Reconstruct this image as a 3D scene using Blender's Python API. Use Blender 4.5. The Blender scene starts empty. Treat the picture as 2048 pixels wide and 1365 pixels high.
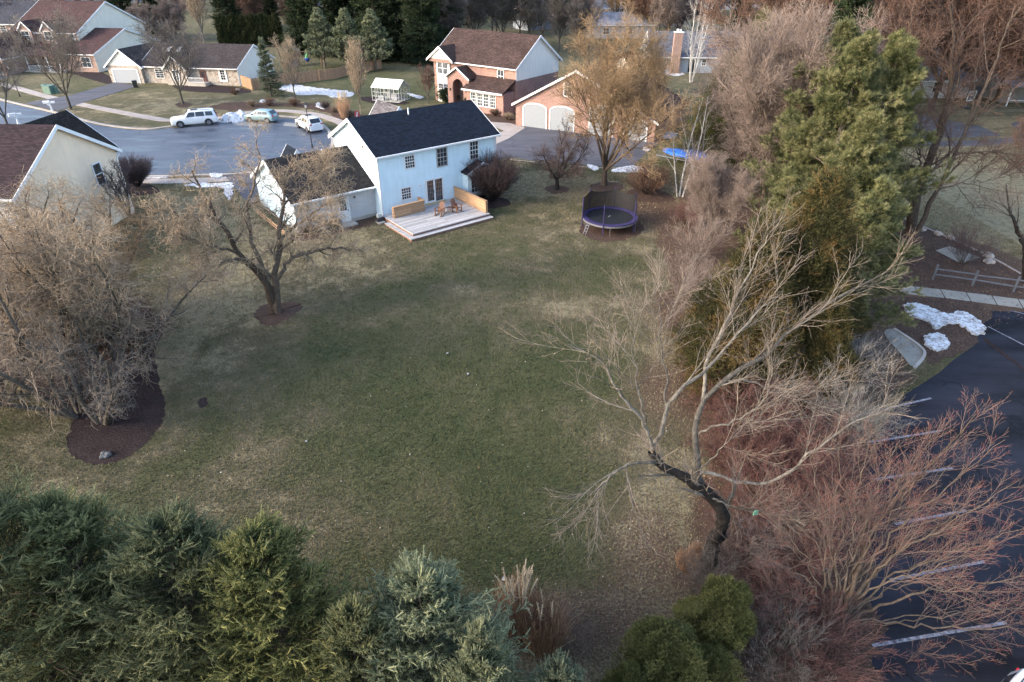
import bpy, math, random
import numpy as np
sc = bpy.context.scene
col = sc.collection
# ---------------------------------------------------------------- camera, light, exposure
CAMH = 20.0; TH = math.radians(31.7); FPX = 1280.0
cd = bpy.data.cameras.new('camera'); cam = bpy.data.objects.new('camera', cd); col.objects.link(cam)
cam.location = (0, 0, CAMH); cam.rotation_euler = (math.radians(90) - TH, 0, 0)
cd.sensor_width = 36; cd.lens = FPX / 2048 * 36; cd.clip_start = .3; cd.clip_end = 6000
sc.camera = cam
SUN_EL = 24.0; SUN_AZ = math.atan2(-.93, -.30)      # azimuth clockwise from +Y
w = bpy.data.worlds.new('World'); sc.world = w; w.use_nodes = True
nt = w.node_tree; bgn = nt.nodes['Background']
sky = nt.nodes.new('ShaderNodeTexSky'); sky.sky_type = 'NISHITA'; sky.sun_disc = False
sky.sun_elevation = math.radians(SUN_EL); sky.sun_rotation = SUN_AZ
sky.air_density = 1.0; sky.dust_density = 2.2; sky.ozone_density = 1.0
nt.links.new(sky.outputs[0], bgn.inputs[0]); bgn.inputs[1].default_value = .15
ld = bpy.data.lights.new('sun', 'SUN'); ld.energy = .7; ld.angle = math.radians(12); ld.color = (1, .89, .76)
sun = bpy.data.objects.new('sun', ld); col.objects.link(sun)
ce = math.cos(math.radians(SUN_EL))
sx, sy, sz = math.sin(SUN_AZ) * ce, math.cos(SUN_AZ) * ce, math.sin(math.radians(SUN_EL))
from mathutils import Vector
sun.rotation_euler = Vector((sx, sy, sz)).to_track_quat('Z', 'Y').to_euler()
sun.location = (-60, -20, 60)
sc.view_settings.view_transform = 'Standard'; sc.view_settings.look = 'None'
sc.view_settings.exposure = 2.2; sc.view_settings.gamma = 1
sc.render.engine = 'CYCLES'
try:
    sc.cycles.use_adaptive_sampling = False; sc.cycles.max_bounces = 5; sc.cycles.diffuse_bounces = 2; sc.cycles.glossy_bounces = 2
    sc.cycles.transparent_max_bounces = 6; sc.cycles.use_denoising = True; sc.cycles.denoising_prefilter = 'NONE'; sc.cycles.denoising_input_passes = 'RGB_ALBEDO_NORMAL'
    sc.cycles.caustics_reflective = False; sc.cycles.caustics_refractive = False
except Exception: pass

# ---------------------------------------------------------------- helpers
def G(x, y, z=0.):            # where the photo's pixel meets height z
    u = (x - 1024) / FPX; v = (682.5 - y) / FPX
    dy, dz = math.cos(TH) + v * math.sin(TH), -math.sin(TH) + v * math.cos(TH)
    t = (z - CAMH) / dz
    return (u * t, dy * t)
def D(x, y, Y):               # where it meets distance Y
    u = (x - 1024) / FPX; v = (682.5 - y) / FPX
    dy, dz = math.cos(TH) + v * math.sin(TH), -math.sin(TH) + v * math.cos(TH)
    t = Y / dy
    return (u * t, Y, CAMH + dz * t)
def tag(o, label=None, cat=None, group=None, kind=None):
    if label: o['label'] = label
    if cat: o['category'] = cat
    if group: o['group'] = group
    if kind: o['kind'] = kind
    return o
def empty(name, loc=(0, 0, 0), rz=0, label=None, cat=None, group=None, parent=None):
    o = bpy.data.objects.new(name, None); col.objects.link(o); o.empty_display_size = .3
    o.location = (loc[0], loc[1], loc[2] if len(loc) > 2 else 0); o.rotation_euler.z = rz
    if parent: o.parent = parent
    return tag(o, label, cat, group)
def link(name, me, mat=None, parent=None, loc=None, rz=0):
    o = bpy.data.objects.new(name, me); col.objects.link(o)
    if mat is not None and len(me.materials) == 0:
        me.materials.append(mat)
    if parent: o.parent = parent
    if loc is not None: o.location = (loc[0], loc[1], loc[2] if len(loc) > 2 else 0)
    o.rotation_euler.z = rz
    return o
def npmesh(name, V, F, attr=None, smooth=False):
    me = bpy.data.meshes.new(name); V = np.asarray(V, np.float32); F = np.asarray(F, np.int32)
    k = F.shape[1]
    me.vertices.add(len(V)); me.vertices.foreach_set('co', V.ravel())
    me.loops.add(F.size); me.loops.foreach_set('vertex_index', F.ravel())
    me.polygons.add(len(F)); me.polygons.foreach_set('loop_start', np.arange(0, F.size, k, dtype=np.int32))
    if smooth: me.polygons.foreach_set('use_smooth', np.ones(len(F), bool))
    me.update(calc_edges=True)
    if attr is not None:
        for n, a in attr.items():
            A = me.attributes.new(n, 'FLOAT', 'POINT'); A.data.foreach_set('value', np.asarray(a, np.float32))
    return me
def copy_tree(o, loc, rz=0, scale=1.0, label=None, group=None, name=None):
    c = o.copy(); col.objects.link(c); c.location = (loc[0], loc[1], loc[2] if len(loc) > 2 else 0)
    c.rotation_euler.z = rz
    c.scale = (scale, scale, scale) if not isinstance(scale, tuple) else scale
    if label: c['label'] = label
    if group: c['group'] = group
    if name: c.name = name
    def rec(src, dst):
        for ch in list(src.children):
            d = ch.copy(); col.objects.link(d); d.parent = dst; rec(ch, d)
    rec(o, c)
    return c
class MB:
    def __init__(s): s.v = []; s.f = []; s.fr = None
    def frame(s, ox=0, oy=0, rot=0): s.fr = (ox, oy, math.cos(rot), math.sin(rot)); return s
    def a(s, p):
        if s.fr: ox, oy, c, n = s.fr; p = (ox + c * p[0] - n * p[1], oy + n * p[0] + c * p[1], p[2])
        s.v.append(tuple(p)); return len(s.v) - 1
    def poly(s, pts): s.f.append([s.a(p) for p in pts]); return s
    def box(s, x0, y0, z0, x1, y1, z1):
        i = [s.a(p) for p in ((x0,y0,z0),(x1,y0,z0),(x1,y1,z0),(x0,y1,z0),(x0,y0,z1),(x1,y0,z1),(x1,y1,z1),(x0,y1,z1))]
        for q in ((3,2,1,0),(4,5,6,7),(0,1,5,4),(1,2,6,5),(2,3,7,6),(3,0,4,7)): s.f.append([i[k] for k in q])
        return s
    def prism(s, pts, d):       # closed polygon pts (3D) extruded by vector d
        n = len(pts); a = [s.a(p) for p in pts]; b = [s.a((p[0]+d[0], p[1]+d[1], p[2]+d[2])) for p in pts]
        s.f.append(a[::-1]); s.f.append(b)
        for i in range(n): s.f.append([a[i], a[(i+1)%n], b[(i+1)%n], b[i]])
        return s
    def bar(s, p, q, r, n=6, r2=None):
        p = Vector(p); q = Vector(q); d = (q - p); r2 = r if r2 is None else r2
        if d.length < 1e-6: return s
        d.normalize(); u = d.cross(Vector((0,0,1)) if abs(d.z) < .9 else Vector((1,0,0))).normalized(); w_ = d.cross(u)
        a = []; b = []
        for k in range(n):
            t = 2*math.pi*(k+.5)/n; o = u*math.cos(t) + w_*math.sin(t)
            a.append(s.a(p + o*r)); b.append(s.a(q + o*r2))
        s.f.append(a[::-1]); s.f.append(b)
        for k in range(n): s.f.append([a[k], a[(k+1)%n], b[(k+1)%n], b[k]])
        return s
    def path(s, pts, r, n=6):
        for p, q in zip(pts, pts[1:]): s.bar(p, q, r, n)
        return s
    def build(s, name, mat, parent=None, loc=None, rz=0, smooth=False):
        me = bpy.data.meshes.new(name); me.from_pydata(s.v, [], s.f)
        me.update()
        uvbox(me)
        if smooth:
            me.polygons.foreach_set('use_smooth', [True]*len(me.polygons))
        o = link(name, me, mat, parent, loc, rz)
        return o
def fixn(me):
    import bmesh
    bm = bmesh.new(); bm.from_mesh(me); bmesh.ops.recalc_face_normals(bm, faces=bm.faces); bm.to_mesh(me); bm.free()
def uvbox(me):
    fixn(me)
    uv = me.uv_layers.new(name='UVMap')
    up = Vector((0,0,1))
    for p in me.polygons:
        n = p.normal
        if abs(n.z) > .98: u = Vector((1,0,0)); v = Vector((0,1,0))
        else:
            u = up.cross(n).normalized(); v = n.cross(u)
        for li in p.loop_indices:
            c = me.vertices[me.loops[li].vertex_index].co
            uv.data[li].uv = (c.dot(u), c.dot(v))

# ---------------------------------------------------------------- materials
_M = {}
def newmat(name):
    m = bpy.data.materials.new(name); m.use_nodes = True; t = m.node_tree
    return m, t, t.nodes['Principled BSDF']
def N(t, ty, **kw):
    n = t.nodes.new(ty)
    for k, v in kw.items(): setattr(n, k, v)
    return n
def setspec(b, v):
    b.inputs['Specular IOR Level'].default_value = v
def ramp(t, fac, stops):
    r = N(t, 'ShaderNodeValToRGB'); el = r.color_ramp.elements
    el[0].position, el[0].color = stops[0][0], (*stops[0][1], 1)
    el[1].position, el[1].color = stops[-1][0], (*stops[-1][1], 1)
    for p, c in stops[1:-1]:
        e = el.new(p); e.color = (*c, 1)
    t.links.new(fac, r.inputs[0]); return r.outputs[0]
def mix(t, f, a, b, mode='MIX'):
    m = N(t, 'ShaderNodeMix', data_type='RGBA', blend_type=mode)
    for i, x in ((0, f), (6, a), (7, b)):
        if isinstance(x, (int, float)): m.inputs[i].default_value = x
        elif isinstance(x, tuple): m.inputs[i].default_value = (*x, 1) if len(x) == 3 else x
        else: t.links.new(x, m.inputs[i])
    return m.outputs[2]
def noise(t, co, scale, detail=4, rough=.6):
    n = N(t, 'ShaderNodeTexNoise'); n.inputs['Scale'].default_value = scale; n.inputs['Detail'].default_value = detail
    n.inputs['Roughness'].default_value = rough
    if co is not None: t.links.new(co, n.inputs['Vector'])
    return n.outputs['Fac']
def math_(t, op, a, b=None, clamp=False):
    m = N(t, 'ShaderNodeMath', operation=op, use_clamp=clamp)
    for i, x in ((0, a), (1, b)):
        if x is None: continue
        if isinstance(x, (int, float)): m.inputs[i].default_value = x
        else: t.links.new(x, m.inputs[i])
    return m.outputs[0]
def bump(t, b, h, s=.3, d=.02):
    n = N(t, 'ShaderNodeBump'); n.inputs['Strength'].default_value = s; n.inputs['Distance'].default_value = d
    t.links.new(h, n.inputs['Height']); t.links.new(n.outputs[0], b.inputs['Normal'])
def sc3(c, k): return tuple(min(1, x*k) for x in c)
def mat(name, c, rough=.75, var=.15, scale=4., bmp=0, spec=.3, metal=0):
    if name in _M: return _M[name]
    m, t, b = newmat(name)
    co = N(t, 'ShaderNodeTexCoord').outputs['Object']
    n = noise(t, co, scale, 5)
    t.links.new(ramp(t, n, [(.3, sc3(c, 1-var)), (.7, sc3(c, 1+var))]), b.inputs['Base Color'])
    b.inputs['Roughness'].default_value = rough; setspec(b, spec); b.inputs['Metallic'].default_value = metal
    if bmp: bump(t, b, noise(t, co, scale*6, 4), bmp, .02)
    _M[name] = m; return m
def uvn(t): return N(t, 'ShaderNodeTexCoord').outputs['UV']
def sepxyz(t, co):
    s = N(t, 'ShaderNodeSeparateXYZ'); t.links.new(co, s.inputs[0]); return s.outputs
def siding(name, c, pitch=.16):
    if name in _M: return _M[name]
    m, t, b = newmat(name); uv = uvn(t); o = sepxyz(t, uv)
    saw = math_(t, 'FRACT', math_(t, 'DIVIDE', o[1], pitch))
    ob = N(t, 'ShaderNodeTexCoord').outputs['Object']
    n = noise(t, ob, .7, 4)
    streak = N(t, 'ShaderNodeMapping'); streak.inputs['Scale'].default_value = (3, 3, .4)
    t.links.new(ob, streak.inputs[0]); n2 = noise(t, streak.outputs[0], 1.2, 4)
    f = math_(t, 'MULTIPLY', math_(t, 'ADD', n, n2), .5)
    t.links.new(ramp(t, f, [(.35, sc3(c, .9)), (.65, sc3(c, 1.05))]), b.inputs['Base Color'])
    b.inputs['Roughness'].default_value = .55; setspec(b, .3)
    bump(t, b, math_(t, 'SUBTRACT', 1, saw), .35, .02)
    _M[name] = m; return m
def bricktex(t, co, w_, h_, mortar, c1, c2, cm, off=.5, bias=0, msm=.1):
    n = N(t, 'ShaderNodeTexBrick'); t.links.new(co, n.inputs['Vector'])
    n.offset = off; n.inputs['Scale'].default_value = 1
    n.inputs['Brick Width'].default_value = w_; n.inputs['Row Height'].default_value = h_
    n.inputs['Mortar Size'].default_value = mortar; n.inputs['Mortar Smooth'].default_value = msm
    n.inputs['Bias'].default_value = bias
    for k, c in (('Color1', c1), ('Color2', c2), ('Mortar', cm)): n.inputs[k].default_value = (*c, 1)
    return n
def shingle(name, c, big=.25):
    if name in _M: return _M[name]
    m, t, b = newmat(name); uv = uvn(t)
    n = bricktex(t, uv, .34, .15, .012, sc3(c, .6), sc3(c, 1.35), sc3(c, .35))
    n2 = noise(t, uv, .5, 5); n3 = noise(t, uv, 30, 2)
    c_ = mix(t, 1.0, n.outputs['Color'], ramp(t, n2, [(.3, (1-big,)*3), (.7, (1+big*.4,)*3)]), 'MULTIPLY')
    c_ = mix(t, .6, c_, ramp(t, n3, [(.3, (.6,)*3), (.7, (1.3,)*3)]), 'MULTIPLY')
    t.links.new(c_, b.inputs['Base Color']); b.inputs['Roughness'].default_value = .9; setspec(b, .15)
    o = sepxyz(t, uv); saw = math_(t, 'FRACT', math_(t, 'DIVIDE', o[1], .15))
    bump(t, b, math_(t, 'SUBTRACT', n.outputs['Fac'], saw), .7, -.015)
    _M[name] = m; return m
def brick(name, c):
    if name in _M: return _M[name]
    m, t, b = newmat(name); uv = uvn(t)
    n = bricktex(t, uv, .22, .075, .008, sc3(c, .75), sc3(c, 1.25), (.34, .28, .24))
    n2 = noise(t, uv, .6, 5)
    t.links.new(mix(t, 1., n.outputs['Color'], ramp(t, n2, [(.3, (.8,)*3), (.7, (1.1,)*3)]), 'MULTIPLY'), b.inputs['Base Color'])
    b.inputs['Roughness'].default_value = .85; bump(t, b, n.outputs['Fac'], .4, -.01)
    _M[name] = m; return m
def stonem(name):
    if name in _M: return _M[name]
    m, t, b = newmat(name); uv = uvn(t)
    v = N(t, 'ShaderNodeTexVoronoi'); v.inputs['Scale'].default_value = 3.2; t.links.new(uv, v.inputs['Vector'])
    v2 = N(t, 'ShaderNodeTexVoronoi', feature='DISTANCE_TO_EDGE'); v2.inputs['Scale'].default_value = 3.2; t.links.new(uv, v2.inputs['Vector'])
    s = sepxyz(t, v.outputs['Color'])
    c = ramp(t, s[0], [(0, (.17, .13, .11)), (.4, (.33, .28, .23)), (.7, (.42, .38, .33)), (1, (.28, .18, .14))])
    e = math_(t, 'GREATER_THAN', v2.outputs['Distance'], .05)
    t.links.new(mix(t, e, (.4, .37, .33), c), b.inputs['Base Color']); b.inputs['Roughness'].default_value = .9
    bump(t, b, v2.outputs['Distance'], .5, .05)
    _M[name] = m; return m
def planks(name, c, wid=.14, ln=3.5, rot=0, gap=.012, bias=0, c2=None):
    if name in _M: return _M[name]
    m, t, b = newmat(name); uv = uvn(t)
    mp = N(t, 'ShaderNodeMapping'); mp.inputs['Rotation'].default_value = (0, 0, rot); t.links.new(uv, mp.inputs[0])
    n = bricktex(t, mp.outputs[0], ln, wid, gap, sc3(c, .8), c2 or sc3(c, 1.2), sc3(c, .25), .37, bias)
    mp2 = N(t, 'ShaderNodeMapping'); mp2.inputs['Scale'].default_value = (1, 14, 1); t.links.new(mp.outputs[0], mp2.inputs[0])
    g = noise(t, mp2.outputs[0], 2.5, 5)
    t.links.new(mix(t, 1., n.outputs['Color'], ramp(t, g, [(.3, (.75,)*3), (.7, (1.15,)*3)]), 'MULTIPLY'), b.inputs['Base Color'])
    b.inputs['Roughness'].default_value = .75; bump(t, b, n.outputs['Fac'], .4, -.01)
    _M[name] = m; return m
def glassm(name='window_glass', c=(.02, .025, .03)):
    if name in _M: return _M[name]
    m, t, b = newmat(name); b.inputs['Base Color'].default_value = (*c, 1); b.inputs['Roughness'].default_value = .08
    setspec(b, .6)
    co = N(t, 'ShaderNodeTexCoord').outputs['Object']; n = noise(t, co, 1.5, 3)
    t.links.new(ramp(t, n, [(.4, c), (.75, sc3(c, 3.5))]), b.inputs['Base Color'])
    bump(t, b, noise(t, co, .8, 2), .08, .05)
    _M[name] = m; return m
def attrmat(name, stops, rough=.85, attr='c', spec=.15, trans=0, nscale=0, nvar=.2):
    """colour from the per-piece random value stored on the mesh"""
    if name in _M: return _M[name]
    m, t, b = newmat(name)
    a = N(t, 'ShaderNodeAttribute', attribute_name=attr)
    c = ramp(t, a.outputs['Fac'], stops)
    oi = N(t, 'ShaderNodeObjectInfo')
    c = mix(t, 1., c, ramp(t, oi.outputs['Random'], [(0, (.85, .85, .88)), (1, (1.12, 1.1, 1.05))]), 'MULTIPLY')
    if nscale:
        n = noise(t, N(t, 'ShaderNodeTexCoord').outputs['Object'], nscale, 4)
        c = mix(t, 1., c, ramp(t, n, [(.35, (1-nvar,)*3), (.65, (1+nvar,)*3)]), 'MULTIPLY')
    t.links.new(c, b.inputs['Base Color']); b.inputs['Roughness'].default_value = rough; setspec(b, spec)
    if 'bark' in name:
        mp = N(t, 'ShaderNodeMapping'); mp.inputs['Scale'].default_value = (14, 14, 3); t.links.new(N(t, 'ShaderNodeTexCoord').outputs['Object'], mp.inputs[0]); bump(t, b, noise(t, mp.outputs[0], 1.5, 5, .7), 1., .05)
    if trans:
        tr = N(t, 'ShaderNodeBsdfTranslucent'); t.links.new(c, tr.inputs[0])
        ms = N(t, 'ShaderNodeMixShader'); ms.inputs[0].default_value = trans
        t.links.new(b.outputs[0], ms.inputs[1]); t.links.new(tr.outputs[0], ms.inputs[2])
        t.links.new(ms.outputs[0], t.nodes['Material Output'].inputs[0])
    _M[name] = m; return m
WHITE = mat('white_trim', (.72, .72, .72), .5, .04, 1.5)
GLASS = glassm(); DARK = mat('black_metal', (.02, .02, .022), .5, .1)
CONC = mat('concrete', (.38, .35, .31), .9, .15, 1.6, .3)
SNOW = None
def snowm():
    m, t, b = newmat('old_snow'); co = N(t, 'ShaderNodeTexCoord').outputs['Object']
    n = noise(t, co, 2.2, 8, .75)
    n5 = noise(t, co, 7, 6, .7); nn_ = math_(t, 'ADD', math_(t, 'MULTIPLY', n, .5), math_(t, 'MULTIPLY', n5, .5))
    t.links.new(ramp(t, nn_, [(.40, (.10, .075, .06)), (.46, (.36, .34, .33)), (.53, (.60, .61, .65)), (.64, (.78, .80, .84))]), b.inputs['Base Color'])
    b.inputs['Roughness'].default_value = .7; bump(t, b, n, .8, .15); return m
SNOW = snowm()
# ---------------------------------------------------------------- ground
rng0 = np.random.default_rng(7)
# patches of greener or browner turf, some paled to make up for tree shade: (px, py, radius across m, radius deep m, dGreen, dLitter)
SPOTS = [(800,690,8,5,.40,0),(960,810,6,4.5,.6,0),(1100,700,4,4,.45,0),(1000,570,9,6,-.06,-.0),(760,900,3,2,.6,0),(1080,1010,5,4,.35,0),
 (1060,1140,3.5,1.6,.7,0),(720,1020,7,3,.25,0),(640,800,6,4,.15,.0),(1180,760,3,3,.4,0),(500,720,3.5,14,-.12,.2),(365,680,1.6,16,-.45,-.05),(1190,960,2.0,4,.25,-.15),(360,780,1.0,6,.3,-.1),  # long left strip: tan turf, its colour also paled against willow shade
 (380,900,1.2,3,.6,0),(180,960,7,2.0,.1,.0),(1240,1010,3,5,-.12,.2),(1300,1110,2.6,3,-.3,.42),(940,600,2,2.2,-.35,.05),(1130,620,3.5,2,-.35,0),
 (1180,560,3,3,.25,0),(1230,850,2.2,5,-.08,.15),(1330,640,2,6,-.3,.5),(1330,780,2,4,-.3,.45),(1320,430,4,5,-.5,.8),(1200,380,8,4,-.3,.4),(1050,370,5,4,-.7,.1),(420,640,5,6,-.25,.12),
 (560,520,7,7,-.25,.15),(720,520,3,5,-.2,.1),(820,560,3,3,.3,0),(1100,470,6,4,.0,.2),(480,1000,8,3,-.05,.0),(950,490,5,2,.2,0),(700,1130,3,1.5,.2,.1),(1000,1250,4,2,-.3,.4),(1200,1280,3,2,-.4,.4),
 (290,215,22,12,-.22,0),(250,210,4,3,.3,0),(650,150,10,12,.6,-.1),(800,180,9,9,.7,-.1),(1940,390,15,13,-.8,-.3),(1960,430,20,7,-.2,-.2),(1990,230,16,9,-.3,-.1),(1370,260,6,16,.6,0),(330,420,7,6,-.2,.1),(440,440,5,5,-.1,0)]  # broad right-lawn spot: sunlight put into a paler turf colour
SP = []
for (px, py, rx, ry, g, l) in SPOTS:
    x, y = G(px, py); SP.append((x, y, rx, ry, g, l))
# woodland strip: centre line where leaf litter replaces turf
WL = [G(1300,1365), G(1345,1250), G(1415,1060), G(1400,900), G(1365,760), G(1350,640), G(1335,520), G(1330,430), G(1420,360), G(1450,250), G(1440,150)]
WR = [G(1720,1365), G(1700,1150), G(1700,1000), G(1720,850), G(1840,720), G(2048,640), G(2200,560), G(1880,470), G(1790,430), G(1740,300), G(1720,150)]
def valnoise(x, y, s, seed):
    r = np.random.default_rng(seed).random((97, 97)); X = x/s + 500; Y = y/s + 500
    xi = np.floor(X).astype(int); yi = np.floor(Y).astype(int); fx = X-xi; fy = Y-yi
    fx = fx*fx*(3-2*fx); fy = fy*fy*(3-2*fy)
    g = lambda a, b: r[(a) % 97, (b) % 97]
    return (g(xi,yi)*(1-fx)+g(xi+1,yi)*fx)*(1-fy)+(g(xi,yi+1)*(1-fx)+g(xi+1,yi+1)*fx)*fy
def interp_line(pts, y):
    pts = sorted(pts, key=lambda p: p[1]); return np.interp(y, [p[1] for p in pts], [p[0] for p in pts])
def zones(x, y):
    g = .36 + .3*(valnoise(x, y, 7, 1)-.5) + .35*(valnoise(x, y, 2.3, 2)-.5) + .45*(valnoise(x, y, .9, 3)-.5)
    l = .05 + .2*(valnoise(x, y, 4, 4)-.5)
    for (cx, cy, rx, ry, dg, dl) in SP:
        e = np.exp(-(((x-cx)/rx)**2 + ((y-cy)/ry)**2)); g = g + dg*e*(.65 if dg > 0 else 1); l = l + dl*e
    jx = (valnoise(x, y, 2.0, 5)-.5)*2.4 + (valnoise(x, y, .6, 6)-.5)*.9
    xl = interp_line(WL, y); xr = interp_line(WR, y)
    wd = np.clip((x+jx-xl)/1.6 + .3, 0, 1)*np.clip((xr-(x+jx))/1.2 + .5, 0, 1)*(y < 110)
    l = np.clip(l, 0, .75); l = l*(1-wd) + wd*(.95 + .1*valnoise(x, y, 1.5, 8))
    far = np.clip((y-125)/20, 0, 1); l = np.maximum(l, far*.45*valnoise(x, y, 18, 9))
    return np.clip(g, 0, 1), np.clip(l, 0, 1)
def axis(lo, a, b, hi, d):
    c = list(np.arange(a, b, d)); s = d; p = b
    while p < hi: c.append(p); s *= 1.25; p += s
    c.append(hi); s = d; p = a - d; L = []
    while p > lo: L.append(p); s *= 1.25; p -= s
    L.append(lo); return np.array(L[::-1] + c)
gx = axis(-1800, -75, 50, 1800, .42); gy = axis(-60, 6, 115, 3500, .42)
X, Y = np.meshgrid(gx, gy, indexing='ij'); n1, n2 = X.shape
V = np.stack([X.ravel(), Y.ravel(), np.zeros(X.size)], 1)
ii = (np.arange(n1-1)[:, None]*n2 + np.arange(n2-1)[None]).ravel()
F = np.stack([ii, ii+n2, ii+n2+1, ii+1], 1)
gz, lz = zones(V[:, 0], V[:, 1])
m, t, b = newmat('winter_turf'); co = N(t, 'ShaderNodeTexCoord').outputs['Object']
ag = N(t, 'ShaderNodeAttribute', attribute_name='g').outputs['Fac']; al = N(t, 'ShaderNodeAttribute', attribute_name='l').outputs['Fac']
fine = noise(t, co, 9, 6, .7); fine2 = noise(t, co, 34, 3, .7); mid_ = noise(t, co, 1.7, 5, .65)
gg = math_(t, 'ADD', ag, math_(t, 'MULTIPLY', math_(t, 'SUBTRACT', mid_, .5), 1.1))
gg = math_(t, 'ADD', gg, math_(t, 'MULTIPLY', math_(t, 'SUBTRACT', fine, .5), 1.1))
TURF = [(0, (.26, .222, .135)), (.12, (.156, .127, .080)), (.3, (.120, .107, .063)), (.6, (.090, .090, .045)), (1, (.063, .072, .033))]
LIT = [(.2, (.045, .027, .02)), (.5, (.110, .070, .050)), (.8, (.19, .13, .09))]
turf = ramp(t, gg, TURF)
lit = ramp(t, math_(t, 'ADD', math_(t, 'MULTIPLY', fine2, .6), math_(t, 'MULTIPLY', mid_, .4)), LIT)
lf = math_(t, 'ADD', al, math_(t, 'MULTIPLY', math_(t, 'SUBTRACT', fine, .5), 1.2))
lf = ramp(t, lf, [(.32, (0,)*3), (.62, (1,)*3)])
c = mix(t, lf, turf, lit)
c = mix(t, 1., c, ramp(t, fine2, [(.3, (.62,)*3), (.7, (1.35,)*3)]), 'MULTIPLY')
t.links.new(c, b.inputs['Base Color']); b.inputs['Roughness'].default_value = .95; setspec(b, .1)
bump(t, b, math_(t, 'ADD', fine, fine2), .9, .06)
TURFM = m
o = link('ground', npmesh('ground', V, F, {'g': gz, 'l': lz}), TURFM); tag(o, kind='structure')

def inpoly(x, y, P):
    r = np.zeros(len(x), bool); n = len(P)
    for i in range(n):
        x1, y1 = P[i]; x2, y2 = P[(i+1) % n]
        if y1 == y2: continue
        c = ((y1 > y) != (y2 > y)) & (x < (x2-x1)*(y-y1)/(y2-y1)+x1); r ^= c
    return r
# ---------------------------------------------------------------- sheets and strips
def smooth(pts, n=6, closed=True):
    P = [np.array(p, float) for p in pts]; o = []; m = len(P)
    for i in range(m if closed else m-1):
        g = (lambda k: P[k % m]) if closed else (lambda k: P[min(max(k, 0), m-1)])
        a, b_, c, d = g(i-1), g(i), g(i+1), g(i+2)
        for k in range(n):
            s = k/n; o.append(.5*((2*b_)+(-a+c)*s+(2*a-5*b_+4*c-d)*s*s+(-a+3*b_-3*c+d)*s**3))
    if not closed: o.append(P[-1])
    return [tuple(p) for p in o]
BLOCK = []      # polygons where no grass blades grow
def jag(pts, amp, seed=0):
    r = random.Random(seed); o = []
    for p in pts: o.append((p[0]+r.uniform(-amp, amp), p[1]+r.uniform(-amp, amp)))
    return o
def tri_fill(pts, z, thick=0):
    import bmesh
    bm = bmesh.new(); vs = [bm.verts.new((p[0], p[1], z)) for p in pts]; f = bm.faces.new(vs)
    if f.normal.z < 0 or True: f.normal_update()
    if f.normal.z < 0: f.normal_flip()
    bmesh.ops.triangulate(bm, faces=[f])
    me = bpy.data.meshes.new('sheet'); bm.to_mesh(me); bm.free(); return me
def sheet(name, pts, z, mat_, kind='structure', smo=True, world=False, nrs=6, jg=0, block=True, label=None, cat=None):
    W = pts if world else [G(*p) for p in pts]
    if smo: W = smooth(W, nrs)
    if jg: W = jag(W, jg, len(pts))
    if block: BLOCK.append(W)
    me = tri_fill(W, z); me.uv_layers.new(name='UVMap')
    o = link(name, me, mat_); return tag(o, label, cat, kind=kind)
def strip(name, line, width, z0, z1, mat_, smo=True, world=False, kind='structure', block=True, closed=False):
    L = line if world else [G(*p) for p in line]
    if smo: L = smooth(L, 8, closed)
    L = [np.array(p) for p in L]; n = len(L); a = []; b_ = []
    for i in range(n):
        d = L[min(i+1, n-1)]-L[max(i-1, 0)]; d = d/np.linalg.norm(d); nn = np.array([-d[1], d[0]])*width/2
        a.append(L[i]+nn); b_.append(L[i]-nn)
    m = MB()
    A = [m.a((p[0], p[1], z1)) for p in a]; B = [m.a((p[0], p[1], z1)) for p in b_]
    A0 = [m.a((p[0], p[1], z0)) for p in a]; B0 = [m.a((p[0], p[1], z0)) for p in b_]
    for i in range(n-1):
        m.f += [[A[i], A[i+1], B[i+1], B[i]], [A[i], A0[i], A0[i+1], A[i+1]], [B[i+1], B0[i+1], B0[i], B[i]]]
    m.f += [[A[0], B[0], B0[0], A0[0]], [A[-1], A0[-1], B0[-1], B[-1]]]
    if block:
        for k in range(0, n-1, 4):
            e = min(k+4, n-1); BLOCK.append([tuple(p) for p in a[k:e+1]] + [tuple(p) for p in b_[k:e+1][::-1]])
    return tag(m.build(name, mat_), kind=kind)
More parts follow.
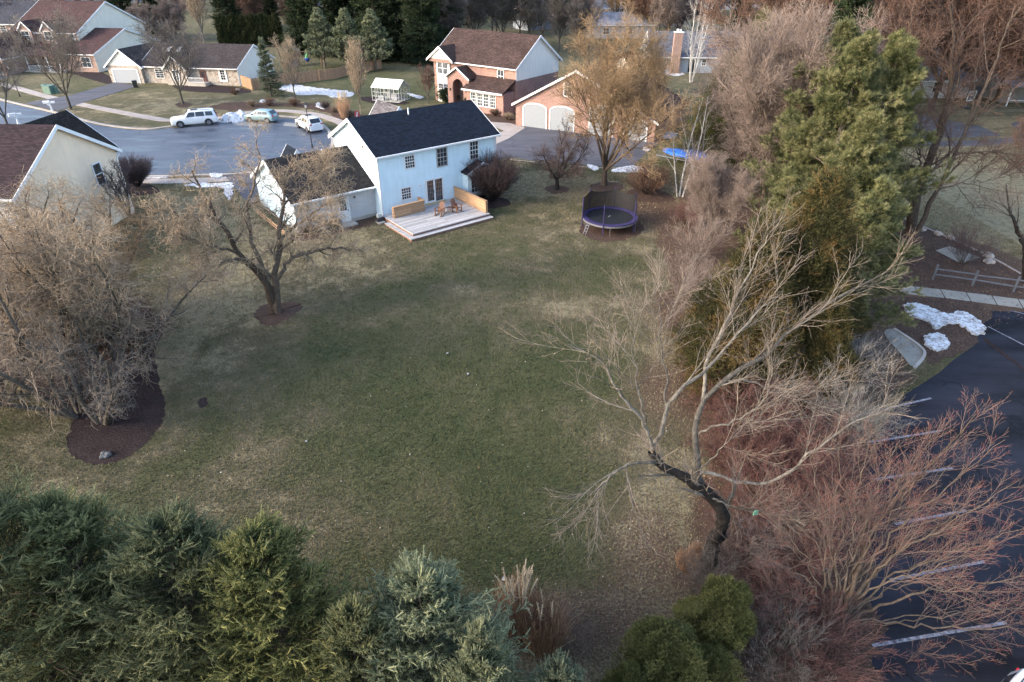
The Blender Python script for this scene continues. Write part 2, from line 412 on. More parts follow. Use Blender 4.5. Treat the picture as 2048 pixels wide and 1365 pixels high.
def asphalt(name, c, wet=.5, patchy=.5, spc=.35):
    m, t, b = newmat(name); co = N(t, 'ShaderNodeTexCoord').outputs['Object']
    mp = N(t, 'ShaderNodeMapping'); mp.inputs['Scale'].default_value = (.5, 1.4, 1); mp.inputs['Rotation'].default_value = (0, 0, .25)
    t.links.new(co, mp.inputs[0])
    n = noise(t, mp.outputs[0], .35, 6, .6); f = noise(t, co, 25, 3, .7)
    cc = ramp(t, n, [(.36, sc3(c, 1-patchy)), (.5, c), (.66, sc3(c, 1+patchy))])
    cc = mix(t, .7, cc, ramp(t, f, [(.3, (.7,)*3), (.7, (1.25,)*3)]), 'MULTIPLY')
    v = N(t, 'ShaderNodeTexVoronoi', feature='DISTANCE_TO_EDGE'); v.inputs['Scale'].default_value = .16
    wv = N(t, 'ShaderNodeMix', data_type='VECTOR'); 
    nn = N(t, 'ShaderNodeTexNoise'); nn.inputs['Scale'].default_value = .8; t.links.new(co, nn.inputs['Vector'])
    wv.inputs[0].default_value = .12; t.links.new(co, wv.inputs[4]); 
    sc_ = N(t, 'ShaderNodeVectorMath', operation='SCALE'); t.links.new(nn.outputs['Color'], sc_.inputs[0]); sc_.inputs['Scale'].default_value = 12
    t.links.new(sc_.outputs[0], wv.inputs[5]); t.links.new(wv.outputs[1], v.inputs['Vector'])
    cr = math_(t, 'LESS_THAN', v.outputs['Distance'], .006)
    cc = mix(t, math_(t, 'MULTIPLY', cr, .6), cc, sc3(c, .3))
    t.links.new(cc, b.inputs['Base Color'])
    r = ramp(t, n, [(.38, (.32,)*3), (.62, (.75,)*3)]) if wet else None
    if wet: t.links.new(r, b.inputs['Roughness'])
    else: b.inputs['Roughness'].default_value = .85
    setspec(b, spc); bump(t, b, f, .25, .01); return m
ROADM = asphalt('street_asphalt', (.062, .074, .10), True, .5); DRIVEM = asphalt('driveway_asphalt', (.075, .075, .09), False, .25)
LOTM = asphalt('parking_asphalt', (.0165, .018, .026), False, .55, .12)
def crumb(name, c1, c2, c3, scale=9):
    m, t, b = newmat(name); co = N(t, 'ShaderNodeTexCoord').outputs['Object']
    n = noise(t, co, scale, 6, .75); n2 = noise(t, co, 1.3, 4)
    cc = ramp(t, n, [(.35, c1), (.5, c2), (.68, c3)])
    cc = mix(t, .8, cc, ramp(t, n2, [(.3, (.7,)*3), (.7, (1.2,)*3)]), 'MULTIPLY')
    t.links.new(cc, b.inputs['Base Color']); b.inputs['Roughness'].default_value = .95; setspec(b, .1); bump(t, b, n, 1., .08); return m
MULCH = crumb('bark_mulch', (.014, .010, .010), (.036, .025, .025), (.08, .058, .054), 12)
LEAFM = crumb('leaf_litter', (.03, .019, .015), (.085, .054, .042), (.16, .11, .08), 10)
def slabs(name, c, jn=1.5):
    m, t, b = newmat(name); co = N(t, 'ShaderNodeTexCoord').outputs['Object']; n = noise(t, co, .9, 5)
    f = noise(t, co, 14, 4)
    cc = ramp(t, math_(t, 'ADD', math_(t, 'MULTIPLY', n, .6), math_(t, 'MULTIPLY', f, .4)), [(.35, sc3(c, .72)), (.65, sc3(c, 1.15))])
    t.links.new(cc, b.inputs['Base Color']); b.inputs['Roughness'].default_value = .9; bump(t, b, f, .2, .01); return m
WALKM = slabs('sidewalk_concrete', (.34, .29, .26)); WALK2 = slabs('worn_concrete', (.27, .25, .215))
KERBM = slabs('kerb_concrete', (.36, .32, .29))
m, t, b = newmat('worn_road_paint'); co = N(t, 'ShaderNodeTexCoord').outputs['Object']
t.links.new(ramp(t, noise(t, co, 6, 6, .8), [(.38, (.03, .03, .04)), (.5, (.15, .155, .19)), (.64, (.29, .30, .35))]), b.inputs['Base Color']); b.inputs['Roughness'].default_value = .85; PAINT = m
ROADP = [(-120,165),(-40,190),(17,206),(110,228),(200,251),(285,261),(344,256),(400,247),(440,241),(500,236),(560,236),(610,241),(645,255),(662,278),(655,302),(625,322),(560,337),(480,345),(400,348),(300,350),(230,345),(100,335),(-60,310),(-200,300),(-260,200)]
sheet('road', ROADP, .008, ROADM)
KL = [(-120,164),(-40,188),(17,204),(110,226),(200,249),(285,259),(344,254),(400,245),(440,239),(500,234),(560,234),(610,239),(647,253),(665,278),(658,304),(627,326),(560,340),(480,349),(400,352),(300,354),(238,350)]
strip('kerb', KL, .38, 0, .13, KERBM)
strip('sidewalk', [(-120,135),(-20,164),(27,175),(77,189),(132,203),(200,217),(300,236),(345,241),(440,236),(470,230),(500,225),(562,222),(624,228),(665,239),(691,251),(705,265),(700,285)], 1.5, 0, .03, WALKM)
strip('sidewalk', [(236,350),(299,362),(380,362),(460,358),(500,352),(530,340)], 1.6, 0, .03, WALKM)
sheet('driveway', [(232,165),(279,172),(173,204),(116,223),(50,207),(143,191)], .036, DRIVEM, smo=False)
sheet('driveway', [(-60,120),(75,118),(95,128),(-60,180)], .012, DRIVEM, smo=False)
sheet('driveway', [(450,352),(500,347),(520,372),(508,412),(490,400)], .036, DRIVEM, smo=False)
sheet('driveway', [(880,330),(940,280),(1003,272),(1045,254),(1180,258),(1318,276),(1300,300),(1280,318),(1262,333),(1200,333),(1140,327),(1060,321),(1020,316),(960,330)], .012, DRIVEM, nrs=3)
sheet('footpath', [(960,243),(1020,247),(1050,256),(1020,276),(990,290),(960,300),(962,282),(1008,262)], .02, WALKM, smo=False)
strip('driveway_edge', [(1020,320),(1100,328),(1190,336),(1262,337)], .12, 0, .05, KERBM)
strip('path', [(1690,272),(1740,280),(1820,287),(1900,288),(1975,285),(2048,279),(2150,272)], 2.3, 0, .012, DRIVEM)
sheet('driveway', [(1700,262),(1790,243),(1838,229),(1890,240),(1958,252),(2003,272),(1935,276),(1797,276),(1700,275)], .008, DRIVEM, smo=False)
sheet('driveway', [(2022,248),(2060,242),(2120,248),(2120,290),(2035,284),(2040,264)], .016, DRIVEM, nrs=3)
# parking lot on the right
LOTP = [G(*p) for p in [(2120,628),(1975,622),(1945,632),(1962,655),(1950,690),(1905,722),(1880,745),(1810,790),(1765,850),(1735,930),(1722,1000),(1720,1100),(1730,1250),(1735,1365)]]
LOTP += [(LOTP[-1][0]-.3, 5), (LOTP[-1][0]-.3, -10), (60, -10), (60, LOTP[0][1]+2)]
sheet('parking_lot', LOTP, .012, LOTM, smo=False, world=True)
def stripe(a, b_, wid=.12, i=0):
    A = np.array(G(*a)); B = np.array(G(*b_)); strip('parking_marking', [tuple(A), tuple(B)], wid, .014, .018, PAINT, smo=False, world=True, block=False)
for a, b_ in [((1690,838),(1862,797)),((1735,886),(1883,862)),((1745,960),(1905,937)),((1790,1049),(1932,1022)),((1780,1161),(1968,1124)),((1745,1292),(2012,1246))]: stripe(a, b_)
sheet('road_patch', [(452,242),(500,244),(535,250),(505,254),(470,250)], .012, slabs('pale_road_patch', (.2,.2,.2)), smo=False); sheet('road_patch', [(570,245),(604,249),(597,255),(566,252)], .012, slabs('pale_road_patch', (.22,.22,.21)), smo=False)
stripe((1976,654),(2120,728), .1); stripe((2020,622),(2100,640), .1)
sheet('sunken_crack', [(1966,676),(1972,677),(2008,706),(2060,746),(2056,748),(2003,710),(1969,684)], .02, crumb('tar_dirt', (.014,.012,.013), (.03,.02,.02), (.05,.03,.028)), smo=False)
strip('sidewalk', [(1690,562),(1760,568),(1810,580),(1900,590),(1980,600),(2048,609),(2150,622)], 1.35, 0, .03, WALK2, smo=False)
for k in range(9):
    x = 1775+k*52 if k < 7 else 0
    if not x: continue
    yy = 572+(x-1760)*.132; a = np.array(G(x, yy-10)); b_ = np.array(G(x+12, yy+11))
    strip('sidewalk_joint', [tuple(a), tuple(b_)], .05, .031, .034, MULCH, smo=False, world=True, block=False)
strip('edging', [(1770,425),(1800,434),(1860,460),(1950,500),(2000,525),(2040,548)], .14, 0, .06, WALKM)
sheet('mulch_bed', [(1700,430),(1770,428),(1800,436),(1860,462),(1950,502),(2040,550),(2130,590),(2130,612),(1980,597),(1810,577),(1690,560)], .006, LEAFM, smo=False)
sheet('concrete_pad', [(1871,502),(1899,493),(1960,516),(1921,528)], .03, WALK2, smo=False)
sheet('gutter', [(1768,668),(1790,661),(1835,694),(1846,714),(1826,735),(1804,712)], .035, WALK2, nrs=4)
strip('kerb', [(1788,660),(1835,692),(1848,712),(1828,738)], .16, 0, .12, KERBM)
sheet('leaf_pile', [(1800,600),(1900,596),(1980,620),(1965,660),(1935,700),(1900,715),(1860,730),(1850,700),(1800,655)], .02, LEAFM, jg=.15)
sheet('leaf_pile', [(1690,850),(1740,860),(1752,900),(1738,950),(1748,1010),(1735,1080),(1752,1140),(1740,1200),(1768,1260),(1745,1320),(1760,1420),(1660,1420),(1660,1100)], .016, LEAFM, jg=.22, nrs=8)
# mulch beds
def bed(pts, mt=MULCH, z=.01, jg=.06): return sheet('mulch_bed', pts, z, mt, jg=jg, nrs=10)
bed([(20,660),(100,610),(200,595),(275,600),(312,628),(326,665),(310,700),(318,760),(330,810),(322,850),(290,890),(245,920),(190,930),(145,912),(132,880),(140,840),(60,780),(-40,740)])
bed([(508,630),(525,612),(560,606),(590,604),(605,614),(592,628),(565,644),(545,652),(520,645)], LEAFM, jg=.12)
bed([(1090,376),(1113,370),(1138,378),(1130,386),(1105,388)], LEAFM, jg=.1)
bed([(1180,372),(1210,364),(1245,370),(1240,382),(1200,386)], LEAFM, jg=.1)
bed([(1160,455),(1180,478),(1225,484),(1270,474),(1290,455),(1260,440),(1200,440)], LEAFM, jg=.15)
bed([(232,366),(260,364),(300,370),(320,384),(280,392),(240,388)], MULCH)
bed([(590,470),(700,440),(745,436),(745,450),(700,462),(640,478),(592,482)], LEAFM, jg=.15)
bed([(420,215),(470,205),(560,206),(640,208),(690,222),(760,236),(800,240),(760,252),(700,246),(640,222),(560,214),(470,222)], LEAFM, jg=.3)
bed([(345,172),(380,168),(480,176),(500,186),(430,186),(370,182)], MULCH)
bed([(720,196),(760,194),(800,202),(820,206),(800,210),(740,206)], MULCH, jg=.2)
bed([(950,212),(990,216),(1040,238),(1044,250),(1000,248),(960,238)], LEAFM)
bed([(110,120),(190,140),(225,158),(215,168),(150,150),(100,135)], MULCH)
bed([(1330,385),(1300,372),(1262,380),(1250,395),(1290,405),(1350,402)], LEAFM, jg=.2)
bed([(920,400),(960,392),(1010,398),(1020,410),(980,418),(935,412)], MULCH)
bed([(350,210),(366,204),(384,210),(368,216)], LEAFM)
bed([(398,800),(412,797),(414,812),(400,815)], MULCH)
# snow, left over in shaded corners
def snow(pts, label, h=.06, jg=.25, seed=1):
    W = jag(smooth([G(*p) for p in pts], 7), jg, seed); BLOCK.append(W)
    me = tri_fill(W, h)
    import bmesh
    bm = bmesh.new(); bm.from_mesh(me); e = [x for x in bm.edges if x.is_boundary]
    r = bmesh.ops.extrude_edge_only(bm, edges=e)
    for v in r['geom']:
        if isinstance(v, bmesh.types.BMVert): v.co.z = 0
    bm.to_mesh(me); bm.free()
    o = link('snow_patch', me, SNOW); return tag(o, label, 'snow', kind='stuff')
snow([(562,178),(580,170),(620,174),(660,180),(700,184),(705,192),(670,196),(640,190),(600,190)], 'large thin snow patch on the grass by the wooden fence', jg=.4)
snow([(815,187),(845,194),(840,198),(820,192)], 'small snow strip on the grass right of the greenhouse', jg=.1)
snow([(1225,340),(1262,332),(1290,338),(1292,345),(1262,346),(1230,345)], 'snow strip at the driveway edge behind the round tan tree', jg=.15)
snow([(1176,330),(1196,335),(1192,342),(1178,337)], 'snow scrap on the driveway edge left of the tan tree trunk', jg=.08)
snow([(1288,296),(1300,298),(1296,303),(1286,301)], 'small snow scrap on grass near the boat', jg=.06)
snow([(1316,250),(1340,262),(1355,272),(1330,278),(1316,268)], 'snow remnant on the grass beside the brick garage end', jg=.3)
snow([(372,371),(400,366),(428,368),(460,366),(466,378),(462,400),(450,392),(440,376),(400,376)], 'snow along the sidewalk edge left of the white garage', jg=.15)
snow([(250,340),(290,352),(345,354),(300,358),(255,352)], 'snow ridge along the kerb beside the round bush', jg=.12)
snow([(420,350),(445,350),(440,357),(425,357)], 'small snow heap on the verge above the sidewalk', .15, .08)
snow([(1808,614),(1830,610),(1870,622),(1895,632),(1920,626),(1950,640),(1968,662),(1950,672),(1925,655),(1900,648),(1872,660),(1860,648),(1820,632)], 'long dirty snow bank beside the parking lot', .16, .12)
snow([(1850,676),(1872,670),(1893,680),(1895,696),(1875,704),(1853,694)], 'round dirty snow heap below the long snow bank', .16, .1)
snow([(525,200),(550,204),(540,208),(520,205)], 'snow scrap in the planting bed behind the silver hatchback', .05, .1)
snow([(636,206),(655,214),(650,219),(632,214)], 'snow scrap in the planting bed behind the white crossover', .05, .1)
snow([(10,118),(36,120),(34,124),(8,122)], 'thin snow line at the edge of the far left driveway', .05, .1)
snow([(1320,144),(1365,146),(1360,152),(1322,150)], 'snow patch below the far white house with brick chimney', .05, .2)
# ploughed pile by the kerb
def mound(name, pts, h, mt, label, cat, n=14, seed=3):
    W = [G(*p) for p in pts]; xs = [p[0] for p in W]; ys = [p[1] for p in W]; P = smooth(W, 5)
    gx_ = np.linspace(min(xs), max(xs), n*3); gy_ = np.linspace(min(ys), max(ys), n)
    X, Y = np.meshgrid(gx_, gy_, indexing='ij'); x = X.ravel(); y = Y.ravel()
    ins = inpoly(x, y, P); d = np.min([np.hypot(x-p[0], y-p[1]) for p in P], 0)
    z = np.where(ins, np.minimum(d*1.0, h)*(.6+.8*valnoise(x, y, .5, seed)), -.05)
    ii = (np.arange(n*3-1)[:, None]*n + np.arange(n-1)[None]).ravel()
    F = np.stack([ii, ii+n, ii+n+1, ii+1], 1); keep = ins[F].any(1)
    o = link(name, npmesh(name, np.stack([x, y, z], 1), F[keep]), mt); return tag(o, label, cat, kind='stuff')
mound('snow_pile', [(438,244),(450,238),(470,232),(490,230),(500,236),(495,242),(465,246)], .7, SNOW, 'ploughed snow heap between the two cars at the kerb', 'snow')

# blades of grass and fallen leaves, too many to count
def scatter(n, x0, x1, y0, y1, seed):
    r = np.random.default_rng(seed); v = r.random(n); y = y0*(y1/y0)**v; x = (r.random(n)*2-1)
    hw = y*.95+6; x = np.where(x < 0, x*np.minimum(hw, -x0), x*np.minimum(hw, x1)); return x, y, r
def blades(n, seed):
    x, y, r = scatter(n, -48, 40, 10, 70, seed)
    k = np.ones(n, bool)
    for P in BLOCK: k &= ~inpoly(x, y, P)
    x, y = x[k], y[k]; g, l = zones(x, y); k = (r.random(len(x)) > l*1.2-.2); x, y, g = x[k], y[k], g[k]; n = len(x)
    h = (.03+.05*r.random(n))*(1+y/70); wd = (.006+.007*r.random(n))*(1+y/22); a = r.random(n)*6.283; b_ = r.random(n)*6.283; ln = h*r.random(n)*1.1
    base = np.stack([x, y, np.zeros(n)], 1); dx = np.stack([np.cos(a)*wd, np.sin(a)*wd, np.zeros(n)], 1)
    top = base + np.stack([np.cos(b_)*ln, np.sin(b_)*ln, h], 1)
    V = np.stack([base-dx, base+dx, top], 1).reshape(-1, 3); F = np.arange(3*n).reshape(-1, 3)
    c = np.clip(g+.5*(r.random(n)-.5), 0, 1)
    return npmesh('grass', V, F, {'c': np.repeat(c, 3)})
GRASSM = attrmat('grass_blades', [(0, (.26, .225, .14)), (.12, (.18, .146, .092)), (.3, (.14, .124, .071)), (.6, (.10, .101, .05)), (1, (.07, .079, .037))], .9, spec=.05, trans=.15)
tag(link('grass', blades(620000, 11), GRASSM), kind='stuff', label='short winter grass growing across the big lawn', cat='grass')
def leaves(n, seed, only_litter=False, y1=80, size=.045):
    x, y, r = scatter(n, -48, 40, 10, y1, seed); g, l = zones(x, y)
    k = r.random(n) < (np.clip(l*3-1.6, 0, 1) if only_litter else .3+l); x, y = x[k], y[k]
    k = np.ones(len(x), bool)
    for P in (BLOCK if not only_litter else BLOCK[:3]): k &= ~inpoly(x, y, P)
    x, y = x[k], y[k]; n = len(x)
    s = size*(.5+r.random(n))*(1+y/60); a = r.random(n)*6.283; z = .02+.06*r.random(n)
    c = np.stack([x, y, z], 1); u = np.stack([np.cos(a)*s, np.sin(a)*s, s*(r.random(n)-.5)], 1); v = np.stack([-np.sin(a)*s*.6, np.cos(a)*s*.6, s*(r.random(n)-.3)*.8], 1)
    V = np.stack([c-u, c-v, c+u, c+v], 1).reshape(-1, 3); F = np.arange(4*n).reshape(-1, 4)
    return npmesh('leaves', V, F, {'c': np.repeat(r.random(n), 4)})
tag(link('fallen_leaves', leaves(6500, 21, size=.024), attrmat('pale_leaves', [(0, (.09, .05, .03)), (.6, (.2, .15, .1)), (.85, (.32, .27, .2)), (1, (.5, .47, .42))])), 'pale fallen leaves flecked over the lawn', 'leaves', kind='stuff')
tag(link('leaf_litter', leaves(90000, 22, True, 70, .026), attrmat('russet_leaves', [(0, (.05, .026, .018)), (.5, (.13, .075, .052)), (1, (.24, .165, .115))])), 'russet leaf litter under the trees along the right side', 'leaves', kind='stuff')
# ---------------------------------------------------------------- vegetation builders
def nrm(a): return a/np.maximum(np.linalg.norm(a, axis=-1, keepdims=True), 1e-9)
def spawn(r, P, R, n, t0, t1, ang, L, K, wig, up=0., rf=.6, rtip=.004, lenvar=.25, taper=.5, angvar=.2, flat=0., smoothw=.0, grav=0.):
    Nn, K0, _ = P.shape
    t = t0+(t1-t0)*(np.arange(n)[None]+r.random((Nn, n)))/n
    f = t*(K0-1); i = np.clip(np.floor(f).astype(int), 0, K0-2); wq = (f-i)[..., None]
    rows = np.arange(Nn)[:, None]
    base = P[rows, i]*(1-wq)+P[rows, i+1]*wq; tang = nrm(P[rows, i+1]-P[rows, i])
    rad = (R[rows, i]*(1-wq[..., 0])+R[rows, i+1]*wq[..., 0])
    phi = r.random((Nn, 1))*6.283+2.4*np.arange(n)[None]+r.normal(0, .3, (Nn, n))
    ref = np.where(np.abs(tang[..., 2:3]) < .9, np.array([0, 0, 1.]), np.array([1., 0, 0]))
    u = nrm(np.cross(tang, ref)); v = np.cross(u, tang)
    if flat: side = np.where(np.cos(phi) > 0, 1, -1); c_, s_ = side*(1-flat*0)+0*phi, np.sin(phi)*(1-flat); q = np.hypot(c_, s_); c_, s_ = c_/q, s_/q
    else: c_, s_ = np.cos(phi), np.sin(phi)
    a = ang+r.normal(0, angvar, (Nn, n))
    d = np.cos(a)[..., None]*tang+np.sin(a)[..., None]*(c_[..., None]*u+s_[..., None]*v)
    Lr = (L if np.isscalar(L) else np.asarray(L)[:, None])*(1-taper*(t-t0)/max(t1-t0, 1e-6))*np.clip(1+lenvar*r.normal(size=(Nn, n)), .4, 1.8)
    base = base.reshape(-1, 3); d = nrm(d.reshape(-1, 3)); Lr = np.broadcast_to(Lr, (Nn, n)).reshape(-1); rad = rad.reshape(-1)
    M = len(base); PP = np.empty((M, K, 3)); PP[:, 0] = base; wv = np.zeros((M, 3))
    for k in range(1, K):
        wv = smoothw*wv+r.normal(0, wig, (M, 3)); d = d+wv; d[:, 2] += up - grav*k/K; d = nrm(d)
        PP[:, k] = PP[:, k-1]+d*(Lr/(K-1))[:, None]
    r0 = np.maximum(rad*rf, rtip*1.2); s = np.linspace(0, 1, K)[None]
    RR = r0[:, None]*(1-s)+np.minimum(rtip, r0)[:, None]*s
    return PP, RR
def tubes(P, R, S):
    Nn, K, _ = P.shape
    T = np.empty_like(P); T[:, 1:-1] = P[:, 2:]-P[:, :-2]; T[:, 0] = P[:, 1]-P[:, 0]; T[:, -1] = P[:, -1]-P[:, -2]; T = nrm(T)
    ref = np.where(np.abs(T[:, :1, 2:3]) < .9, np.array([0, 0, 1.]), np.array([1., 0, 0])); ref = np.broadcast_to(ref, T.shape)
    u = nrm(np.cross(T, ref)); v = np.cross(T, u)
    a = np.arange(S)*2*np.pi/S
    V = P[:, :, None]+R[:, :, None, None]*(np.cos(a)[None, None, :, None]*u[:, :, None]+np.sin(a)[None, None, :, None]*v[:, :, None])
    V = V.reshape(-1, 3); b_ = (np.arange(Nn)[:, None, None]*K*S+np.arange(K-1)[None, :, None]*S); j = np.arange(S)[None, None]
    jn = (j+1) % S
    F = np.stack([b_+j, b_+jn, b_+jn+S, b_+j+S], -1).reshape(-1, 4)
    return V, F, np.repeat(np.arange(Nn), K*S)
class Cloud:
    def __init__(s): s.V = []; s.F = []; s.C = []; s.n = 0
    def add(s, V, F, C):
        if len(V) == 0: return
        s.V.append(V.astype(np.float32)); s.F.append(F+s.n); s.C.append(np.asarray(C, np.float32)); s.n += len(V)
    def tubes(s, P, R, S, r, lo=0, hi=1):
        V, F, idx = tubes(P, R, S); c = lo+(hi-lo)*r.random(len(P)); s.add(V, F, c[idx])
    def mesh(s, name, smooth=False): return npmesh(name, np.concatenate(s.V), np.concatenate(s.F), {'c': np.concatenate(s.C)}, smooth)
def line(pts, K, rad, r=None, wig=0):
    P = np.array(smooth3(pts, K)); q = np.linspace(0, 1, K)
    R = np.interp(q, np.linspace(0, 1, len(rad)), rad)
    if wig and r is not None: P[1:] += r.normal(0, wig, P[1:].shape)
    return P[None], R[None]
def smooth3(pts, K):
    P = np.array(pts, float)
    if len(P) < 3: s = np.linspace(0, 1, K)[:, None]; return P[0]*(1-s)+P[-1]*s
    Q = np.array(smooth([tuple(p) for p in P], 8, False)); d = np.r_[0, np.cumsum(np.linalg.norm(np.diff(Q, axis=0), axis=1))]
    s = np.linspace(0, d[-1], K); return np.stack([np.interp(s, d, Q[:, k]) for k in range(3)], 1)
def barkm(name, c, c2): return attrmat(name, [(0, c), (1, c2)], .9, nscale=5, nvar=.3)
BARK = dict(grey=barkm('grey_bark', (.07, .06, .05), (.14, .12, .10)), dark=barkm('dark_bark', (.03, .026, .024), (.07, .06, .052)),
 brown=barkm('brown_bark', (.075, .055, .042), (.15, .115, .088)), pale=barkm('pale_lichen_bark', (.15, .145, .135), (.34, .33, .31)),
 lich=attrmat('dark_to_lichen_bark', [(0, (.022, .019, .017)), (.35, (.05, .045, .04)), (.6, (.14, .125, .105)), (1, (.26, .225, .185))], .9, nscale=5, nvar=.4),
 birch=barkm('white_birch_bark', (.35, .34, .33), (.62, .61, .6)), tan=barkm('tan_bark', (.12, .10, .08), (.25, .205, .16)))
TW = dict(grey=attrmat('grey_twigs', [(0, (.10, .085, .075)), (1, (.22, .19, .165))]), pink=attrmat('pinkish_twigs', [(0, (.15, .115, .098)), (1, (.35, .275, .235))]),
 gold=attrmat('golden_twigs', [(0, (.17, .12, .07)), (1, (.44, .30, .17))]), tan=attrmat('tan_twigs', [(0, (.19, .145, .105)), (1, (.46, .355, .25))]),
 red=attrmat('red_tipped_twigs', [(0, (.10, .08, .066)), (.6, (.19, .13, .105)), (.85, (.21, .10, .08)), (1, (.25, .065, .045))]), dark=attrmat('dark_twigs', [(0, (.05, .036, .034)), (1, (.12, .085, .08))]),
 rust=attrmat('rusty_brown_twigs', [(0, (.09, .06, .048)), (1, (.21, .125, .09))]), white=attrmat('white_twigs', [(0, (.3, .28, .27)), (1, (.55, .53, .5))]),
 purple=attrmat('purple_brown_twigs', [(0, (.07, .052, .054)), (1, (.155, .115, .115))]), maroon=attrmat('maroon_twigs', [(0, (.08, .042, .038)), (1, (.19, .10, .085))]),
 palegrey=attrmat('silver_twigs', [(0, (.12, .11, .10)), (1, (.30, .28, .26))]), lich=attrmat('lichen_twigs', [(0, (.085, .068, .056)), (1, (.26, .21, .17))]))
def finish(name, trunkcloud, crowncloud, bark, twig, loc, label, cat='tree', group=None, rz=0, crown='crown'):
    o = empty(name, loc, rz, label, cat, group)
    if trunkcloud: link('trunk', trunkcloud.mesh('trunk', True), BARK[bark] if isinstance(bark, str) else bark, o)
    link(crown, crowncloud.mesh(crown), TW[twig] if isinstance(twig, str) else twig, o)
    return o
def crown_levels(r, T, C, P, R, levels, rt=.006):
    """levels: list of dicts; the last ones go into the crown mesh"""
    for k, lv in enumerate(levels):
        q = dict(lv); tgt = q.pop('to', 'C'); S = q.pop('S', 3); keep = q.pop('keep', False); hi = q.pop('hi', 1)
        P2, R2 = spawn(r, P, R, **q)
        (T if tgt == 'T' else C).tubes(P2, R2, S, r, 0, hi)
        P, R = P2, R2
    return P, R
def quads_at(C, pts, r, size, lo=0, hi=1, flat=.4):
    n = len(pts); a = nrm(r.normal(size=(n, 3))); b_ = nrm(np.cross(a, r.normal(size=(n, 3)))); s = (size*(.6+.8*r.random(n)))[:, None]
    V = np.stack([pts-a*s, pts-b_*s*flat, pts+a*s, pts+b_*s*flat], 1).reshape(-1, 3); F = np.arange(4*n).reshape(-1, 4)
    C.add(V, F, np.repeat(lo+(hi-lo)*r.random(n), 4))
def vase_tree(seed, h, spread, nl=6, trunk=.16, tr=.18, twigs=(6, 6, 5), wig=.08, up=.06, rt=.006, ang=.55, droop=0, twlen=.09, smoothw=.3, lean=(0, 0), leaves_n=0, th=None, ts=.12):
    """bare broadleaf tree: short trunk, ascending limbs, several orders of twigs"""
    r = np.random.default_rng(seed); T = Cloud(); C = Cloud(); h0 = h*trunk
    P, R = line([(0, 0, -.1), (lean[0]*.3, lean[1]*.3, h0*.5), (lean[0], lean[1], h0)], 5, [tr*1.35, tr, tr*.9], r, .02)
    T.tubes(P, R, 9, r)
    top = P[0, -1]; L = h-h0
    n = nl; phi = r.random()*6.28+np.arange(n)*6.283/n+r.normal(0, .25, n); a = ang*(.35+.9*r.random(n)); a[0] = .08
    limbs = []; rads = []
    for k in range(n):
        ln = L*(.8+.25*r.random())*(1 if a[k] < .4 else .92); pts = [top+np.array([0, 0, -h0*.12*r.random()])]; d = np.array([math.cos(phi[k])*math.sin(a[k]), math.sin(phi[k])*math.sin(a[k]), math.cos(a[k])]); wv = np.zeros(3)
        d[:2] *= spread
        for j in range(9):
            wv = smoothw*wv+r.normal(0, wig*.7, 3); d = nrm(d+wv+np.array([0, 0, up])); pts.append(pts[-1]+d*ln/9)
        limbs.append(pts); rads.append(np.linspace(tr*.55, .02, 10))
    P = np.array(limbs); R = np.array(rads); T.tubes(P, R, 7, r)
    P1, R1 = spawn(r, P, R, twigs[0], ts, .97, .6, L*.34, 7, wig, up, .6, .012+rt*.5, smoothw=smoothw); T.tubes(P1, R1, 5, r)
    P2, R2 = spawn(r, P1, R1, twigs[1], .12, .98, .65, L*.17, 5, wig*1.2, up, .65, rt*1.4, smoothw=smoothw); C.tubes(P2, R2, 3, r, 0, .6)
    P3, R3 = spawn(r, P2, R2, twigs[2], .1, 1, .65, L*twlen, 4, wig*1.3, up-droop, .7, rt, smoothw=smoothw); C.tubes(P3, R3, 3, r, .1, .8)
    P4, R4 = spawn(r, P3, R3, 4, .1, 1, .6, L*twlen*.55, 3, wig*1.3, up-droop, .8, rt*.8); C.tubes(P4, R4, 3, r, .2, 1)
    P5, R5 = spawn(r, P1, R1, 14, .3, 1, .7, L*twlen, 4, wig*1.3, up-droop, .6, rt); C.tubes(P5, R5, 3, r)
    if leaves_n:
        pp = P3.reshape(-1, 3); pp = pp[r.integers(0, len(pp), leaves_n)]
        quads_at(C, pp+r.normal(0, .08, pp.shape), r, .11, 0, 1)
    return T, C
def bush(seed, h, spread, stems, twigs=(5, 5), rt=.006, r0=.03, wig=.06, up=.03, ang=.6, K=7):
    r = np.random.default_rng(seed); C = Cloud(); T = Cloud(); n = stems
    phi = r.random(n)*6.283; a = ang*np.sqrt(r.random(n)); L = h*(.85+.25*r.random(n))
    d = np.stack([np.cos(phi)*np.sin(a)*spread, np.sin(phi)*np.sin(a)*spread, np.cos(a)], 1); P = np.empty((n, K, 3)); P[:, 0] = np.stack([np.cos(phi)*.15*h*.3, np.sin(phi)*.15*h*.3, np.zeros(n)], 1); d = nrm(d)
    for k in range(1, K): d = nrm(d+r.normal(0, wig, (n, 3))+np.array([0, 0, up])); P[:, k] = P[:, k-1]+d*(L/(K-1))[:, None]
    R = np.linspace(r0, rt*1.3, K)[None]*np.ones((n, 1)); T.tubes(P, R, 4, r)
    P1, R1 = spawn(r, P, R, twigs[0], .2, .98, .45, h*.35, 5, wig, up, .6, rt); C.tubes(P1, R1, 3, r)
    P2, R2 = spawn(r, P1, R1, twigs[1], .1, 1, .5, h*.16, 4, wig, up, .7, rt); C.tubes(P2, R2, 3, r)
    return T, C
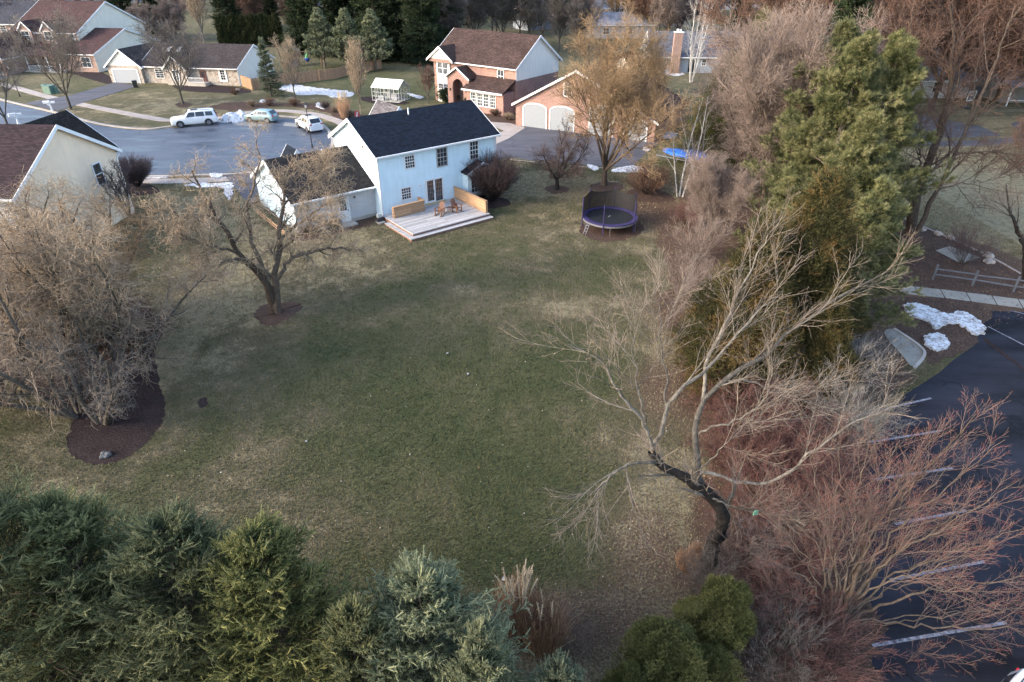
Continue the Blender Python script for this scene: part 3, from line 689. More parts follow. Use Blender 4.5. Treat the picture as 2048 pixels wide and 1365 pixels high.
# ---- evergreens
def needles(C, P, r, m, ln, wd, fwd=.55, lo=0, hi=1, cc=None):
    """m needle triangles round each shoot axis P[N,K,3]"""
    Nn, K, _ = P.shape; t = r.random((Nn, m))*(K-1.001); i = t.astype(int); f = (t-i)[..., None]; rows = np.arange(Nn)[:, None]
    b_ = P[rows, i]*(1-f)+P[rows, i+1]*f; tg = nrm(P[rows, i+1]-P[rows, i]); rd = nrm(r.normal(size=(Nn, m, 3))); rd = nrm(rd-(rd*tg).sum(-1, keepdims=True)*tg)
    d = nrm(rd+tg*fwd); sd = nrm(np.cross(d, r.normal(size=d.shape))); l = (ln*(.7+.6*r.random((Nn, m))))[..., None]
    V = np.stack([b_-sd*wd, b_+sd*wd, b_+d*l], 2).reshape(-1, 3); n = Nn*m
    F = np.stack([np.arange(n)*3, np.arange(n)*3+1, np.arange(n)*3+2, np.arange(n)*3+2], 1)
    c = (lo+(hi-lo)*r.random(Nn)) if cc is None else cc
    C.add3(V, F[:, :3], np.repeat(c, m*3))
class Cloud3(Cloud):          # triangles only
    def add3(s, V, F, C): Cloud.add(s, V, F, C)
    def tubes(s, P, R, S, r, lo=0, hi=1, cc=None):
        V, F, idx = tubes(P, R, S); F = np.concatenate([F[:, [0, 1, 2]], F[:, [0, 2, 3]]]); c = (lo+(hi-lo)*r.random(len(P))) if cc is None else cc; Cloud.add(s, V, F, c[idx])
def conifer(seed, h, rad, whorls, per, sub, shoots, needle=(9, .06, .006), droop=.1, shoot_len=.16, shoot_r=.014, power=.8, z0=.06, tipup=.05, rise=.25, leader=True, top_long=0, fine=True):
    r = np.random.default_rng(seed); T = Cloud(); C = Cloud3()
    P, R = line([(0, 0, -.1), (r.normal(0, .1), r.normal(0, .1), h*.5), (r.normal(0, .08), r.normal(0, .08), h)], 12, [h*.016+.05, h*.01+.02, .012], r, 0); T.tubes(P, R, 8, r)
    if leader: C.tubes(P[:, -3:], np.array([[.02, .03, .012]]), 4, r)
    zs = h*(z0+(1-z0)*(np.arange(whorls)+.5)/whorls)**1.0; n = whorls*per
    z = np.repeat(zs, per)+r.normal(0, h/whorls*.35, n); z = np.clip(z, h*z0, h*.985); q = z/h
    L = (rad*(1-q)**power+top_long*q)*np.clip(1+.18*r.normal(size=n), .5, 1.5)
    phi = r.random(n)*6.283; el = rise+.75*(q-.45)+r.normal(0, .12, n)
    d = np.stack([np.cos(phi)*np.cos(el), np.sin(phi)*np.cos(el), np.sin(el)], 1); K = 6
    B = np.empty((n, K, 3)); ax = P[0]; B[:, 0] = np.stack([np.interp(z, ax[:, 2], ax[:, 0]), np.interp(z, ax[:, 2], ax[:, 1]), z], 1)
    for k in range(1, K):
        d = d+r.normal(0, .05, (n, 3)); d[:, 2] += -droop*(1-q)*(1 if k < 4 else -1)+tipup*(k > 3); d = nrm(d); B[:, k] = B[:, k-1]+d*(L/(K-1))[:, None]
    BR = (.008+.012*L/rad)[:, None]*np.linspace(1.3, .35, K)[None]; T.tubes(B, BR, 4, r)
    S1, SR = spawn(r, B, BR, sub, .12, 1, .75, L*.42, 4, .08, .03, .6, .005, taper=.55, flat=.75)
    C.tubes(S1, np.full(SR.shape, shoot_r*.7), 3, r, 0, .5)
    q2 = np.repeat(q, sub)
    S2, _ = spawn(r, S1, SR, shoots, .15, 1, .6, shoot_len, 3, .1, .06, .6, .004, taper=.2, flat=.5)
    S3, _ = spawn(r, B, BR, shoots, .4, 1, .5, shoot_len*1.1, 3, .1, .08, .6, .004, taper=.2)
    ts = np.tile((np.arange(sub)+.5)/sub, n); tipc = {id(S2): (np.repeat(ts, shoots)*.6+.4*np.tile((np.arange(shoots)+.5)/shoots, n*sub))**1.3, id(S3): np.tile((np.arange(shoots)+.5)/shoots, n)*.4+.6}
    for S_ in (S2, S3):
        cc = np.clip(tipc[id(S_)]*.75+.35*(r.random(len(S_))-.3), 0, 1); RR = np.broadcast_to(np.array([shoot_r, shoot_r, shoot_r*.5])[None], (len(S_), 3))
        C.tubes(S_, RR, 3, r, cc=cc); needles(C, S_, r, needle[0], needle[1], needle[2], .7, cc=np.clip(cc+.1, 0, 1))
    nb_ = 3; U, _ = spawn(r, B, BR, nb_, .55, 1, .35, shoot_len*1.5, 4, .05, .30, .6, .004, taper=.1)
    cu = np.clip(.6+.4*r.random(len(U)), 0, 1); C.tubes(U, np.broadcast_to(np.array([shoot_r, shoot_r, shoot_r, shoot_r*.5])[None], (len(U), 4)), 3, r, cc=cu); needles(C, U, r, int(needle[0]*1.6), needle[1], needle[2], .8, cc=cu)
    return T, C, (B, S1, S2)
def pine(seed, h, rad, limbs=46, tufts=8, nd=(16, .17, .012), lob=.35, bare=.15, shape=.7):
    r = np.random.default_rng(seed); T = Cloud(); C = Cloud3()
    P, R = line([(0, 0, -.1), (.2, .1, h*.5), (.1, -.1, h)], 12, [h*.017+.04, h*.012, .03], r, .03); T.tubes(P, R, 8, r)
    n = limbs; q = bare+(1-bare)*(np.arange(n)+r.random(n))/n; z = q*h
    L = rad*np.clip((1-q)**shape*1.25, .12, 1)*np.clip(1+.25*r.normal(size=n), .5, 1.6); phi = r.random()*6+np.arange(n)*2.4; el = .1+.7*q**2+r.normal(0, .1, n)
    d = np.stack([np.cos(phi)*np.cos(el), np.sin(phi)*np.cos(el), np.sin(el)], 1); K = 8; B = np.empty((n, K, 3)); ax = P[0]
    B[:, 0] = np.stack([np.interp(z, ax[:, 2], ax[:, 0]), np.interp(z, ax[:, 2], ax[:, 1]), z], 1)
    for k in range(1, K): d = nrm(d+r.normal(0, .06, (n, 3))+np.array([0, 0, .07*(k/K)])); B[:, k] = B[:, k-1]+d*(L/(K-1))[:, None]
    BR = (.02+.03*L/rad)[:, None]*np.linspace(1.2, .3, K)[None]; T.tubes(B, BR, 5, r)
    S1, R1 = spawn(r, B, BR, 9, .25, 1, .7, L*lob, 5, .08, .08, .6, .01, taper=.4, flat=.5); T.tubes(S1, R1, 3, r)
    S2, R2 = spawn(r, S1, R1, tufts, .2, 1, .6, .42, 3, .1, .15, .6, .006, taper=.1)
    C.tubes(S2, np.full(R2.shape, .008), 3, r, 0, .3)
    cc = np.repeat(r.random(len(S1)), tufts)*.55+.45*r.random(len(S2))
    cc = np.clip(cc, 0, 1)
    needles(C, S2[:, 1:], r, nd[0], nd[1], nd[2], .9, cc=cc)
    tip = S2[:, -1:]+0; d2 = nrm(S2[:, -1:]-S2[:, -2:-1]); needles(C, np.concatenate([tip, tip+d2*.1], 1), r, nd[0]//2, nd[1]*1.05, nd[2], 1.2, cc=np.clip(cc+.15, 0, 1))
    return T, C
def spray(seed, h, rad, n, frond=(.35, 7), shape='cone', colr=(0, 1), wd=.02, up=.7):
    """cedar, arborvitae or yew: upright feathery sprays filling a shaped volume"""
    r = np.random.default_rng(seed); T = Cloud(); C = Cloud3()
    P, R = line([(0, 0, -.1), (0, 0, h*.5), (0, 0, h*.9)], 5, [.03+h*.012, .05, .01]); T.tubes(P, R, 6, r)
    q = 1-np.sqrt(r.random(n)) if shape == 'cone' else r.random(n)
    z = .04*h+q*h*.95
    prof = (1-q)**.75 if shape == 'cone' else (np.sqrt(np.clip(1-(2*q-1)**2, 0, 1)) if shape == 'ball' else np.clip((1-q)*3.5, 0, 1)**.6)
    lobe = valnoise(np.cos(np.linspace(0, 1, n)*0+r.random(n))*0+z*1.1, r.random(n)*0+3.7, .9, seed)
    phi = r.random(n)*6.283; lump = .45+1.0*valnoise(np.cos(phi)*2.2+z*.9+50, np.sin(phi)*2.2+z*.6+50, .9, seed+5)
    rr = rad*prof*lump*(.35+.65*r.random(n)**.35)
    b_ = np.stack([np.cos(phi)*rr, np.sin(phi)*rr, z], 1); d = nrm(np.stack([np.cos(phi)*(1-up), np.sin(phi)*(1-up), np.full(n, up)], 1)+r.normal(0, .3, (n, 3)))
    Pp = np.stack([b_, b_+d*frond[0]*.5, b_+d*frond[0]+r.normal(0, .03, (n, 3))], 1)
    cc = np.clip(valnoise(np.cos(phi)*3+z*1.3+90, np.sin(phi)*3+z+90, .8, seed+9)*.75+.35*r.random(n)-.05, 0, 1)*(colr[1]-colr[0])+colr[0]
    needles(C, Pp, r, frond[1], frond[0]*.42, wd, 1.3, cc=cc)
    return T, C
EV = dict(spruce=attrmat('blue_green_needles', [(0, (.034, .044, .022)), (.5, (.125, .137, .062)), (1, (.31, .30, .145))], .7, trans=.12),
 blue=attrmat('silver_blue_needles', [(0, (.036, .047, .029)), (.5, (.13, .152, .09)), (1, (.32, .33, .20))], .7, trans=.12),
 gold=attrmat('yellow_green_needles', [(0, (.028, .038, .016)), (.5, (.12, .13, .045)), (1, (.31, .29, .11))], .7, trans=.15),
 dark=attrmat('dark_spruce_needles', [(0, (.008, .014, .008)), (.5, (.020, .033, .016)), (1, (.055, .072, .03))], .75),
 pine=attrmat('pine_needles', [(0, (.025, .042, .022)), (.4, (.098, .108, .042)), (.75, (.19, .19, .085)), (1, (.33, .30, .15))], .7, trans=.15),
 cedar=attrmat('bronze_cedar_sprays', [(0, (.02, .022, .01)), (.5, (.06, .058, .022)), (.8, (.125, .085, .032)), (1, (.22, .125, .055))], .8, trans=.1),
 arb=attrmat('arborvitae_sprays', [(0, (.012, .018, .008)), (.6, (.034, .042, .016)), (1, (.07, .065, .025))], .8),
 yew=attrmat('yew_sprays', [(0, (.03, .036, .012)), (.5, (.085, .09, .03)), (1, (.2, .19, .07))], .75, trans=.15),
 box=attrmat('boxwood_leaves', [(0, (.012, .022, .010)), (1, (.05, .07, .03))], .7))
# ---------------------------------------------------------------- plants, placed where they stand
PROTO = {}; USED = set(); PR = random.Random(5)
def proto(key, T, C, bark, twig, name='bare_tree', cat='tree', crown='crown'):
    o = finish(name, T, C, bark, twig, (0, 0, 0), None, cat, crown=crown); PROTO[key] = o; return o
def put(key, px, py, label, h=1.0, rz=None, group=None, name=None, twig=None, world=None, cat=None, sxy=None):
    loc = world or G(px, py); rz = PR.random()*6.28 if rz is None else rz
    s = h if sxy is None else (sxy, sxy, h)
    if key not in USED:
        USED.add(key); o = PROTO[key]; o.location = (loc[0], loc[1], 0); o.rotation_euler.z = rz
        o.scale = (s, s, s) if not isinstance(s, tuple) else s; base = True
    else: o = copy_tree(PROTO[key], loc, rz, s)
    o['label'] = label
    if group: o['group'] = group
    elif 'group' in o: del o['group']
    if cat: o['category'] = cat
    if name: o.name = name
    if twig:
        for ch in o.children:
            if ch.name.startswith('crown'):
                ch.material_slots[0].link = 'OBJECT'; ch.material_slots[0].material = TW.get(twig) or EV[twig]
    return o
def grow(levels_from, T, C, r, specs):
    for lv in specs:
        pass
# --- prototypes (unit = metres at scale 1)
proto('vaseA', *vase_tree(1, 12, 1.0, 7, .16, .17, (8, 6, 5), .07, .05, .010, .5, ts=.25), 'grey', 'grey')
proto('vaseB', *vase_tree(2, 12, 1.0, 8, .12, .16, (11, 8, 6), .09, .04, .018, .62), 'brown', 'rust')
proto('vaseC', *vase_tree(3, 14, .8, 6, .2, .18, (11, 8, 6), .06, .08, .018, .5), 'grey', 'purple')
proto('small', *vase_tree(4, 6, .9, 6, .2, .08, (7, 6, 3), .07, .09, .0065, .5), 'grey', 'tan')
proto('upright', *vase_tree(6, 9, .6, 8, .15, .10, (7, 5, 3), .05, .12, .008, .5), 'tan', 'tan')
proto('gold', *vase_tree(7, 13.2, 1.0, 10, .12, .26, (11, 8, 7), .10, .05, .0085, .66, twlen=.08, smoothw=.2, ts=.34), 'brown', 'gold')
proto('apple', *vase_tree(8, 6.0, 2.2, 7, .18, .20, (9, 6, 4), .15, .01, .0065, 1.0, smoothw=.1), 'dark', 'dark')
proto('oak', *vase_tree(9, 21, 1.05, 9, .18, .28, (12, 9, 6), .12, .03, .019, .65, leaves_n=9000), 'brown', 'rust')
proto('fuzzy', *vase_tree(10, 15, .95, 12, .08, .2, (13, 9, 7), .09, .06, .0095, .62, twlen=.08), 'brown', 'pink')
proto('bushA', *bush(11, 3.2, 1.1, 170, (8, 6), .006, .02, .05, .05, .8), 'dark', 'dark', 'shrub', 'shrub')
proto('bushB', *bush(12, 2.6, 1.2, 120, (7, 5), .006, .018, .08, .02, .95), 'dark', 'rust', 'shrub', 'shrub')
proto('brushA', *bush(13, 2.6, 1.3, 60, (8, 7), .0045, .014, .10, .01, 1.05), 'brown', 'maroon', 'shrub', 'shrub')
proto('brushB', *bush(14, 3.6, 1.0, 40, (9, 7), .0045, .018, .09, .03, .8), 'grey', 'pink', 'shrub', 'shrub')
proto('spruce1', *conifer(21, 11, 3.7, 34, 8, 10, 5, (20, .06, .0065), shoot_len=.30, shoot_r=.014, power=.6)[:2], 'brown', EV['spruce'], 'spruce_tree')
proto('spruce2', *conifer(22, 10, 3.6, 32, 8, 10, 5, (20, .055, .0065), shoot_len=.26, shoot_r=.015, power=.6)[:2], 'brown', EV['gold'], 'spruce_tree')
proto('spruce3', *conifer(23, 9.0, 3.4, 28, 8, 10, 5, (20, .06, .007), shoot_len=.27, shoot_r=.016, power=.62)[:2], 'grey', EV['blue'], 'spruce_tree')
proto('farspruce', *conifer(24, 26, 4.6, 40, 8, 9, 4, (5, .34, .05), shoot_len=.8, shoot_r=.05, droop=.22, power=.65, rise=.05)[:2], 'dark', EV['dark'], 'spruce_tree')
proto('farpine', *pine(25, 10, 3.4, 50, 6, (14, .30, .035)), 'grey', EV['blue'], 'pine_tree')
proto('pine', *pine(26, 14.5, 4.2, 64, 12, (40, .23, .008), shape=.75), 'tan', EV['pine'], 'pine_tree')
proto('cedar', *spray(27, 10, 2.9, 15000, (.42, 10), wd=.014, up=.62), 'brown', EV['cedar'], 'cedar_tree')
proto('arb', *spray(28, 6, .8, 2600, (.5, 6), 'col', wd=.05, up=.85), 'brown', EV['arb'], 'arborvitae')
proto('yew', *spray(29, 4.2, 1.6, 9000, (.24, 10), 'ball', wd=.012, up=.6), 'brown', EV['yew'], 'yew_shrub')
proto('box', *spray(30, 1.7, 1.3, 3500, (.22, 7), 'ball', wd=.03, up=.4), 'brown', EV['box'], 'evergreen_bush', 'shrub')
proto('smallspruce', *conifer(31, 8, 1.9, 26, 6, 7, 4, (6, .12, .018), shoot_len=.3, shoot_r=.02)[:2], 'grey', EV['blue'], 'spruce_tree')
# birch clumps
def birch(seed, h, stems=5, spread=.22):
    r = np.random.default_rng(seed); T = Cloud(); C = Cloud(); Ps = []
    for k in range(stems):
        a = r.random()*6.28; s = spread*r.random(); d = np.array([math.cos(a)*s, math.sin(a)*s, 1.]); p = np.array([math.cos(a)*.25, math.sin(a)*.25, -.1]); pts = [p]
        for j in range(9): d = nrm(d+r.normal(0, .06, 3)+np.array([0, 0, .02])); p = p+d*h/9; pts.append(p)
        Ps.append(pts)
    P = np.array(Ps); R = np.linspace(.085, .018, 10)[None]*np.ones((stems, 1)); T.tubes(P, R, 7, r)
    P1, R1 = spawn(r, P, R, 12, .2, .98, .55, h*.22, 6, .07, .06, .5, .008); T.tubes(P1, R1, 4, r)
    P2, R2 = spawn(r, P1, R1, 7, .2, 1, .5, h*.08, 4, .1, 0, .6, .005); C.tubes(P2, R2, 3, r)
    P3, R3 = spawn(r, P2, R2, 4, .2, 1, .5, h*.04, 3, .1, -.05, .6, .004); C.tubes(P3, R3, 3, r)
    return T, C
proto('birch', *birch(41, 9, 3), 'birch', 'pink', 'birch_tree')
proto('birch2', *birch(42, 14, 7, .35), 'birch', 'white', 'birch_tree')
# --- curly willows
def curl_finish(r, T, C, P, R, n1=6, n2=8, n3=6, L1=2.2, L2=1.0, L3=.55, rt=.006, lim=0, grav=.10):
    P1, R1 = spawn(r, P, R, n1, .2, .98, .7, L1, 8, .17, .05, .55, .014, smoothw=.35); T.tubes(P1, R1, 5, r)
    P2, R2 = spawn(r, P1, R1, n2, .15, 1, .7, L2, 8, .22, .03, .6, .008, smoothw=.45, taper=.2, grav=grav); C.tubes(P2, R2, 3, r, 0, .6)
    P3, R3 = spawn(r, P2, R2, n3, .1, 1, .8, L3, 7, .30, .0, .7, rt, smoothw=.5, taper=.2, grav=grav); C.tubes(P3, R3, 3, r)
    return P1, P2
def px3(pts):    # (px, py, distance) -> point in the world
    return [D(*p) for p in pts]
def skeleton_tree(name, base, limbs, seed, fin, bark, twig, label, group=None, cat='tree', wig=.03):
    r = np.random.default_rng(seed); T = Cloud(); C = Cloud(); bx, by = base; off = np.array([bx, by, 0.]); PL = []; RL = []
    for pts, rad in limbs:
        if len(PL) and name != 'willow_tree': rad = [q_*(.6 if name == 'maple_tree' else .62) for q_ in rad]
        Q = [np.array(p)-off for p in pts]; P, R = line(Q, 20, rad, r, 0); R = R*(1+.07*r.normal(size=R.shape)); P[:, 1:-1] += r.normal(0, wig, P[:, 1:-1].shape); kk = len(PL); T.tubes(P, R, 9, r, *((0, .05) if kk == 0 else (.35, .5) if kk == 1 else (.5, .9))); PL.append(P); RL.append(R)
    fin(r, T, C, np.concatenate(PL), np.concatenate(RL))
    return finish(name, T, C, bark, twig, (bx, by, 0), label, cat, group)
YB = G(548, 625)[1]
B0 = (*G(548, 626), 0); wf = (536, 575, YB)
WLIMB = [([B0, D(545, 600, YB), D(*wf), D(512, 541, YB-.2), D(475, 505, YB-.6), D(457, 468, YB-.6), D(435, 437, YB-.4), D(423, 412, YB), D(401, 381, YB+.3), D(383, 341, YB+.6)], [.30, .26, .2, .17, .13, .10, .07, .04]),
 ([(*G(556, 626), 0), D(553, 590, YB), D(549, 541, YB+.2), D(558, 501, YB+.6), D(560, 455, YB+1), D(565, 412, YB+1.6), D(572, 360, YB+2.2), D(585, 318, YB+3)], [.26, .2, .16, .12, .08, .04]),
 ([D(553, 560, YB), D(586, 514, YB+.6), D(617, 507, YB+1.2), D(655, 496, YB+2), D(703, 501, YB+2.6)], [.13, .1, .08, .03]),
 ([D(560, 485, YB+.8), D(568, 474, YB+1), D(601, 449, YB+1.6), D(648, 412, YB+2.2), D(690, 396, YB+3)], [.11, .08, .06, .025]),
 ([D(490, 520, YB-.3), D(478, 517, YB-.6), D(448, 526, YB-1.2), D(401, 538, YB-1.8), D(374, 563, YB-2.4)], [.09, .07, .05, .025]),
 ([D(538, 560, YB), D(520, 525, YB-.2), D(505, 480, YB), D(494, 412, YB+.4), D(512, 363, YB+1), D(518, 317, YB+1.4), D(512, 280, YB+1.8)], [.15, .12, .09, .06, .03]),
 ([D(435, 437, YB-.4), D(400, 432, YB-.8), D(365, 436, YB-1.4), D(340, 420, YB-1.8)], [.08, .06, .03]),
 ([D(475, 505, YB-.6), D(430, 495, YB-1.5), D(380, 480, YB-2), D(350, 470, YB-2.4)], [.08, .06, .03]),
 ([D(558, 501, YB+.6), D(600, 470, YB+.2), D(640, 452, YB+.0), D(680, 440, YB)], [.09, .06, .03]),
 ([D(565, 412, YB+1.6), D(600, 380, YB+2), D(640, 345, YB+2.4), D(660, 320, YB+2.6)], [.07, .05, .025])]
skeleton_tree('willow_tree', G(552, 626), WLIMB, 51, lambda r, T, C, P, R: curl_finish(r, T, C, P, R, 9, 11, 8, 2.0, 1.0, .62, .0065), 'brown', 'tan', 'curly willow with forked dark trunk in a ring of mulch behind the white garage', wig=.05)
# --- leaning tree, right foreground
YF = G(1408, 1132)[1]
def ff(r, T, C, P, R):
    P1, R1 = spawn(r, P, R, 7, .35, .99, .5, 2.6, 9, .05, .03, .40, .007, smoothw=.3); T.tubes(P1, R1, 5, r, .4, 1)
    P2, R2 = spawn(r, P1, R1, 9, .12, .98, .55, 1.2, 7, .07, .03, .5, .0045, smoothw=.3); C.tubes(P2, R2, 4, r, .2, 1)
    P3, R3 = spawn(r, P2, R2, 6, .1, 1, .6, .45, 4, .10, .02, .7, .0032, smoothw=.3); C.tubes(P3, R3, 3, r)
FL = [([(*G(1408, 1136), -.05), D(1418, 1110, YF+.05), D(1436, 1070, YF+.1), D(1446, 1030, YF+.1), D(1430, 1005, YF+.1), D(1409, 984, YF+.1), D(1371, 957, YF), D(1345, 945, YF), D(1322, 932, YF), D(1303, 903, YF+.1)], [.34, .29, .27, .24, .21, .17, .15, .14]),
 ([D(1412, 985, YF+.1), D(1398, 960, YF+.4), D(1397, 930, YF+.6), D(1391, 890, YF+.9), D(1390, 850, YF+1.1), D(1408, 800, YF+1.3), D(1440, 765, YF+1.5), D(1495, 733, YF+1.7), D(1540, 705, YF+2), D(1583, 664, YF+2.2), D(1656, 611, YF+2.6), D(1720, 572, YF+3), D(1777, 543, YF+3.4)], [.18, .17, .16, .14, .12, .09, .06, .02]),
 ([D(1405, 805, YF+1.3), D(1414, 735, YF+1.8), D(1435, 680, YF+2.2), D(1458, 635, YF+2.6), D(1480, 580, YF+3), D(1511, 524, YF+3.5), D(1535, 470, YF+4)], [.11, .09, .07, .05, .02]),
 ([D(1303, 903, YF+.1), D(1315, 880, YF+.2), D(1342, 800, YF+.4), D(1371, 771, YF+.6), D(1409, 742, YF+1), D(1450, 700, YF+1.4), D(1500, 640, YF+1.8), D(1560, 590, YF+2.4)], [.12, .10, .08, .06, .02]),
 ([D(1305, 905, YF+.1), D(1290, 850, YF-.2), D(1250, 805, YF-.4), D(1225, 760, YF-.5), D(1205, 725, YF-.6), D(1160, 700, YF-.7), D(1135, 688, YF-.8)], [.10, .08, .05, .02]),
 ([D(1318, 932, YF), D(1300, 925, YF-.2), D(1260, 930, YF-.5), D(1225, 950, YF-.8), D(1200, 972, YF-1), D(1183, 1012, YF-1.2)], [.09, .07, .05, .02]),
 ([D(1400, 945, YF+.4), D(1438, 951, YF+.2), D(1501, 969, YF+.1), D(1550, 962, YF+.1), D(1608, 916, YF+.2), D(1680, 863, YF+.5), D(1729, 834, YF+.8), D(1800, 800, YF+1)], [.10, .09, .08, .06, .02]),
 ([D(1410, 990, YF+.1), D(1440, 1002, YF-.1), D(1458, 1010, YF-.2), D(1525, 1026, YF-.4)], [.06, .05, .02]),
 ([D(1300, 880, YF), D(1280, 800, YF+.2), D(1270, 740, YF+.6), D(1262, 690, YF+1), D(1268, 620, YF+1.6)], [.07, .06, .03, .015]),
 ([D(1330, 820, YF+.4), D(1335, 760, YF+.8), D(1320, 690, YF+1.2), D(1320, 610, YF+1.8), D(1330, 560, YF+2.2)], [.07, .05, .03, .015]),
 ([D(1395, 870, YF+1), D(1430, 855, YF+.8), D(1480, 835, YF+.8), D(1530, 800, YF+1), D(1545, 735, YF+1.4)], [.06, .05, .03, .015]),
 ([D(1440, 765, YF+1.5), D(1500, 760, YF+1.4), D(1560, 790, YF+1.3), D(1620, 790, YF+1.3)], [.06, .05, .03, .015]),
 ([D(1400, 940, YF+.4), D(1440, 900, YF+.1), D(1480, 855, YF), D(1530, 820, YF)], [.04, .03, .015])]
skeleton_tree('bare_tree', G(1412, 1134), FL, 52, ff, BARK['lich'], TW['lich'], 'leaning bare tree with thick dark trunk and pale lichen-grey limbs at the lawn edge', wig=.035)
# --- big spreading maple, bottom right
YM = G(1668, 1250)[1]
def ml(px, py, dy): return D(px, py, YM+dy)
MB0 = (*G(1668, 1262), 0)
ML = []
rm = random.Random(9)
targets = [(1960, 818, 2.6), (1880, 850, 2.4), (1800, 880, 2.2), (2010, 880, 1.8), (2040, 960, 1.2), (2060, 1050, .5), (2070, 1150, -.2), (2060, 1260, -.8), (1740, 880, 2.0), (1620, 900, 1.8), (1680, 860, 2.6), (1560, 980, .8), (1520, 1100, .2), (1560, 1240, -.8), (1980, 1340, -1.4), (1850, 1360, -1.8), (1900, 930, 1.6), (1830, 960, 1.0), (1960, 1010, .4), (1930, 1110, -.4), (1540, 1180, -.6), (1720, 1000, .6), (1630, 1020, .4)]
for k, (tx, ty, dy) in enumerate(targets):
    mx, my = 1668+(tx-1668)*.35+rm.uniform(-14, 14), 1262+(ty-1262)*.5; bx_ = (MB0[0]+rm.uniform(-.2, .2), MB0[1]+rm.uniform(-.15, .15), 0)
    ML.append(([bx_, ml(1668+(tx-1668)*.12, 1240+(ty-1250)*.15, .05), ml(mx, my-12, dy*.4), ml(1668+(tx-1668)*.7, 1262+(ty-1262)*.78, dy*.75), ml(tx, ty, dy)], [.11 if k % 3 == 0 else .07, .06, .04, .012]))
for k in range(16):
    a = rm.uniform(-1.9, 1.5); q = rm.uniform(.55, 1); tx = 1690+math.sin(a)*400*q; ty = 1250-math.cos(a)*430*q*(1 if abs(a) < 1.5 else .6); dy = (1250-ty)/430*2.4+rm.uniform(-.5, .5)
    ML.append(([(MB0[0]+rm.uniform(-.25, .25), MB0[1]+rm.uniform(-.2, .2), 0), ml(1668+(tx-1668)*.3+rm.uniform(-20, 20), 1262+(ty-1262)*.4, dy*.3), ml(1668+(tx-1668)*.7+rm.uniform(-20, 20), 1262+(ty-1262)*.75, dy*.75), ml(tx, ty, dy)], [.05, .035, .022, .008]))
def fm(r, T, C, P, R):
    P1, R1 = spawn(r, P, R, 8, .4, .98, .42, 1.9, 6, .06, .05, .5, .005, smoothw=.2); C.tubes(P1, R1, 4, r, 0, .35)
    P2, R2 = spawn(r, P1, R1, 8, .15, .98, .5, .85, 5, .06, .05, .6, .0038); C.tubes(P2, R2, 3, r, .1, .7)
    P3, R3 = spawn(r, P2, R2, 5, .2, 1, .6, .24, 3, .1, .02, .7, .0032); C.tubes(P3, R3, 3, r, .5, 1)
skeleton_tree('maple_tree', G(1668, 1258), ML, 53, fm, 'brown', 'red', 'wide multi-stemmed tree with red twig tips overhanging the parking lot', wig=.06)
# --- twin-trunk tree and its neighbour, right middle
YT = G(1822, 470)[1]
def ft(r, T, C, P, R):
    P1, R1 = spawn(r, P, R, 11, .25, .98, .6, 4.6, 7, .12, .04, .5, .02, smoothw=.3); T.tubes(P1, R1, 5, r)
    P2, R2 = spawn(r, P1, R1, 10, .15, .98, .65, 2.0, 6, .14, .03, .6, .010, smoothw=.3); C.tubes(P2, R2, 3, r, 0, .7)
    P3, R3 = spawn(r, P2, R2, 8, .1, 1, .7, .8, 4, .14, .02, .7, .007); C.tubes(P3, R3, 3, r)
TL = [([(*G(1818, 468), -.1), D(1830, 400, YT), D(1856, 330, YT+.3), D(1880, 260, YT+.6), D(1900, 180, YT+1), D(1905, 90, YT+1.6), D(1900, 10, YT+2)], [.42, .34, .26, .2, .12, .05]),
 ([(*G(1832, 472), -.1), D(1860, 410, YT), D(1900, 330, YT+.2), D(1935, 250, YT+.5), D(1970, 170, YT+.9), D(2000, 90, YT+1.4), D(2030, 10, YT+2)], [.34, .27, .22, .17, .1, .05]),
 ([D(1845, 355, YT+.2), D(1840, 310, YT), D(1830, 285, YT-.2), D(1815, 250, YT-.3)], [.14, .1, .07, .03]),
 ([D(1910, 310, YT+.3), D(1980, 305, YT), D(2040, 310, YT-.5), D(2090, 330, YT-1)], [.14, .11, .08, .03]),
 ([D(1870, 385, YT+.1), D(1900, 372, YT-.4), D(1960, 365, YT-.8), D(2010, 355, YT-1.4)], [.12, .09, .06, .03]),
 ([D(1826, 410, YT), D(1805, 390, YT-.3), D(1795, 360, YT-.5)], [.1, .07, .03]),
 ([D(1880, 260, YT+.6), D(1850, 190, YT+.8), D(1830, 110, YT+1), D(1815, 40, YT+1.4)], [.14, .1, .07, .03])]
skeleton_tree('bare_tree', G(1825, 470), TL, 54, ft, 'brown', 'rust', 'tall twin-trunked bare tree beside the open lawn on the right', wig=.06)
skeleton_tree('bare_tree', G(2052, 560), [([(*G(2052, 566), -.1), D(2050, 500, 41), D(2030, 450, 41.2), D(2018, 410, 41.5), D(2012, 370, 42)], [.25, .2, .13, .08, .04]), ([D(2040, 470, 41), D(2020, 425, 40.6), D(1990, 402, 40.2)], [.1, .07, .03]), ([D(2050, 500, 41), D(2075, 420, 41.5), D(2100, 340, 42), D(2090, 280, 42)], [.2, .14, .1, .04])],
 55, lambda r, T, C, P, R: ff(r, T, C, P, R), 'dark', 'grey', 'dark bare tree cut by the right edge beside the split-rail fence', wig=.03)
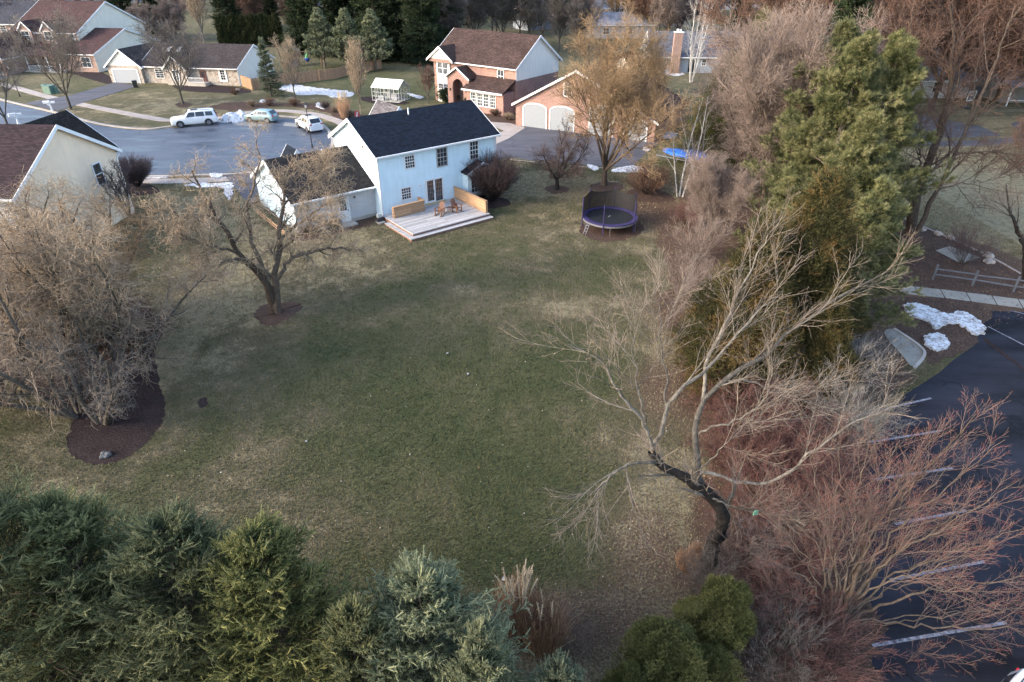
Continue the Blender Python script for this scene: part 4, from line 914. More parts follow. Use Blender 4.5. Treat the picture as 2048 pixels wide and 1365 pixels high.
# --- willow thicket on the left
def willow(px, py, h, seed, label, stems=5, spread=.55, twig='tan', n=(6, 8, 6)):
    r = np.random.default_rng(seed); x, y = G(px, py); T = Cloud(); C = Cloud(); Ps = []
    for k in range(stems):
        a = r.random()*6.28; s = spread*(.25+.9*r.random()); d = nrm(np.array([math.cos(a)*s, math.sin(a)*s, 1.])); p = np.array([math.cos(a)*.2, math.sin(a)*.2, -.1]); pts = [p]; wv = np.zeros(3)
        for j in range(11): wv = .5*wv+r.normal(0, .05, 3); d = nrm(d+wv+np.array([0, 0, .03])); p = p+d*h*1.02/11; pts.append(p)
        Ps.append(pts)
    P = np.array(Ps); R = np.linspace(.14, .03, 12)[None]*np.ones((stems, 1)); T.tubes(P, R, 7, r)
    curl_finish(r, T, C, P, R, n[0]+3, n[1]+3, n[2]+2, h*.27, h*.145, h*.08, .0062)
    return finish('willow_tree', T, C, 'grey', twig, (x, y, 0), label, 'tree', 'curly willows in the left bed')
willow(232, 765, 9.2, 61, 'curly willow with straight grey stems at the right side of the left mulch bed', 6, .42, 'tan', (8, 8, 6))
willow(160, 830, 9.0, 62, 'curly willow with low limbs sweeping left over the lawn, left bed', 7, .95, 'tan', (7, 8, 6))
willow(95, 700, 8.8, 63, 'curly willow in front of the beige house window, left edge', 7, .8, 'tan', (8, 8, 6))
willow(215, 640, 7.6, 64, 'golden curly willow nearest the beige house gable wall', 7, .6, 'gold', (8, 8, 6))
willow(10, 800, 8, 65, 'curly willow cut by the left edge of the photo', 6, .8, 'tan', (7, 8, 5))
put('bushB', 262, 700, 'dark evergreen-brown shrub at the right rim of the left bed', 1.1)
put('brushA', 60, 640, 'reddish shrub below the beige house window', .9)
put('brushA', 150, 590, 'maroon twiggy shrub between the curly willows', 1.0)
willow(208, 842, 5.2, 66, 'lowest curly willow drooping over the rounded tip of the left mulch bed', 5, 1.1, 'grey', (4, 5, 4))
# --- spruce row along the bottom
for k, (key, tx, ty, Y, hh, lab) in enumerate([
 ('spruce1', 85, 1035, 9.6, 11, 'big dark blue-green spruce in the bottom left corner'),
 ('spruce1', 300, 1065, 9.3, 11, 'grey-green spruce, second from the left in the bottom row'),
 ('spruce2', 520, 1080, 9.2, 10, 'yellow-green spruce, middle of the bottom row'),
 ('spruce3', 835, 1155, 9.0, 9.0, 'silver-blue spruce at the bottom beside the tan ornamental grass'),
 ('spruce1', -120, 980, 9.0, 11, 'spruce mostly outside the bottom left edge'),
 ('spruce3', 1120, 1335, 8.2, 9.0, 'spruce top just showing at the bottom right of the tan grass')]):
    x, y, z = D(tx, ty, Y); put(key, 0, 0, lab, z/hh, world=(x, y), sxy=.92 if tx < 1000 else .5, group='spruces along the bottom')
x, y, z = D(700, 1230, 8.2); put('spruce2', 0, 0, 'low spruce between the yellow-green and the silver-blue ones', z/10, world=(x, y), sxy=.55, twig='spruce')
x, y, z = D(960, 1260, 8.0); put('spruce3', 0, 0, 'silver-blue spruce top low against the tan ornamental grass', z/9, world=(x, y), sxy=.42)
for tx, ty, Y, s, lab in [(1452, 1180, 12.6, 1.0, 'yellow-green yew by the brush at the bottom right'), (1335, 1275, 11.0, 1.15, 'rounded yellow-green yew at the bottom edge'), (1255, 1350, 10.2, .7, 'small yellow-green yew top left of the rounded one'), (1430, 1310, 11.3, .75, 'pale green yew below the yellow-green one')]:
    x, y, z = D(tx, ty, Y); put('yew', 0, 0, lab, max(.3, z/4.0), world=(x, y), sxy=s*.62)
# --- right-hand belt
put('pine', 1700, 560, 'tall white pine with yellow-tipped tufts, right of centre', 1.0, world=(*D(1720, 105, 45)[:2],), rz=.3)
put('pine', 0, 0, 'second white pine close behind the cedar', .98, world=(*D(1790, 145, 47)[:2],), rz=2.1)
put('pine', 0, 0, 'blue-green white pine to the left of the tallest pine', 1.0, world=(*D(1668, 170, 53)[:2],), rz=4.1, twig='spruce')
put('pine', 0, 0, 'lower white pine with bright tips just above the bronze cedar', .80, world=(*D(1715, 330, 37)[:2],), rz=1.2)
put('pine', 0, 0, 'low white pine spreading left of the bronze cedar', .5, world=(*D(1580, 370, 40)[:2],), rz=5.2)
put('pine', 0, 0, 'yellow-green pine right behind the curving kerb', .62, world=(*D(1745, 470, 33.5)[:2],), rz=3.2, twig='spruce')
put('cedar', 0, 0, 'large bronze-tipped cedar behind the leaning bare tree', 1.12, sxy=1.3, world=(*D(1660, 385, 30)[:2],), rz=.4)
put('cedar', 0, 0, 'dark cedar with bronze tips left of the large one', .95, sxy=1.15, world=(*D(1530, 480, 28.5)[:2],), rz=2.4)
put('cedar', 0, 0, 'small olive cedar at the lawn edge below the pink-grey tree', .62, world=(*D(1478, 560, 31)[:2],), rz=3.9)
put('cedar', 0, 0, 'bronze cedar nearest the parking lot kerb', .66, world=(*D(1690, 560, 27)[:2],), rz=5.1)
put('fuzzy', 1525, 402, 'very twiggy pinkish-grey tree filling the belt left of the pines', 1.0, rz=1.0)
put('fuzzy', 1490, 365, 'shorter pinkish twiggy tree behind the birches', .62, rz=2.5)
put('fuzzy', 1420, 475, 'low pinkish tree by the lawn above the leaning tree', .42, rz=.2)
put('cedar', 0, 0, 'tall yellow-green conifer behind the pinkish-grey tree', 1.5, world=(*D(1530, 20, 68)[:2],), sxy=1.3, twig='yew')
put('cedar', 0, 0, 'shorter yellow-green conifer right of the far birch', 1.1, world=(*D(1465, 75, 70)[:2],), sxy=1.1, twig='yew')
put('farspruce', 0, 0, 'dark conifer between the oaks at the top right', .72, world=(*D(1710, 10, 75)[:2],))
put('birch', 1360, 395, 'slender white birch with several stems beside the covered boat', 1.0, rz=.5)
put('birch', 1392, 372, 'thin white birch right of the boat', .85, rz=2.5)
put('birch2', 1382, 165, 'tall white birch in front of the far slate-roofed house', 1.0, rz=.8)
for px, py, s, lab in [(1600, 250, 1.0, 'tall bare oak with clinging brown leaves behind the pinkish-grey tree'), (1730, 215, 1.0, 'oak with brown leaves directly above the tallest pine'), (1860, 225, 1.05, 'oak with brown leaves behind the left stem of the twin-trunked tree'),
 (1990, 205, 1.0, 'oak with reddish crown at the far right'), (2070, 260, .9, 'oak standing just outside the right edge'), (1790, 120, 1.1, 'reddish bare oak in the back row above the white pines'), (1920, 110, 1.1, 'reddish bare oak in the back row above the grey roof'), (1650, 110, 1.0, 'bare oak in the back row left of the dark conifer'), (2040, 100, 1.1, 'bare oak in the back row at the right corner')]:
    put('oak', px, py, lab, s, group='oaks at the top right')
for px, py, k, s, tw, lab in [(1400, 420, 'brushB', .8, 'pink', 'pinkish brush at the lawn edge below the boat'), (1370, 450, 'brushA', .8, None, 'low reddish brush right of the trampoline'), (1390, 520, 'brushB', .9, 'pink', 'tall bare saplings beyond the leaning tree crown'), (1375, 590, 'brushB', .8, 'pink', 'bare sapling clump left of the olive cedar'),
 (1405, 650, 'brushB', .8, 'pink', 'bare sapling clump behind the leaning tree'), (1430, 740, 'brushA', .9, None, 'red brush at the foot of the dark cedar'), (1460, 820, 'brushA', .9, None, 'red brush right of the leaning tree fork'), (1500, 880, 'brushA', 1.0, None, 'maroon brush above the low right limb'), (1570, 860, 'brushA', 1.0, None, 'maroon brush below the bronze cedar'),
 (1640, 800, 'brushB', 1.0, 'palegrey', 'silver-grey brush beside the parking lot edge'), (1620, 720, 'brushB', .9, 'palegrey', 'silver-grey brush at the cedar foot'), (1700, 740, 'brushB', .8, 'palegrey', 'silver-grey brush left of the curved kerb'), (1690, 880, 'brushB', .8, 'palegrey', 'grey brush reaching over the first parking line'),
 (1470, 930, 'brushA', .9, None, 'maroon brush right of the leaning trunk'), (1540, 960, 'brushA', 1.0, None, 'maroon brush under the long right limb'), (1610, 960, 'brushA', 1.0, None, 'maroon brush between limb and parking lot'), (1490, 1040, 'brushA', .9, None, 'maroon brush just right of the dark trunk'),
 (1560, 1070, 'brushA', 1.0, None, 'maroon brush left of the spreading tree'), (1480, 1130, 'brushB', .6, 'pink', 'low pale brush right of the trunk base'), (1540, 1160, 'brushA', .8, None, 'red brush above the yellow-green yew'), (1420, 1200, 'brushB', .5, 'grey', 'low grey brush below the trunk base'), (1560, 1250, 'brushA', .8, None, 'maroon brush right of the yellow-green yew'),
 (1620, 1310, 'brushA', .9, None, 'maroon brush at the bottom below the spreading tree'), (1540, 1345, 'brushB', .6, 'grey', 'grey brush at the bottom edge beside the yews'), (1590, 740, 'brushA', .9, None, 'rusty brush under the large cedar'), (1740, 640, 'brushB', .6, 'grey', 'grey brush beside the sidewalk end'),
 (1925, 528, 'brushB', .75, 'purple', 'small bare shrub beside the concrete pad'), (1790, 520, 'brushA', .6, 'purple', 'low purple-brown shrub below the twin trunks')]:
    put(k, px, py, lab, s, twig=tw, group='brush along the wood edge')
# --- around the houses
put('gold', 1208, 371, 'round-crowned tree with dense golden twigs before the brick garage', 1.0, rz=.6)
put('apple', 1113, 379, 'low spreading fruit tree with grey limbs in a small mulch ring', 1.0, rz=2.0)
put('bushA', 985, 402, 'round dark twiggy bush at the corner of the white house', 1.15, rz=1)
put('bushB', 1292, 388, 'fan-shaped reddish-brown shrub right of the golden tree', 1.0, rz=1)
put('bushA', 276, 374, 'round bare bush beside the beige house and kerb', .82, rz=3, twig='purple')
put('small', 0, 0, 'small bare tree against the beige gable wall', .85, twig='purple', world=(-31.6, 50.5))
put('vaseA', 20, 262, 'bare street tree at the left edge beside the road', .82, rz=1)
put('vaseA', 142, 219, 'bare street tree beside the mailbox', 1.0, rz=4)
put('vaseA', 366, 209, 'bare shade tree on the front lawn of the stone-faced ranch house', .92, rz=5.4, sxy=.98)
put('smallspruce', 543, 192, 'small blue spruce at the corner of the ranch house', 1.0)
put('small', 590, 196, 'small round-crowned bare tree by the snow and wooden fence', 1.35, twig='tan')
put('upright', 722, 228, 'slender vase-shaped bare tree before the greenhouse', .98, sxy=.8)
put('small', 857, 208, 'low reddish tree between greenhouse and brick house', .85, twig='maroon')
put('box', 900, 206, 'clipped evergreen bush left of the brick house porch', 1.15, group='evergreen bushes')
put('box', 946, 218, 'clipped evergreen bush right of the brick house porch', .95, group='evergreen bushes')
put('box', 150, 140, 'evergreen bush by the porch of the far left house', 1.0, group='evergreen bushes')
for px, py, s, tw, lab in [(505, 213, .35, 'tan', 'dry perennial clump left in the roadside bed'), (540, 212, .4, 'rust', 'dry brown perennial clump behind the silver hatchback'), (590, 212, .4, 'rust', 'rusty perennial clump in the roadside bed'), (650, 218, .4, 'dark', 'dark perennial clump behind the sidewalk bend'), (670, 225, .35, 'tan', 'tan perennial clump left of the ornamental grass'),
 (470, 190, .35, 'rust', 'low shrub by the corner of the ranch house'), (700, 235, .35, 'grey', 'grey perennial clump under the slender tree'), (750, 238, .35, 'rust', 'rusty perennial clump near the red yard flag'), (990, 232, .35, 'rust', 'rusty shrub below the brick sunroom windows'), (1015, 240, .35, 'tan', 'tan shrub by the brick garage corner'), (620, 470, .3, 'dark', 'dry weeds along the garage back wall'), (670, 455, .3, 'dark', 'dry weeds near the garage back step')]:
    put('bushB', px, py, lab, s, twig=tw, group='dormant bed plants')
# backdrop
for k, (px, Y, s, lab) in enumerate([(255, 178, .85, 'left-hand one of the two dark spruces behind the upper left house'), (325, 182, .85, 'right-hand one of the two dark spruces behind the upper left house'), (462, 200, .9, 'dark spruce behind the hedge, left'), (505, 205, .9, 'dark spruce behind the hedge, middle'), (545, 196, .62, 'dark spruce behind the hedge, right'),
 (610, 152, .95, 'tall spruce with yellowish edge behind the playset'), (655, 150, 1.05, 'tall dark spruce behind the blue-green pines'), (705, 152, 1.1, 'tall dark spruce in the middle of the stand'), (752, 142, 1.05, 'tall dark spruce above the greenhouse'), (800, 146, 1.0, 'tall dark spruce left of the brick house'), (845, 138, 1.0, 'tall drooping spruce beside the brick house'), (885, 150, 1.0, 'tall spruce behind the brick house roof corner')]):
    x, y, z = D(px, 60, Y); put('farspruce', 0, 0, lab, s, world=(x, y), group='tall dark spruces')
for px, py, s, lab in [(650, 136, .95, 'blue-green pine left of the slender bare tree'), (700, 139, .95, 'blue-green pine behind the slender bare tree'), (752, 141, .95, 'blue-green pine above the greenhouse'), (595, 100, .5, 'low green pine behind the playset')]: put('farpine', px, py, lab, s)
for k in range(13):
    x, y = D(442+k*9.4, 60+k*.6, 163)[:2]; put('arb', 0, 0, 'narrow arborvitae column in the tall hedge behind the ranch house', 1.0+.1*PR.random(), world=(x, y), group='arborvitae hedge behind the ranch house')
for px, py, k, s, tw, lab in [(408, 84, 'upright', 1.55, 'tan', 'tall pale fan-shaped tree behind the ranch house'), (350, 82, 'vaseB', .75, 'pink', 'low pinkish tree behind the ranch house roof'), (300, 84, 'vaseB', .65, 'pink', 'twiggy tree between the upper left house and ranch house'),
 (935, 72, 'vaseC', .95, 'palegrey', 'grey bare tree at the left behind the brick house'), (985, 74, 'vaseC', 1.05, 'grey', 'grey bare tree behind the middle of the brick roof'), (1040, 72, 'vaseB', 1.1, 'rust', 'brown bare tree behind the right end of the brick roof'), (1085, 86, 'vaseA', 1.0, 'purple', 'purple-grey bare tree right of the brick gable'), (1130, 72, 'vaseC', .9, 'purple', 'purple-grey tree in the haze'),
 (1175, 60, 'gold', 1.0, None, 'golden-twigged tree in the far neighbourhood, left'), (1235, 58, 'gold', 1.05, None, 'golden-twigged tree in the far neighbourhood, right'), (1290, 70, 'vaseB', .9, 'tan', 'tan bare tree left of the slate-roofed house'), (1335, 80, 'vaseB', 1.15, 'pink', 'round pinkish tree behind the slate-roofed house'), (1400, 66, 'vaseB', 1.1, 'pink', 'pinkish tree behind the tall birch'),
 (1300, 190, 'gold', .42, None, 'low golden shrubby tree behind the brick garage'), (1460, 40, 'vaseC', 1.2, 'purple', 'hazy purple tree at the top behind the conifers'), (1540, 50, 'vaseC', 1.2, 'purple', 'hazy purple tree above the yellow-green conifer'), (1030, 30, 'vaseC', 1.2, 'purple', 'far bare tree at the top centre'), (1110, 30, 'vaseC', 1.2, 'purple', 'far bare tree at the top right of centre'),
 (900, 50, 'vaseC', 1.1, 'grey', 'far grey tree behind the spruces'), (1340, 30, 'vaseC', 1.1, 'purple', 'far bare tree above the round pinkish tree'), (1600, 70, 'vaseB', 1.2, 'rust', 'far brown tree above the pinkish-grey tree'), (1700, 60, 'vaseB', 1.3, 'rust', 'far brown tree left of the dark conifer'), (1850, 60, 'vaseC', 1.4, 'white', 'pale grey far tree at the top right'), (1950, 50, 'vaseB', 1.4, 'rust', 'far reddish tree near the top right corner'),
 (30, 95, 'vaseB', .9, 'purple', 'purple-brown tree before the far left roof'), (5, 150, 'bushB', 1.0, 'rust', 'brown shrub at the left edge by the brick house'), (105, 18, 'vaseB', 1.0, 'rust', 'bare tree at the top left behind the two-storey house'), (190, 30, 'vaseC', 1.0, 'dark', 'dark bare tree at the top beside the spruces'), (570, 45, 'vaseB', .5, 'grey', 'small far tree in the gap between the spruces'),
 (2020, 330, 'small', .8, 'rust', 'small bare tree on the right lawn edge')]:
    put(k, px, py, lab, s, twig=tw)

for px, py, s in ((900, 112, .85), (950, 100, .95), (1005, 98, 1.0), (1060, 100, .9), (1118, 104, .85), (1160, 112, .8), (880, 95, .9)):
    put('vaseC', px, py, 'grey bare tree in the row right behind the brick house roof', s, twig='grey', group='bare trees behind the brick house')
RB = random.Random(31)
for k in range(46):
    px = RB.uniform(-80, 2130); py = RB.uniform(14, 78)
    if 90 < px < 470 and py > 30: continue
    if px < 470 and py > 45: continue
    key = RB.choice(['vaseC', 'vaseB', 'vaseB', 'vaseA', 'gold' if 1100 < px < 1350 else 'vaseC']); tw = RB.choice(['purple', 'rust', 'grey', 'pink', 'purple']) if key != 'gold' else None
    if 'bh' not in globals(): bh = 0
    put(key, px, py, 'bare tree among the distant neighbourhood houses along the top', RB.uniform(.8, 1.25), twig=tw, group='bare trees of the distant neighbourhood')
for px, py in ((1010, 40), (1480, 60), (1560, 30), (2060, 60), (900, 40), (860, 60)):
    put('farspruce', px, py, 'dark conifer among the distant neighbourhood trees', RB.uniform(.5, .75), group='dark conifers of the distant neighbourhood')
# far wooded rows that fade into one mass
def farwood():
    r = np.random.default_rng(77); C = Cloud(); Ps = []; pts = []
    for k in range(900):
        y = 235+r.random()**1.3*900; x = (r.random()*2-1)*(y*.85+20); pts.append((x, y))
    P0 = []
    for x, y in pts:
        h = 10+7*r.random(); n = 9
        for j in range(n):
            a = r.random()*6.28; s = r.random()*.6; d = nrm(np.array([math.cos(a)*s, math.sin(a)*s, 1.])); P0.append(np.array([[x, y, 0]+d*h*t for t in (0, .3, .6, 1.)]))
    P = np.array(P0); R = np.array([[.22, .16, .1, .04]])*np.ones((len(P), 1)); C.tubes(P, R, 3, r)
    P1, R1 = spawn(r, P, R, 12, .25, 1, .6, 4.5, 4, .1, .08, .6, .05); C.tubes(P1, R1, 3, r)
    return C
tag(link('far_woods', farwood().mesh('far_woods'), TW['purple']), 'far-off bare woods beyond the neighbourhood', 'woods', kind='stuff')
# ornamental grasses
def ograss(name, px, py, h, rad, n, label, plumes=14, mat_=None):
    r = np.random.default_rng(int(px)); x, y = G(px, py); C = Cloud(); K = 6; a = r.random(n)*6.28; rr = rad*np.sqrt(r.random(n))*.45
    P = np.empty((n, K, 3)); P[:, 0] = np.stack([np.cos(a)*rr, np.sin(a)*rr, np.zeros(n)], 1); d = nrm(np.stack([np.cos(a)*.16, np.sin(a)*.16, np.ones(n)], 1)+r.normal(0, .09, (n, 3))); L = h*(.5+.45*r.random(n))
    for k in range(1, K): d = nrm(d+r.normal(0, .05, (n, 3))-np.array([0, 0, .05*k/K])); P[:, k] = P[:, k-1]+d*(L/(K-1))[:, None]
    C.tubes(P, np.linspace(.010, .004, K)[None]*np.ones((n, 1)), 3, r, 0, .8)
    m_ = plumes; a = r.random(m_)*6.28; Q = np.empty((m_, 7, 3)); Q[:, 0] = np.stack([np.cos(a)*rad*.2, np.sin(a)*rad*.2, np.zeros(m_)], 1); d = nrm(np.stack([np.cos(a)*.05, np.sin(a)*.05, np.ones(m_)], 1))
    for k in range(1, 7): d = nrm(d+r.normal(0, .03, (m_, 3))-np.array([0, 0, .0 if k < 5 else .3])); Q[:, k] = Q[:, k-1]+d*h*1.15/6
    C.tubes(Q, np.linspace(.008, .006, 7)[None]*np.ones((m_, 1)), 4, r, .3, .6)
    E_ = Q[:, 4:]; C.tubes(E_, np.array([[.008, .03, .014]])*np.ones((m_, 1))*h/2.4, 5, r, .85, 1)
    s2, r2 = spawn(r, E_, np.full((m_, 3), .02), 26, 0, 1, .9, .12*h/2.4, 3, .1, -.1, .3, .004); C.tubes(s2, r2, 3, r, .8, 1)
    o = link(name, C.mesh(name), mat_ or attrmat('dry_grass', [(0, (.26, .15, .10)), (.6, (.45, .29, .19)), (1, (.55, .45, .31))]), loc=(x, y, 0)); return tag(o, label, 'grass clump')
ograss('ornamental_grass', 1035, 1262, 2.5, 1.0, 900, 'tall tan ornamental grass with drooping plumes behind the silver-blue spruce', 26)
ograss('ornamental_grass', 1085, 1288, 2.0, 1.2, 1000, 'bushier reddish-tan ornamental grass clump on the right of the pair', 5)
ograss('ornamental_grass', 690, 236, 3.0, 1.1, 500, 'tan ornamental grass clump in the roadside bed', 20)
ograss('ornamental_grass', 1376, 1128, .5, 1.0, 500, 'low straw-coloured grass tuft at the foot of the leaning tree', 1)
ograss('ornamental_grass', 1395, 1112, .5, .8, 300, 'straw tuft just left of the dark trunk', 1)
# ---------------------------------------------------------------- houses
def ang(az): return math.radians(90-az)
def gable_block(house, x0, x1, y0, y1, ze, zr, wall, roof, axis='x', over=.35, og=.3, fr=(0, 0, 0), trim=WHITE, z0=0, ends=(1, 1), endmat=None, gut=(1, 1), rname='roof', back=0):
    """walls with gable ends, two roof slopes, rake boards and gutters. axis = ridge direction"""
    if axis == 'y':     # rotate a block so that the ridge runs along local y
        fr = (fr[0], fr[1], fr[2]+math.pi/2); x0, x1, y0, y1 = y0, y1, -x1, -x0
    ym = (y0+y1)/2; M = lambda: MB().frame(*fr)
    sl = (zr-ze)/(ym-y0); th = .14
    m = M(); m.prism([(x0, y0, z0), (x0, y1, z0), (x0, y1, ze), (x0, ym, zr-.02), (x0, y0, ze)], (x1-x0, 0, 0)); w_ = m.build('wall', wall, house)
    if endmat:
        for k, xx in ((0, x0), (1, x1)):
            if endmat[k]:
                s = -1 if k == 0 else 1; zc = endmat[k][1]; f = (zr-zc)/(zr-ze) if zc > ze else 1
                e = M(); yy0 = ym-(ym-y0)*f; yy1 = ym+(y1-ym)*f
                pts = [(xx, yy0, zc), (xx, yy1, zc)]+([(xx, y1, ze)] if zc < ze else [])+[(xx, ym, zr-.02)]+([(xx, y0, ze)] if zc < ze else [])
                e.prism(pts, (s*.03, 0, 0)).build('gable_siding', endmat[k][0], house)
    m = M()
    for sg in (-1, 1):
        ye = (y0-over) if sg < 0 else (y1+over); zee = ze-sl*over
        m.prism([(x0-og, ye, zee), (x0-og, ym, zr), (x0-og, ym, zr+th*1.1), (x0-og, ye, zee+th)], (x1-x0+2*og, 0, 0))
    r_ = m.build(rname, roof, house)
    for k, xx in ((0, x0-og), (1, x1+og)):
        if not ends[k]: continue
        for sg in (-1, 1):
            t = M(); ye = (y0-over-.01) if sg < 0 else (y1+over+.01); zee = ze-sl*over; dx = -.05 if k == 0 else .05
            t.prism([(xx, ye, zee-.14), (xx, ym, zr-.12), (xx, ym, zr+th*1.1+.02), (xx, ye, zee+th+.02)], (dx, 0, 0))
            t.prism([(xx-dx*.1, ye*1, zee-.01), (xx-dx*.1, ym, zr-.01), (xx-dx*.1, ym, zr-.05), (xx-dx*.1, ye, zee-.05)], ((og-.01)*(1 if k == 0 else -1), 0, 0))
            t.build('rake_trim', trim, house)
    for sg, on in ((-1, gut[0]), (1, gut[1])):
        if not on: continue
        g = M()
        ye = (y0-over) if sg < 0 else (y1+over); zee = ze-sl*over
        a, b_ = (ye-.13, ye-.004) if sg < 0 else (ye+.004, ye+.13)
        g.box(x0-og, a, zee-.0, x1+og, b_, zee+.13)
        g.box(x0, min(ye, y0 if sg < 0 else y1)+.005, zee-.03, x1, max(ye, y0 if sg < 0 else y1)-.002, zee+.0)
        g.build('gutter', trim, house)
    return w_, r_
def wallpt(o, d, n):     # a wall: origin o(x,y), direction d, outward normal n
    return dict(o=o, d=d, n=n)
def wp(W, s, h, z): return (W['o'][0]+W['d'][0]*s+W['n'][0]*h, W['o'][1]+W['d'][1]*s+W['n'][1]*h, z)
def rect(W, m, s0, z0, s1, z1, h0, h1):
    m.prism([wp(W, s0, h0, z0), wp(W, s1, h0, z0), wp(W, s1, h0, z1), wp(W, s0, h0, z1)], (W['n'][0]*(h1-h0), W['n'][1]*(h1-h0), 0))
def out(W, d=.028): return dict(o=(W['o'][0]+W['n'][0]*d, W['o'][1]+W['n'][1]*d), d=W['d'], n=W['n'])
def window(house, W, s, z, w_, h, cols=3, rows=4, name='window', frame=WHITE, double=True, fw=.09, arch=0, muntin=None):
    W = out(W)
    m = MB(); a, b_, c, d = s-w_/2, s+w_/2, z, z+h
    rect(W, m, a-fw, c-fw, a, d+fw, 0, .06); rect(W, m, b_, c-fw, b_+fw, d+fw, 0, .06)
    rect(W, m, a, c-fw, b_, c, 0, .061); rect(W, m, a, d, b_, d+fw, 0, .061)
    if double: rect(W, m, a, (c+d)/2-.03, b_, (c+d)/2+.03, .012, .05)
    o = m.build(name, frame, house)
    p = MB(); rect(W, p, a, c, b_, d, 0, .015); p.build('pane', GLASS, o)
    if cols > 1 or rows > 1:
        q = MB(); t = .018
        for k in range(1, cols): x = a+(b_-a)*k/cols; rect(W, q, x-t, c, x+t, d, .0155, .03)
        for k in range(1, rows):
            if double and k*2 == rows: continue
            y = c+(d-c)*k/rows; rect(W, q, a, y-t, b_, y+t, .0156, .031)
        q.build('muntin', muntin or frame, o)
    return o
def lapsiding(house, W, s0, s1, z0, z1, mt, pitch=.22, d=.027, peak=None):
    m = MB(); z = z0
    while z < (peak[1] if peak else z1)-.02:
        a, b_ = s0, s1
        if peak and z+pitch*.5 > z1:
            f = (z+pitch-z1)/(peak[1]-z1); 
            if f >= .99: break
            a, b_ = s0+(peak[0]-s0)*f, s1+(peak[0]-s1)*f
        zt = z+pitch if peak else min(z+pitch, z1)
        m.prism([wp(W, a, .003, zt), wp(W, a, .003, z), wp(W, a, d, z)], (W['d'][0]*(b_-a), W['d'][1]*(b_-a), 0)); z += pitch
    return m.build('clapboards', mt, house)
def wallsof(x0, x1, y0, y1):
    return dict(S=wallpt((x0, y0), (1, 0), (0, -1)), N=wallpt((x1, y1), (-1, 0), (0, 1)), W=wallpt((x0, y1), (0, -1), (-1, 0)), E=wallpt((x1, y0), (0, 1), (1, 0)))
# ---- white house with the deck
BLUEW = siding('white_house_siding', (.66, .80, .86), .17); NAVY = shingle('navy_shingles', (.012, .018, .030), .12)
A0 = G(767.6, 439.3); AZ = 52.3
Hs = empty('white_house', (A0[0], A0[1], 0), ang(AZ), 'white clapboard two-storey house with navy shingle roof, back to the big lawn', 'house')
gable_block(Hs, 0, 12, 0, 8.4, 5.45, 7.55, BLUEW, NAVY)
gable_block(Hs, -7.1, 0, 1.2, 9.9, 2.75, 5.0, BLUEW, shingle('weathered_shingles', (.030, .027, .028), .3), og=.3, ends=(1, 0), rname='garage_roof')
WS = wallpt((0, 0), (1, 0), (0, -1))
lapsiding(Hs, WS, .06, 11.94, .3, 5.3, BLUEW)
lapsiding(Hs, wallpt((-7.1, 1.2), (1, 0), (0, -1)), .02, 7.08, .3, 2.7, siding('shade_grey_siding', (.50, .49, .49), .17))  # garage rear: house siding greyed, its shade put into the colour
lapsiding(Hs, wallpt((0, 8.4), (0, -1), (-1, 0)), .02, 8.38, .3, 5.4, BLUEW, peak=(4.2, 7.45))
lapsiding(Hs, wallpt((-7.1, 9.9), (0, -1), (-1, 0)), .02, 8.68, .25, 2.75, BLUEW, peak=(4.35, 4.9))
window(Hs, WS, 2.95, 3.95, .85, 1.0, 4, 4); window(Hs, WS, 6.15, 3.55, .95, 1.5, 3, 4, frame=mat('grey_window_trim', (.38, .37, .36), .5, .05)); window(Hs, WS, 9.55, 3.6, .85, 1.5, 3, 4)
window(Hs, WS, 2.35, 1.35, .85, .95, 4, 4)
def slider():
    WS = out(globals()['WS'])
    m = MB(); rect(WS, m, 4.25, .42, 4.35, 2.6, 0, .1); rect(WS, m, 6.0, .42, 6.1, 2.6, 0, .1); rect(WS, m, 4.35, 2.5, 6.0, 2.6, 0, .101); rect(WS, m, 4.35, .42, 6.0, .52, 0, .101); rect(WS, m, 5.1, .52, 5.25, 2.5, 0, .09)
    rect(WS, m, 4.35, .52, 4.45, 2.5, .016, .06); rect(WS, m, 4.45, .52, 5.1, .66, .016, .06)
    o = m.build('glass_door', WHITE, Hs); p = MB(); rect(WS, p, 4.35, .52, 5.1, 2.5, 0, .015); rect(WS, p, 5.25, .52, 6.0, 2.5, 0, .015); p.build('pane', GLASS, o)
    q = MB(); t = .012; BR = mat('tan_muntins', (.30, .2, .15), .6)
    for a, b_ in ((4.45, 5.1), (5.25, 5.95)):
        for k in range(1, 4): x = a+(b_-a)*k/4; rect(WS, q, x-t, .66, x+t, 2.5, .0155, .024)
        for k in range(1, 5): y = .66+1.84*k/5; rect(WS, q, a, y-t, b_, y+t, .0156, .025)
    q.build('muntin', BR, o); h = MB(); rect(WS, h, 5.06, 1.35, 5.1, 1.6, .06, .1); h.build('handle', DARK, o)
slider()
m = MB(); rect(WS, m, 3.72, 2.15, 3.9, 2.32, 0, .14); m.build('wall_light', WHITE, Hs)
